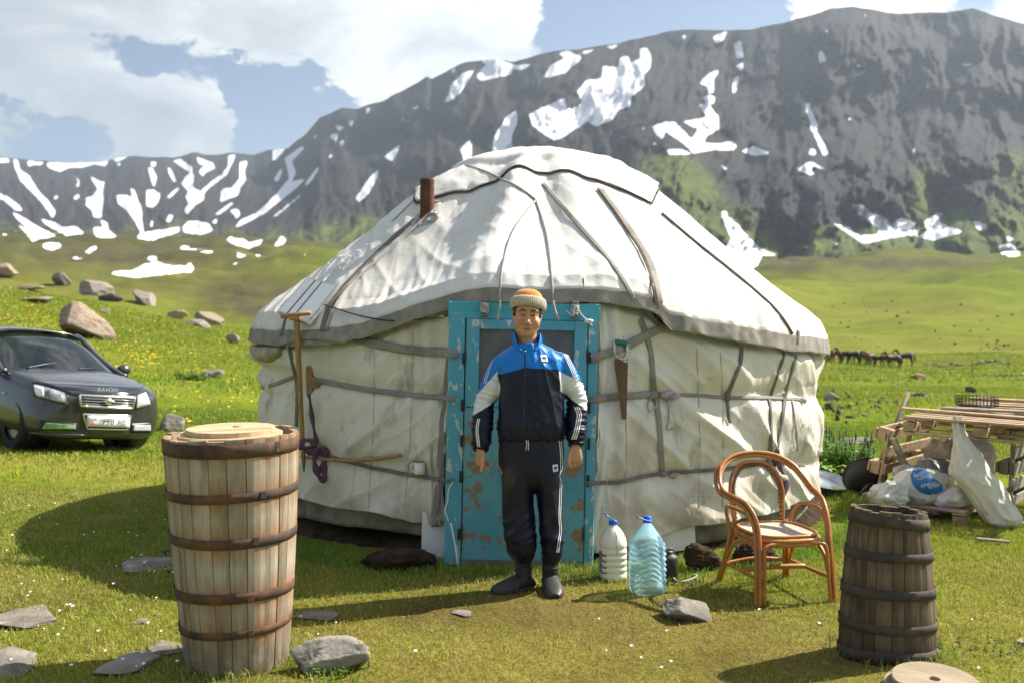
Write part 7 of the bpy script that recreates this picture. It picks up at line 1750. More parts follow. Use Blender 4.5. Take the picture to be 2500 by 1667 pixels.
# large sack hung by its neck from the roof pallet
def hung_sack():
    rows = [(1118, 375, 70, 8.02), (1130, 420, 120, 8.0), (1140, 480, 110, 7.97), (1165, 560, 150, 7.93), (1195, 650, 210, 7.9), (1230, 750, 300, 7.86), (1255, 850, 390, 7.83), (1275, 940, 430, 7.8), (1350, 1030, 430, 7.77), (1420, 1120, 420, 7.74), (1470, 1210, 400, 7.71), (1530, 1300, 400, 7.68), (1590, 1390, 420, 7.66), (1610, 1450, 380, 7.65), (1620, 1500, 260, 7.66)]
    pts = [(*bagP(a, b_), w * .216, Y) for a, b_, w, Y in rows]; V = []; n = 72; m_ = 60
    ctr = spline([at(x, y, Y) for x, y, w, Y in pts], 5); wid = np.interp(np.linspace(0, len(pts) - 1, len(ctr)), np.arange(len(pts)), [w * Y / F / 2 for x, y, w, Y in pts])
    o0 = ctr[0].copy()
    for i, c in enumerate(ctr):
        f = i / (len(ctr) - 1); dpt = min(wid[i] * .62, .10) + .012
        for k in range(n):
            a = 2 * pi * k / n; q = np.array([math.cos(a), math.sin(a)])
            fd = 1 - abs(float(pn(math.cos(a) * 1.6 + 3, math.sin(a) * 1.6 + f * 1.3, f * 4.0))); fs = float(pn(math.cos(a) * 4.5, math.sin(a) * 4.5, f * 9.0))
            r_ = 1 + .20 * (fd ** 3 - .4) + .05 * fs + (.12 * math.cos(a * 7) if f < .22 else 0)
            p = c + Vector((wid[i] * r_ * q[0], dpt * r_ * q[1], 0)); p.z = max(p.z, g(p.x, p.y) + .004); V.append(p - o0)
    o = mk('woven_sack', V, grid_faces(len(ctr), n, True).tolist() + [list(range(n)), [(len(ctr) - 1) * n + k for k in range(n)][::-1]], 'sack_weave', loc=o0); tag(o, 'large off white woven sack hanging by its frayed neck from the roof pallet', 'sack')
    mb = MB(); rng = random.Random(3)
    for k in range(26):
        a = rng.uniform(0, 6.28); b0 = Vector((.025 * math.cos(a), .018 * math.sin(a), 0)); mb.add(*tube([b0, b0 + Vector((rng.uniform(-.02, .02), rng.uniform(-.01, .01), rng.uniform(.02, .05)))], .002, 4))
    mb.build('frayed_neck', 'rope_pale', o)['kind'] = 'stuff'
hung_sack()
# wire basket on top
def wire_basket():
    p = at(2243, 945, 8.75); t = empty('wire_basket', (p.x, 8.75, .84)); t.rotation_euler = (0, 0, R(-8)); tag(t, 'black wire mesh basket on top of the pallets', 'basket')
    mat('wire_black', (.015, .015, .016), rough=.5, metal=.5)
    w, d_, h = .30, .20, .085; mb = MB()
    def rod(a, b_): V, Fc = tube([a, b_], .0028, 5); mk('wire', V, Fc, 'wire_black', t)
    for z in (0, .03, .06, h):
        for y in (-d_ / 2, d_ / 2): rod((-w / 2, y, z), (w / 2, y, z))
        for x in (-w / 2, w / 2): rod((x, -d_ / 2, z), (x, d_ / 2, z))
    for k in range(11):
        x = -w / 2 + w * k / 10
        rod((x, -d_ / 2, 0), (x, -d_ / 2, h)); rod((x, d_ / 2, 0), (x, d_ / 2, h)); rod((x, -d_ / 2, .002), (x, d_ / 2, .002))
    for k in range(1, 6):
        y = -d_ / 2 + d_ * k / 6; rod((-w / 2, y, 0), (w / 2, y, 0)); rod((-w / 2, y, 0), (-w / 2, y, h)); rod((w / 2, y, 0), (w / 2, y, h))
wire_basket()
a = at(2048, 980, 8.95); b_ = at(2087, 900, 9.15); a.z -= .35; a.x -= .12
V, Fc = tube([Vector((0, 0, 0)), (b_ - a) * .5, b_ - a], [.02, .019, .018], 10); tag(mk('wooden_stick', V, Fc, 'wood_grey', loc=a), 'thick brown wooden stick leaning up behind the left pallet', 'stick')
# black cauldron tipped behind the left pallet, and its stand
def cauldron():
    mat('cast_iron', (.012, .012, .013), rough=.65, bump=.002, bscale=60)
    p = at(1988, 1092, 9.0); t = empty('cauldron', (p.x, 9.0, .165)); t.rotation_euler = (R(-66), R(14), 0); tag(t, 'black cast iron cauldron tipped over behind the left pallet', 'cauldron')
    V, Fc = lathe([(.001, -.10), (.08, -.095), (.14, -.07), (.175, -.02), (.185, .02), (.20, .025), (.20, .032), (.175, .032), (.165, -.015), (.13, -.06), (.001, -.085)], 44, cap0=False, cap1=False); mk('bowl', V, Fc, 'cast_iron', t)
    for s in (-1, 1): V, Fc = tube(spline([(s * .185, -.03, .02), (s * .225, -.02, .03), (s * .225, .02, .03), (s * .185, .03, .02)], 4), .007, 6); mk('lug', V, Fc, 'cast_iron', t)
    q = at(1968, 1148, 8.75); a = Vector((q.x, 8.75, 0.015)); b2 = at(1998, 1108, 8.85); V, Fc = cbox(.05, .012, (b2 - a).length, .004, (0, 0, 0), fr((a + b2) / 2, Vector((1, .1, 0)), (b2 - a).cross(Vector((1, .1, 0))), (b2 - a).normalized())); tag(mk('iron_bar', V, Fc, 'cast_iron', smooth=False), 'black flat iron bar propped under the cauldron', 'bar')
cauldron()
# ================================================================== rocks
def rock_mat(name, c1, c2, c3):
    mat(name, c1, c2, scale=5, detail=9, lo=.36, hi=.64, rough=.95, bump=.012, bscale=16, bdet=9, spec=.15, c3=c3, s3=11, lo3=.60, hi3=.66)
rock_mat('rock_grey', (.26, .235, .20), (.15, .135, .115), (.36, .33, .27)); rock_mat('rock_tan', (.36, .28, .21), (.23, .175, .13), (.46, .42, .36)); rock_mat('rock_dark', (.10, .092, .085), (.055, .05, .047), (.20, .18, .16)); rock_mat('rock_lichen', (.33, .30, .25), (.20, .18, .15), (.52, .23, .05)); rock_mat('rock_pale', (.34, .315, .27), (.22, .20, .17), (.13, .11, .09)); rock_mat('rock_earth', (.085, .062, .045), (.045, .033, .026), (.14, .10, .07)); rock_mat('rock_red', (.30, .16, .11), (.20, .11, .08), (.34, .28, .24))
_ico = {}
def ico(sub):
    if sub not in _ico:
        bm = bmesh.new(); bmesh.ops.create_icosphere(bm, subdivisions=sub, radius=1.0); _ico[sub] = (np.array([v.co[:] for v in bm.verts]), np.array([[v.index for v in f.verts] for f in bm.faces])); bm.free()
    return _ico[sub]
def rock_mesh(seed, sub=4, flat=.7, rough=.10):
    V, Fc = ico(sub); rs = np.random.RandomState(seed); n = rs.normal(size=(11, 3)); n /= np.linalg.norm(n, axis=1)[:, None]; d = rs.uniform(.50, .92, 11)
    k = V @ n.T; r = np.min(np.where(k > .05, d / np.maximum(k, .05), 9), axis=1); r = np.minimum(r, 1.15)
    r = r * (1 + rough * fbm(V[:, 0] * 2.2 + seed, V[:, 1] * 2.2, V[:, 2] * 2.2, 4) + .055 * fbm(V[:, 0] * 7 + seed, V[:, 1] * 7, V[:, 2] * 7, 4, .6))
    return V * r[:, None], Fc
def rock(p, w, h, d, m, label, seed, rz=0.0, sink=.3, group=None, name='rock', sub=5, tilt=(0, 0)):
    V, Fc = rock_mesh(seed, sub, rough=.10 if name in ('rock', 'stone') else .30)
    if name not in ('rock', 'stone'): V = V / np.linalg.norm(V, axis=1)[:, None] ** .5 * (1 + .30 * fbm(V[:, 0] * 4, V[:, 1] * 4, V[:, 2] * 4 + seed, 5, .65))[:, None]
    V = V * np.array([w / 2, d / 2, h / 2 / (1 - sink * .5)])
    V[:, 2] += h / 2 - sink * h * .5
    o = mk(name, V, Fc, m, loc=p); o.rotation_euler = (tilt[0], tilt[1], rz); tag(o, label, 'rock', group); return o
def rock_px(x0, x1, y0, y1, m, label, seed, rz=0.0, sink=.3, dep=.8, name='rock', group=None, tilt=(0, 0), sub=5):
    if name != 'rock': sub = 5
    """a rock standing on the ground where the photo shows it"""
    p = ground_hit((x0 + x1) / 2, y1 - (y1 - y0) * .15); s = p.y / F; w = (x1 - x0) * s; h = max((y1 - y0) * s, .02)
    return rock(p, w * 1.05, h * 1.05, max(w * dep, h * .6), m, label, seed, rz, sink, group, name, sub, tilt)
# near stones
def flat_px(x0, x1, y0, y1, hh, m, label, seed, rz=0.0):
    p = ground_hit((x0 + x1) / 2, (y0 + y1) / 2); s = p.y / F; w = (x1 - x0) * s; a = ground_hit((x0 + x1) / 2, y1); b = ground_hit((x0 + x1) / 2, y0); d = max(b.y - a.y, .1)
    return rock(Vector((p.x, p.y, p.z)), w * 1.15, hh * .55, d * 1.3, m, label, seed, rz, .6, None, 'stone')
rock_px(660, 856, 1484, 1550, 'rock_pale', 'pale grey rock at the foot of the tall barrel', 3, .3, .25, .6)
rock_px(1488, 1660, 1374, 1422, 'rock_grey', 'grey two humped rock in the worn grass before the bottles', 12, .2, .35, .7, tilt=(0, R(6)))
flat_px(-20, 142, 1402, 1442, .05, 'rock_grey', 'broad flat stone sunk in the grass at the left edge', 5)
flat_px(-40, 82, 1490, 1560, .09, 'rock_grey', 'slanted grey stone in the bottom left corner', 6, .5)
flat_px(240, 345, 1512, 1556, .05, 'rock_pale', 'small pale flat stone left of the tall barrel, lowest one', 7)
flat_px(325, 432, 1480, 1502, .04, 'rock_grey', 'thin flat stone touching the left side of the tall barrel', 8)
flat_px(290, 400, 1282, 1310, .06, 'rock_grey', 'flat grey stone at the edge of the yurt shadow', 9)
flat_px(365, 405, 1262, 1280, .05, 'rock_dark', 'small stone inside the yurt shadow by the barrel', 10)
flat_px(672, 770, 1408, 1430, .035, 'rock_grey', 'flat grey stone in the grass right of the tall barrel', 11)
flat_px(300, 345, 1425, 1440, .03, 'rock_grey', 'tiny flat stone in the grass left of the tall barrel', 14)
flat_px(1035, 1090, 1404, 1414, .02, 'rock_grey', 'sliver of flat stone on the worn path before the man', 15)
flat_px(2340, 2380, 1470, 1490, .04, 'rock_tan', 'flat stone at the right edge of the grass', 16)
rock_px(366, 432, 958, 992, 'rock_grey', 'rounded grey rock behind the tall barrel', 17, .2, .3)
rock_px(845, 1016, 1262, 1312, 'soil', 'mound of earth and turf left of the door step', 18, .1, .3, .6, name='earth_mound')
rock_px(1565, 1660, 1258, 1318, 'soil', 'heap of dark dug soil under the yurt wall behind the chair', 19, .3, .3, .6, name='soil_heap')
rock_px(1672, 1790, 1250, 1300, 'soil', 'second heap of dark soil seen between the chair legs', 20, .1, .3, .6, name='soil_heap')
# hillside, left
rock_px(122, 266, 712, 786, 'rock_tan', 'big tan boulder on the slope behind the car', 22, .2, .25, .9, tilt=(0, R(10)))
rock_px(-20, 48, 612, 642, 'rock_tan', 'tan rock on the hill crest at the left edge', 23, .2)
rock_px(124, 168, 632, 662, 'rock_grey', 'round grey rock on the hill crest', 24)
rock_px(182, 252, 648, 684, 'rock_lichen', 'long reddish rock on the hill crest right of the round one', 25, .1, tilt=(0, R(16)))
rock_px(232, 278, 674, 696, 'rock_dark', 'dark angular rock below the long reddish rock', 26)
rock_px(292, 368, 672, 706, 'rock_lichen', 'sloping rock with an orange patch on the hillside', 27, .1, tilt=(0, R(18)))
rock_px(380, 428, 714, 736, 'rock_tan', 'flat tan rock in the middle of the hillside', 28, tilt=(0, R(14)))
rock_px(446, 514, 716, 752, 'rock_tan', 'long tan rock on the right part of the hillside', 29, tilt=(0, R(18)))
rock_px(425, 480, 735, 752, 'rock_grey', 'low slab below the long tan rock', 30, tilt=(0, R(16)))
rock_px(518, 548, 768, 792, 'rock_lichen', 'small rock with orange lichen near the yurt', 31)
rock_px(56, 122, 684, 698, 'rock_tan', 'low flat rock in the grass above the boulder', 32)
rock_px(30, 95, 658, 668, 'rock_tan', 'thin slab of rock under the hill crest', 33)
rock_px(225, 250, 712, 722, 'rock_grey', 'small grey stone above the boulder', 34)
rock_px(455, 512, 850, 868, 'rock_grey', 'low grey stone beside the yurt in the meadow', 35)
# right meadow
rock_px(2088, 2130, 858, 872, 'rock_red', 'reddish rock in the meadow below the horses', 41)
rock_px(1896, 1932, 903, 924, 'rock_grey', 'largest grey rock of the meadow, close to the yurt', 42)
rock_px(2216, 2240, 890, 907, 'rock_dark', 'squarish dark rock above the wire basket', 43)
rock_px(1930, 2010, 1008, 1024, 'rock_grey', 'flat grey stone behind the mint plants', 44)
rs = random.Random(9)
base = [rock_mesh(100 + k, 3) for k in range(6)]
SH = {}
def meadow_stone(x, y, wpx, hpx, k, m, label, group, name='meadow_stone'):
    p = ground_hit(x, y); s = p.y / F; key = (k, m)
    if key not in SH:
        V, Fc = base[k]; o = mk(name, V * .5 + np.array([0, 0, .22]), Fc, m); SH[key] = o
    else: o = inst(name, SH[key])
    w, h = wpx * s, hpx * s; o.location = p; o.scale = (w, w * .9, h * 1.3); o.rotation_euler = (0, 0, rs.uniform(0, 6.3)); tag(o, label, 'stone', group)
for k in range(46):          # stony patch right behind the yurt
    x, y = rs.uniform(1860, 2120), rs.uniform(892, 992); y = max(y, 900 + (x - 1860) * .05); z_ = rs.uniform(.6, 1.0)
    meadow_stone(x, y, rs.uniform(10, 36) * z_, rs.uniform(7, 20) * z_, k % 6, 'rock_dark' if rs.random() < .55 else 'rock_grey', 'dark stone of the stony patch between the yurt and the pallets', 'stones of the stony patch')
for k in range(30):          # tumbled wall lines
    f = k / 29
    if k < 10: x, y = 2128 + 80 * f * 2.9, 842 - 3 * math.sin(k)
    elif k < 20: x, y = 2246 + (k - 10) * 8, 838 - 6 * math.sin((k - 10) * .35)
    else: x, y = 2236 + (k - 20) * 12.5, 863 + 1.5 * math.sin(k)
    meadow_stone(x, y, rs.uniform(9, 18), rs.uniform(5, 9), k % 6, 'rock_dark' if rs.random() < .75 else 'rock_pale', 'stone of the low tumbled rows beyond the pallets', 'stones of the tumbled rows')
for k in range(34):          # scattered over the far meadow
    x, y = rs.uniform(1830, 2350), rs.uniform(690, 880)
    if 800 < y < 850 and x < 2110: continue
    meadow_stone(x, y, rs.uniform(3, 9), rs.uniform(2, 4.5), k % 6, 'rock_dark', 'small dark stone dotted over the far meadow', 'stones dotted over the meadow')
for (cx_, cy_, n_) in ((2040, 722, 6), (2280, 800, 9), (1930, 742, 4)):
    for k in range(n_): meadow_stone(cx_ + rs.gauss(0, 28), cy_ + rs.gauss(0, 7), rs.uniform(4, 11), rs.uniform(2.5, 5), k % 6, 'rock_dark', 'small dark stone dotted over the far meadow', 'stones dotted over the meadow')
# thin board lying in the grass, lone post
p = ground_hit(2280, 1250); V, Fc = cbox(.22, .045, .012, .004, (0, 0, .03)); o = mk('loose_board', V, Fc, 'wood_grey', loc=p, smooth=False); o.rotation_euler = (R(5), R(3), R(-14)); tag(o, 'narrow grey board lying on the grass right of the dark barrel', 'board')
p = ground_hit(2233, 861); V, Fc = tube([(0, 0, -.2), (.02, 0, .6), (0, 0, 36 * p.y / F)], .035, 7); tag(mk('fence_post', V, Fc, 'wood_grey', loc=p), 'lone thin post standing in the meadow right of the horses', 'post')

# ================================================================== grass
mat('grass_blade', (1, 1, 1), rough=.75, attr='Col', spec=.15, transl=.28)
mat('leaf_green', (.075, .16, .018), (.045, .11, .014), scale=9, rough=.5, transl=.3)
mat('leaf_mint', (.17, .33, .04), (.11, .24, .03), scale=9, rough=.5, transl=.35)
mat('leaf_light', (.24, .40, .045), (.16, .30, .03), scale=9, rough=.5, transl=.35)
mat('petal_yellow', (.80, .56, .015), rough=.6); mat('petal_white', (.82, .82, .80), rough=.6); mat('petal_violet', (.22, .13, .42), rough=.6)
def blades(n, Ya, Yb, hmin, hmax, wid, seed, name, label, dens=None, xr=None):
    r = np.random.RandomState(seed)
    Y = Ya + (Yb - Ya) * np.sqrt(r.rand(n)) if xr is None else r.uniform(Ya, Yb, n)
    X = (r.uniform(-.56, .56, n)) * (Y + .5) if xr is None else r.uniform(xr[0], xr[1], n)
    # clumping, worn ground, and no grass under the yurt
    c, dirt, dry = turf(X, Y)
    dd = np.hypot(X - YC.x, Y - YC.y); cl = fbm(X * 2.3, Y * 2.3, 8.0, 3)
    keep = (dd > 2.48) & (r.rand(n) > dirt * .9) & (r.rand(n) < .65 + .7 * cl + .25)
    soil = (dd < 2.72) & (np.abs(np.degrees(np.arctan2(X - YC.x, YC.y - Y)) + 4) > 16) & (r.rand(n) < .72); keep &= ~soil
    keep &= ~((np.abs(X - .06) < .45) & (Y > 6.3) & (Y < 6.7))
    if dens is not None: keep &= r.rand(n) < dens(X, Y)
    X, Y, c, dirt, dry, dd = X[keep], Y[keep], c[keep], dirt[keep], dry[keep], dd[keep]; n = len(X)
    Z = gz(X, Y)
    h = r.uniform(hmin, hmax, n) * (1 + .5 * fbm(X * 1.7, Y * 1.7, 3.0, 2)) * (1 - .45 * dirt)
    near = np.exp(-((dd - 2.75) / .22) ** 2) * .8
    for (bx, by, br) in ((-1.275, 4.62, .26), (1.778, 4.72, .24), (-.95, 4.35, .2)): near = np.maximum(near, np.exp(-((np.hypot(X - bx, Y - by) - br) / .07) ** 2))
    h = h * (1 + 1.3 * near)
    a = r.uniform(0, 2 * pi, n); lean = r.uniform(.15, 1.15, n) * h; la = r.uniform(0, 2 * pi, n)
    w = wid * r.uniform(.6, 1.3, n)
    ex, ey = np.cos(a) * w, np.sin(a) * w; lx, ly = np.cos(la) * lean, np.sin(la) * lean
    P = np.empty((n, 5, 3))
    P[:, 0] = np.stack([X - ex, Y - ey, Z - .004], 1); P[:, 1] = np.stack([X + ex, Y + ey, Z - .004], 1)
    P[:, 2] = np.stack([X + ex * .8 + lx * .35, Y + ey * .8 + ly * .35, Z + h * .6], 1); P[:, 3] = np.stack([X - ex * .8 + lx * .35, Y - ey * .8 + ly * .35, Z + h * .6], 1)
    P[:, 4] = np.stack([X + lx, Y + ly, Z + h * (.98 - .25 * lean / np.maximum(h, 1e-4))], 1)
    b = np.arange(n)[:, None] * 5
    T = np.concatenate([b + np.array([[0, 1, 2]]), b + np.array([[0, 2, 3]]), b + np.array([[3, 2, 4]])], 0)
    straw = (r.rand(n) < .10 + .42 * dry)
    col = c * (r.uniform(.7, 1.35, n))[:, None]; col[straw] = np.array([.55, .46, .19]) * r.uniform(.6, 1.1, straw.sum())[:, None]
    fresh = near > .25; col[fresh & (r.rand(n) < .75)] *= np.array([.55, .85, .6])
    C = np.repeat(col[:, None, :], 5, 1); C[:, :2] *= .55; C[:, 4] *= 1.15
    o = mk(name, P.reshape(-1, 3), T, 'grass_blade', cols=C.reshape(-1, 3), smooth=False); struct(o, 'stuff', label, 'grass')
blades(330000, 3.2, 9.5, .016, .040, .0019, 1, 'grass', 'short cropped green and yellow grass around the yurt')
blades(150000, 9.3, 17, .03, .065, .0042, 2, 'grass', 'short green meadow grass around the car and the pallets')
blades(90000, 16.5, 46, .06, .14, .011, 3, 'grass', 'green hillside grass beyond the car and the yurt')
blades(80000, 45, 130, .14, .30, .035, 4, 'grass', 'rough meadow grass between the hillside and the horses')
def tufts(n, seed, name, label, spots):
    pass
# flowers (uncountable specks in the turf)
def flowers(pts, r_, hgt, m, name, label):
    V = []; Fc = []; rr = random.Random(len(pts))
    for (x, y) in pts:
        z = g(x, y) + hgt * rr.uniform(.6, 1.2); s = r_ * rr.uniform(.6, 1.2); b = len(V); tl = rr.uniform(-.5, .5)
        V.append((x, y, z)); 
        for k in range(6): a = k * pi / 3 + tl; V.append((x + s * math.cos(a), y + s * math.sin(a) * .8, z + s * (.35 + .35 * math.sin(a + tl))))
        Fc += [(b, b + 1 + k, b + 1 + (k + 1) % 6) for k in range(6)]
    o = mk(name, V, Fc, m, smooth=False); struct(o, 'stuff', label, 'flowers')
rf = random.Random(21)
def gh(x, y): p = ground_hit(x, y); return (p.x, p.y)
pts = []
for (cx_, cy_, sx, sy, n_) in ((60, 735, 50, 14, 90), (110, 755, 40, 12, 50), (300, 820, 40, 30, 60), (430, 800, 80, 40, 70), (500, 900, 70, 40, 40), (330, 830, 30, 20, 40), (200, 690, 150, 30, 60)):
    for k in range(n_):
        x, y = rf.gauss(cx_, sx), rf.gauss(cy_, sy)
        if -10 < x < 590 and y > 650: pts.append(gh(x, y))
flowers(pts, .03, .12, 'petal_yellow', 'yellow_flowers', 'yellow wild flowers in the hillside grass')
pts = [gh(rf.uniform(-10, 420), rf.uniform(1120, 1560)) for k in range(60)] + [gh(rf.uniform(360, 600), rf.uniform(870, 1000)) for k in range(60)] + [gh(rf.uniform(660, 2340), rf.uniform(1390, 1560)) for k in range(16)]
flowers([p for p in pts if math.hypot(p[0] - YC.x, p[1] - YC.y) > 2.6], .008, .04, 'petal_white', 'white_flowers', 'tiny white flowers in the cropped grass')

# ---- leafy plants
def leaf(mb, base, d, L_, w, bend=.3, nrm=None):
    d = d.normalized(); s = d.cross(Vector((0, 0, 1))); s = s.normalized() if s.length > 1e-3 else Vector((1, 0, 0)); n = s.cross(d)
    P = []
    for k, (t, ww) in enumerate(((0, .08), (.25, .8), (.55, 1.0), (.85, .5), (1, .02))):
        c = base + d * (L_ * t) - Vector((0, 0, bend * L_ * t * t)); P += [c - s * (w * ww / 2) + n * (.1 * w * ww), c - n * .0, c + s * (w * ww / 2) + n * (.1 * w * ww)]
    Fc = []
    for k in range(4):
        b = k * 3; Fc += [(b, b + 1, b + 4, b + 3), (b + 1, b + 2, b + 5, b + 4)]
    mb.add(P, Fc)
def bush(name, label, cat, p, stems, hgt, spread, ll, lw, m, spikes=0.0, seed=1, gap=.03):
    r = random.Random(seed); t = empty(name, p); tag(t, label, cat); st = MB(); lv = MB(); sp = MB()
    for k in range(stems):
        a = r.uniform(0, 6.28); q = r.random() ** .5 * spread; b = Vector((q * math.cos(a), q * math.sin(a) * .7, -.02)); h = hgt * r.uniform(.65, 1.1); top = b + Vector((math.cos(a) * h * .22, math.sin(a) * h * .2, h)); P = spline([b, b.lerp(top, .5) + Vector((r.uniform(-.02, .02), 0, 0)), top], 3)
        st.add(*tube(P, [.004] * 4 + [.0025] * 3, 5)); z = .02
        while z < h * .96:
            c = b.lerp(top, z / h); f = 1 - .55 * (z / h)
            for s in (0, 1):
                aa = a + r.uniform(-.5, .5) + s * pi + (z * 90); leaf(lv, c, Vector((math.cos(aa), math.sin(aa), r.uniform(.1, .7))), ll * f * r.uniform(.7, 1.25), lw * f, r.uniform(.1, .5))
            z += gap * r.uniform(.8, 1.3)
        if spikes and r.random() < spikes: sp.add(*tube([top - Vector((0, 0, .01)), top + Vector((0, 0, .03)), top + Vector((0, 0, .075))], [.006, .009, .003], 6))
    st.build('stem', 'leaf_green', t)['kind'] = 'stuff'; lv.build('foliage', m, t)['kind'] = 'stuff'
    if spikes: sp.build('flower_spike', 'spike', t)['kind'] = 'stuff'
mat('spike', (.075, .085, .05), (.05, .05, .045), scale=60, rough=.9, bump=.004, bscale=200)
p = ground_hit(1905, 1095, 5); bush('mint_plant', 'dense green mint plants with dark flower spikes right of the yurt', 'plant', Vector((at(1912, 1090, 10.2).x, 10.25, 0)), 150, .40, .38, .10, .055, 'leaf_mint', .35, 3, .035)
bush('burdock_plant', 'low plant with broad light green leaves in front of the mint', 'plant', Vector((at(1925, 1080, 9.85).x, 9.85, 0)), 16, .24, .20, .17, .12, 'leaf_light', 0, 5, .07)
bush('burdock_plant', 'broad leaved weed at the left edge of the tall barrel', 'plant', ground_hit(392, 1318), 3, .07, .05, .09, .06, 'leaf_light', 0, 6, .03)
bush('clover_plant', 'bright green weed growing before the pale rock by the barrel', 'plant', ground_hit(770, 1545), 26, .07, .14, .03, .022, 'leaf_light', 0, 7, .015)
bush('clover_plant', 'dark green weeds in the grass right of the dark barrel', 'plant', ground_hit(2240, 1490), 30, .045, .22, .03, .022, 'leaf_green', 0, 8, .015)
bush('meadow_plant', 'tuft of dark green leaves in the meadow beside the yurt', 'plant', ground_hit(440, 872), 24, .24, .38, .16, .08, 'leaf_green', 0, 9, .05)
bush('clover_plant', 'green weed at the foot of the wall right of the bottles', 'plant', ground_hit(1560, 1340), 20, .07, .14, .035, .02, 'leaf_green', 0, 10, .02)
# ================================================================== horses
for nm, c1, c2 in (('bay', (.085, .030, .013), (.045, .017, .009)), ('black', (.012, .010, .009), (.020, .016, .013)), ('chestnut', (.26, .095, .028), (.17, .058, .018)), ('brown', (.055, .024, .013), (.035, .016, .010))):
    mat('coat_' + nm, c1, c2, scale=3, rough=.55, spec=.4)
mat('mane_black', (.008, .007, .006), rough=.7)
def horse_mesh(graze):
    P = [tube([(-.80, 0, 1.10), (-.70, 0, 1.15), (-.45, 0, 1.17), (-.1, 0, 1.10), (.25, 0, 1.10), (.52, 0, 1.16), (.68, 0, 1.12)], [(.14, .12), (.25, .23), (.29, .27), (.29, .27), (.28, .25), (.25, .20), (.15, .12)], 18, ref=(0, 0, 1))]
    if graze: nk = [(.48, 0, 1.22), (.78, 0, 1.05), (1.0, 0, .72), (1.10, 0, .45)]; hd = [(1.06, 0, .55), (1.14, 0, .40), (1.17, 0, .22), (1.16, 0, .06)]
    else: nk = [(.48, 0, 1.20), (.72, 0, 1.40), (.92, 0, 1.60), (1.02, 0, 1.70)]; hd = [(.96, 0, 1.72), (1.10, 0, 1.66), (1.27, 0, 1.54), (1.40, 0, 1.44)]
    P.append(tube(nk, [(.24, .15), (.19, .11), (.14, .09), (.11, .08)], 14, ref=(0, 1, 0))); P.append(tube(hd, [(.10, .085), (.125, .095), (.085, .065), (.06, .05)], 12, ref=(0, 1, 0)))
    for s in (-1, 1):
        e = Vector(hd[0]); P.append(tube([e + Vector((0, s * .05, .04)), e + Vector((-.01, s * .07, .19))], [.035, .008], 6))
        P.append(tube([(.52, s * .13, 1.0), (.52, s * .13, .72), (.53, s * .13, .48), (.51, s * .13, .26), (.52, s * .13, .12), (.56, s * .13, .0)], [.12, .08, .058, .042, .045, .062], 10))
        P.append(tube([(-.58, s * .13, 1.12), (-.52, s * .14, .86), (-.62, s * .14, .66), (-.70, s * .14, .50), (-.66, s * .14, .26), (-.65, s * .14, .12), (-.60, s * .14, .0)], [.20, .15, .085, .060, .042, .045, .062], 10))
    co, fl, nv = remesh(P, .028, 'horse', 3, .5)
    mane = MB(); n = spline([Vector(q) + Vector((-.06, 0, .12 if not graze else .10)) for q in nk], 5)
    mane.add(*tube(n, [(.10, .03)] * len(n), 8, ref=(0, 1, 0)))
    tail = MB(); tail.add(*tube(spline([(-.80, 0, 1.18), (-.93, 0, 1.02), (-.96, 0, .75), (-.93, 0, .45)], 4), [.04, .05, .06, .07, .075, .08, .085, .085, .08, .07, .06, .05, .03], 8))
    return (co, fl), (mane.V, mane.F), (tail.V, tail.F)
HM_ = {k: horse_mesh(k) for k in (False, True)}
_hc = {}
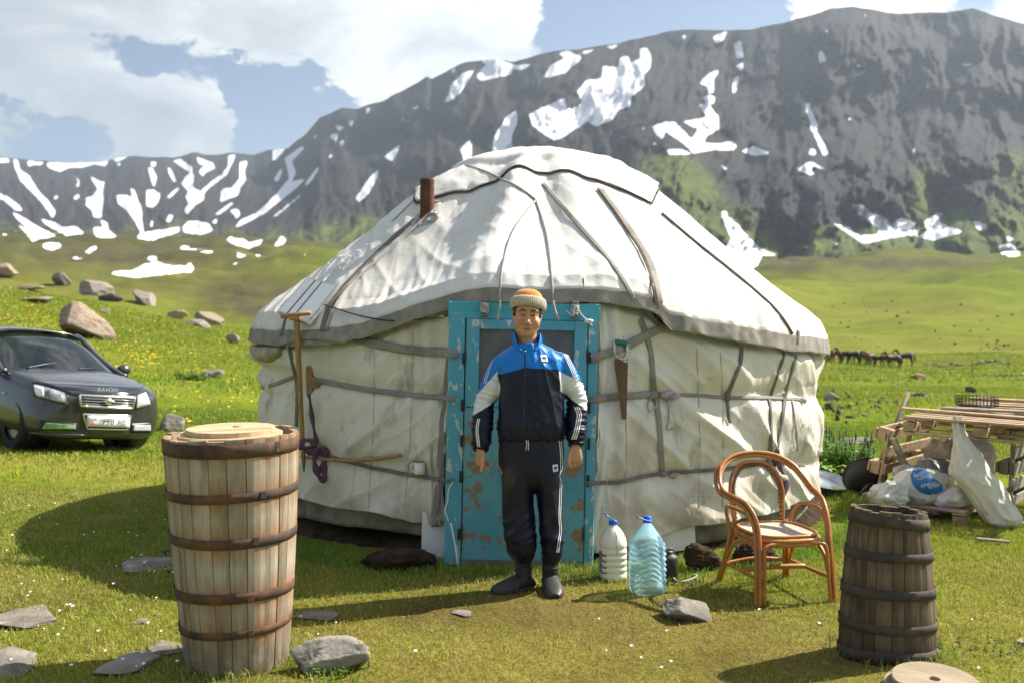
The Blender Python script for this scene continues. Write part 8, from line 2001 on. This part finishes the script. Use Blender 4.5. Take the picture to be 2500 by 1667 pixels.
def horse(x, y, hpx, rz, coat, graze, label, foal=1.0):
    p = ground_hit(x, y, 60, 200); p = Vector((p.x, p.y, p.z)); t = empty('horse', p, rz); tag(t, label, 'horse', 'horses grazing in the meadow'); s = hpx * p.y / F / 1.45; t.scale = (s, s, s)
    key = (graze, coat)
    if key not in _hc:
        b, m_, tl = HM_[graze]; body = mk('body', *b, 'coat_' + coat, t); _hc[key] = (body, mk('mane', *m_, 'mane_black' if coat != 'chestnut' else 'coat_chestnut', body), mk('tail', *tl, 'mane_black' if coat != 'chestnut' else 'coat_bay', body))
    else:
        a = _hc[key]; body = inst('body', a[0], t); inst('mane', a[1], body); inst('tail', a[2], body)
horse(1898, 829, 30, 1.3, 'bay', False, 'bay horse half hidden by the right edge of the yurt roof')
horse(1909, 831, 28, 1.6, 'chestnut', True, 'light chestnut horse facing away, beside the yurt edge')
horse(1921, 832, 29, 1.9, 'chestnut', True, 'chestnut horse facing away, just left of the black group')
horse(1941, 834, 29, 2.8, 'black', False, 'leftmost dark horse of the black group')
horse(1958, 836, 31, 3.2, 'black', True, 'black horse seen side on in the middle of the black group')
horse(1974, 836, 31, 2.9, 'black', True, 'black horse behind the chestnut rump')
horse(1987, 838, 30, 1.75, 'chestnut', True, 'orange chestnut horse facing away at the right end of the black group')
horse(1999, 837, 26, .6, 'black', True, 'dark grazing horse between the black group and the bay horses')
horse(2018, 841, 25, 2.6, 'brown', True, 'small brown horse with its head down left of the bay horses')
horse(2052, 846, 32, 3.3, 'bay', False, 'nearest bay horse seen side on, facing left')
horse(2034, 843, 29, 2.9, 'brown', True, 'dark brown horse behind the nearest bay horse')
horse(2080, 841, 32, 3.1, 'brown', False, 'rightmost dark bay horse at the end of the herd')
# ================================================================== air
def build_haze():
    V, Fc = cbox(12000, 8000, 1300, .5, c=(0, 2600, 520))
    m = bpy.data.materials.new('haze_air'); m.use_nodes = True; nt = m.node_tree; nt.nodes.remove(nt.nodes['Principled BSDF'])
    pv = nt.nodes.new('ShaderNodeVolumePrincipled'); pv.inputs['Color'].default_value = (.70, .84, 1.0, 1); pv.inputs['Density'].default_value = HAZE; pv.inputs['Anisotropy'].default_value = .35
    nt.links.new(pv.outputs[0], nt.nodes['Material Output'].inputs['Volume'])
    o = mk('haze', V, Fc, m, smooth=False); struct(o, 'stuff', 'pale blue haze in the mountain air', 'haze')
HAZE = 0.00011
build_haze()
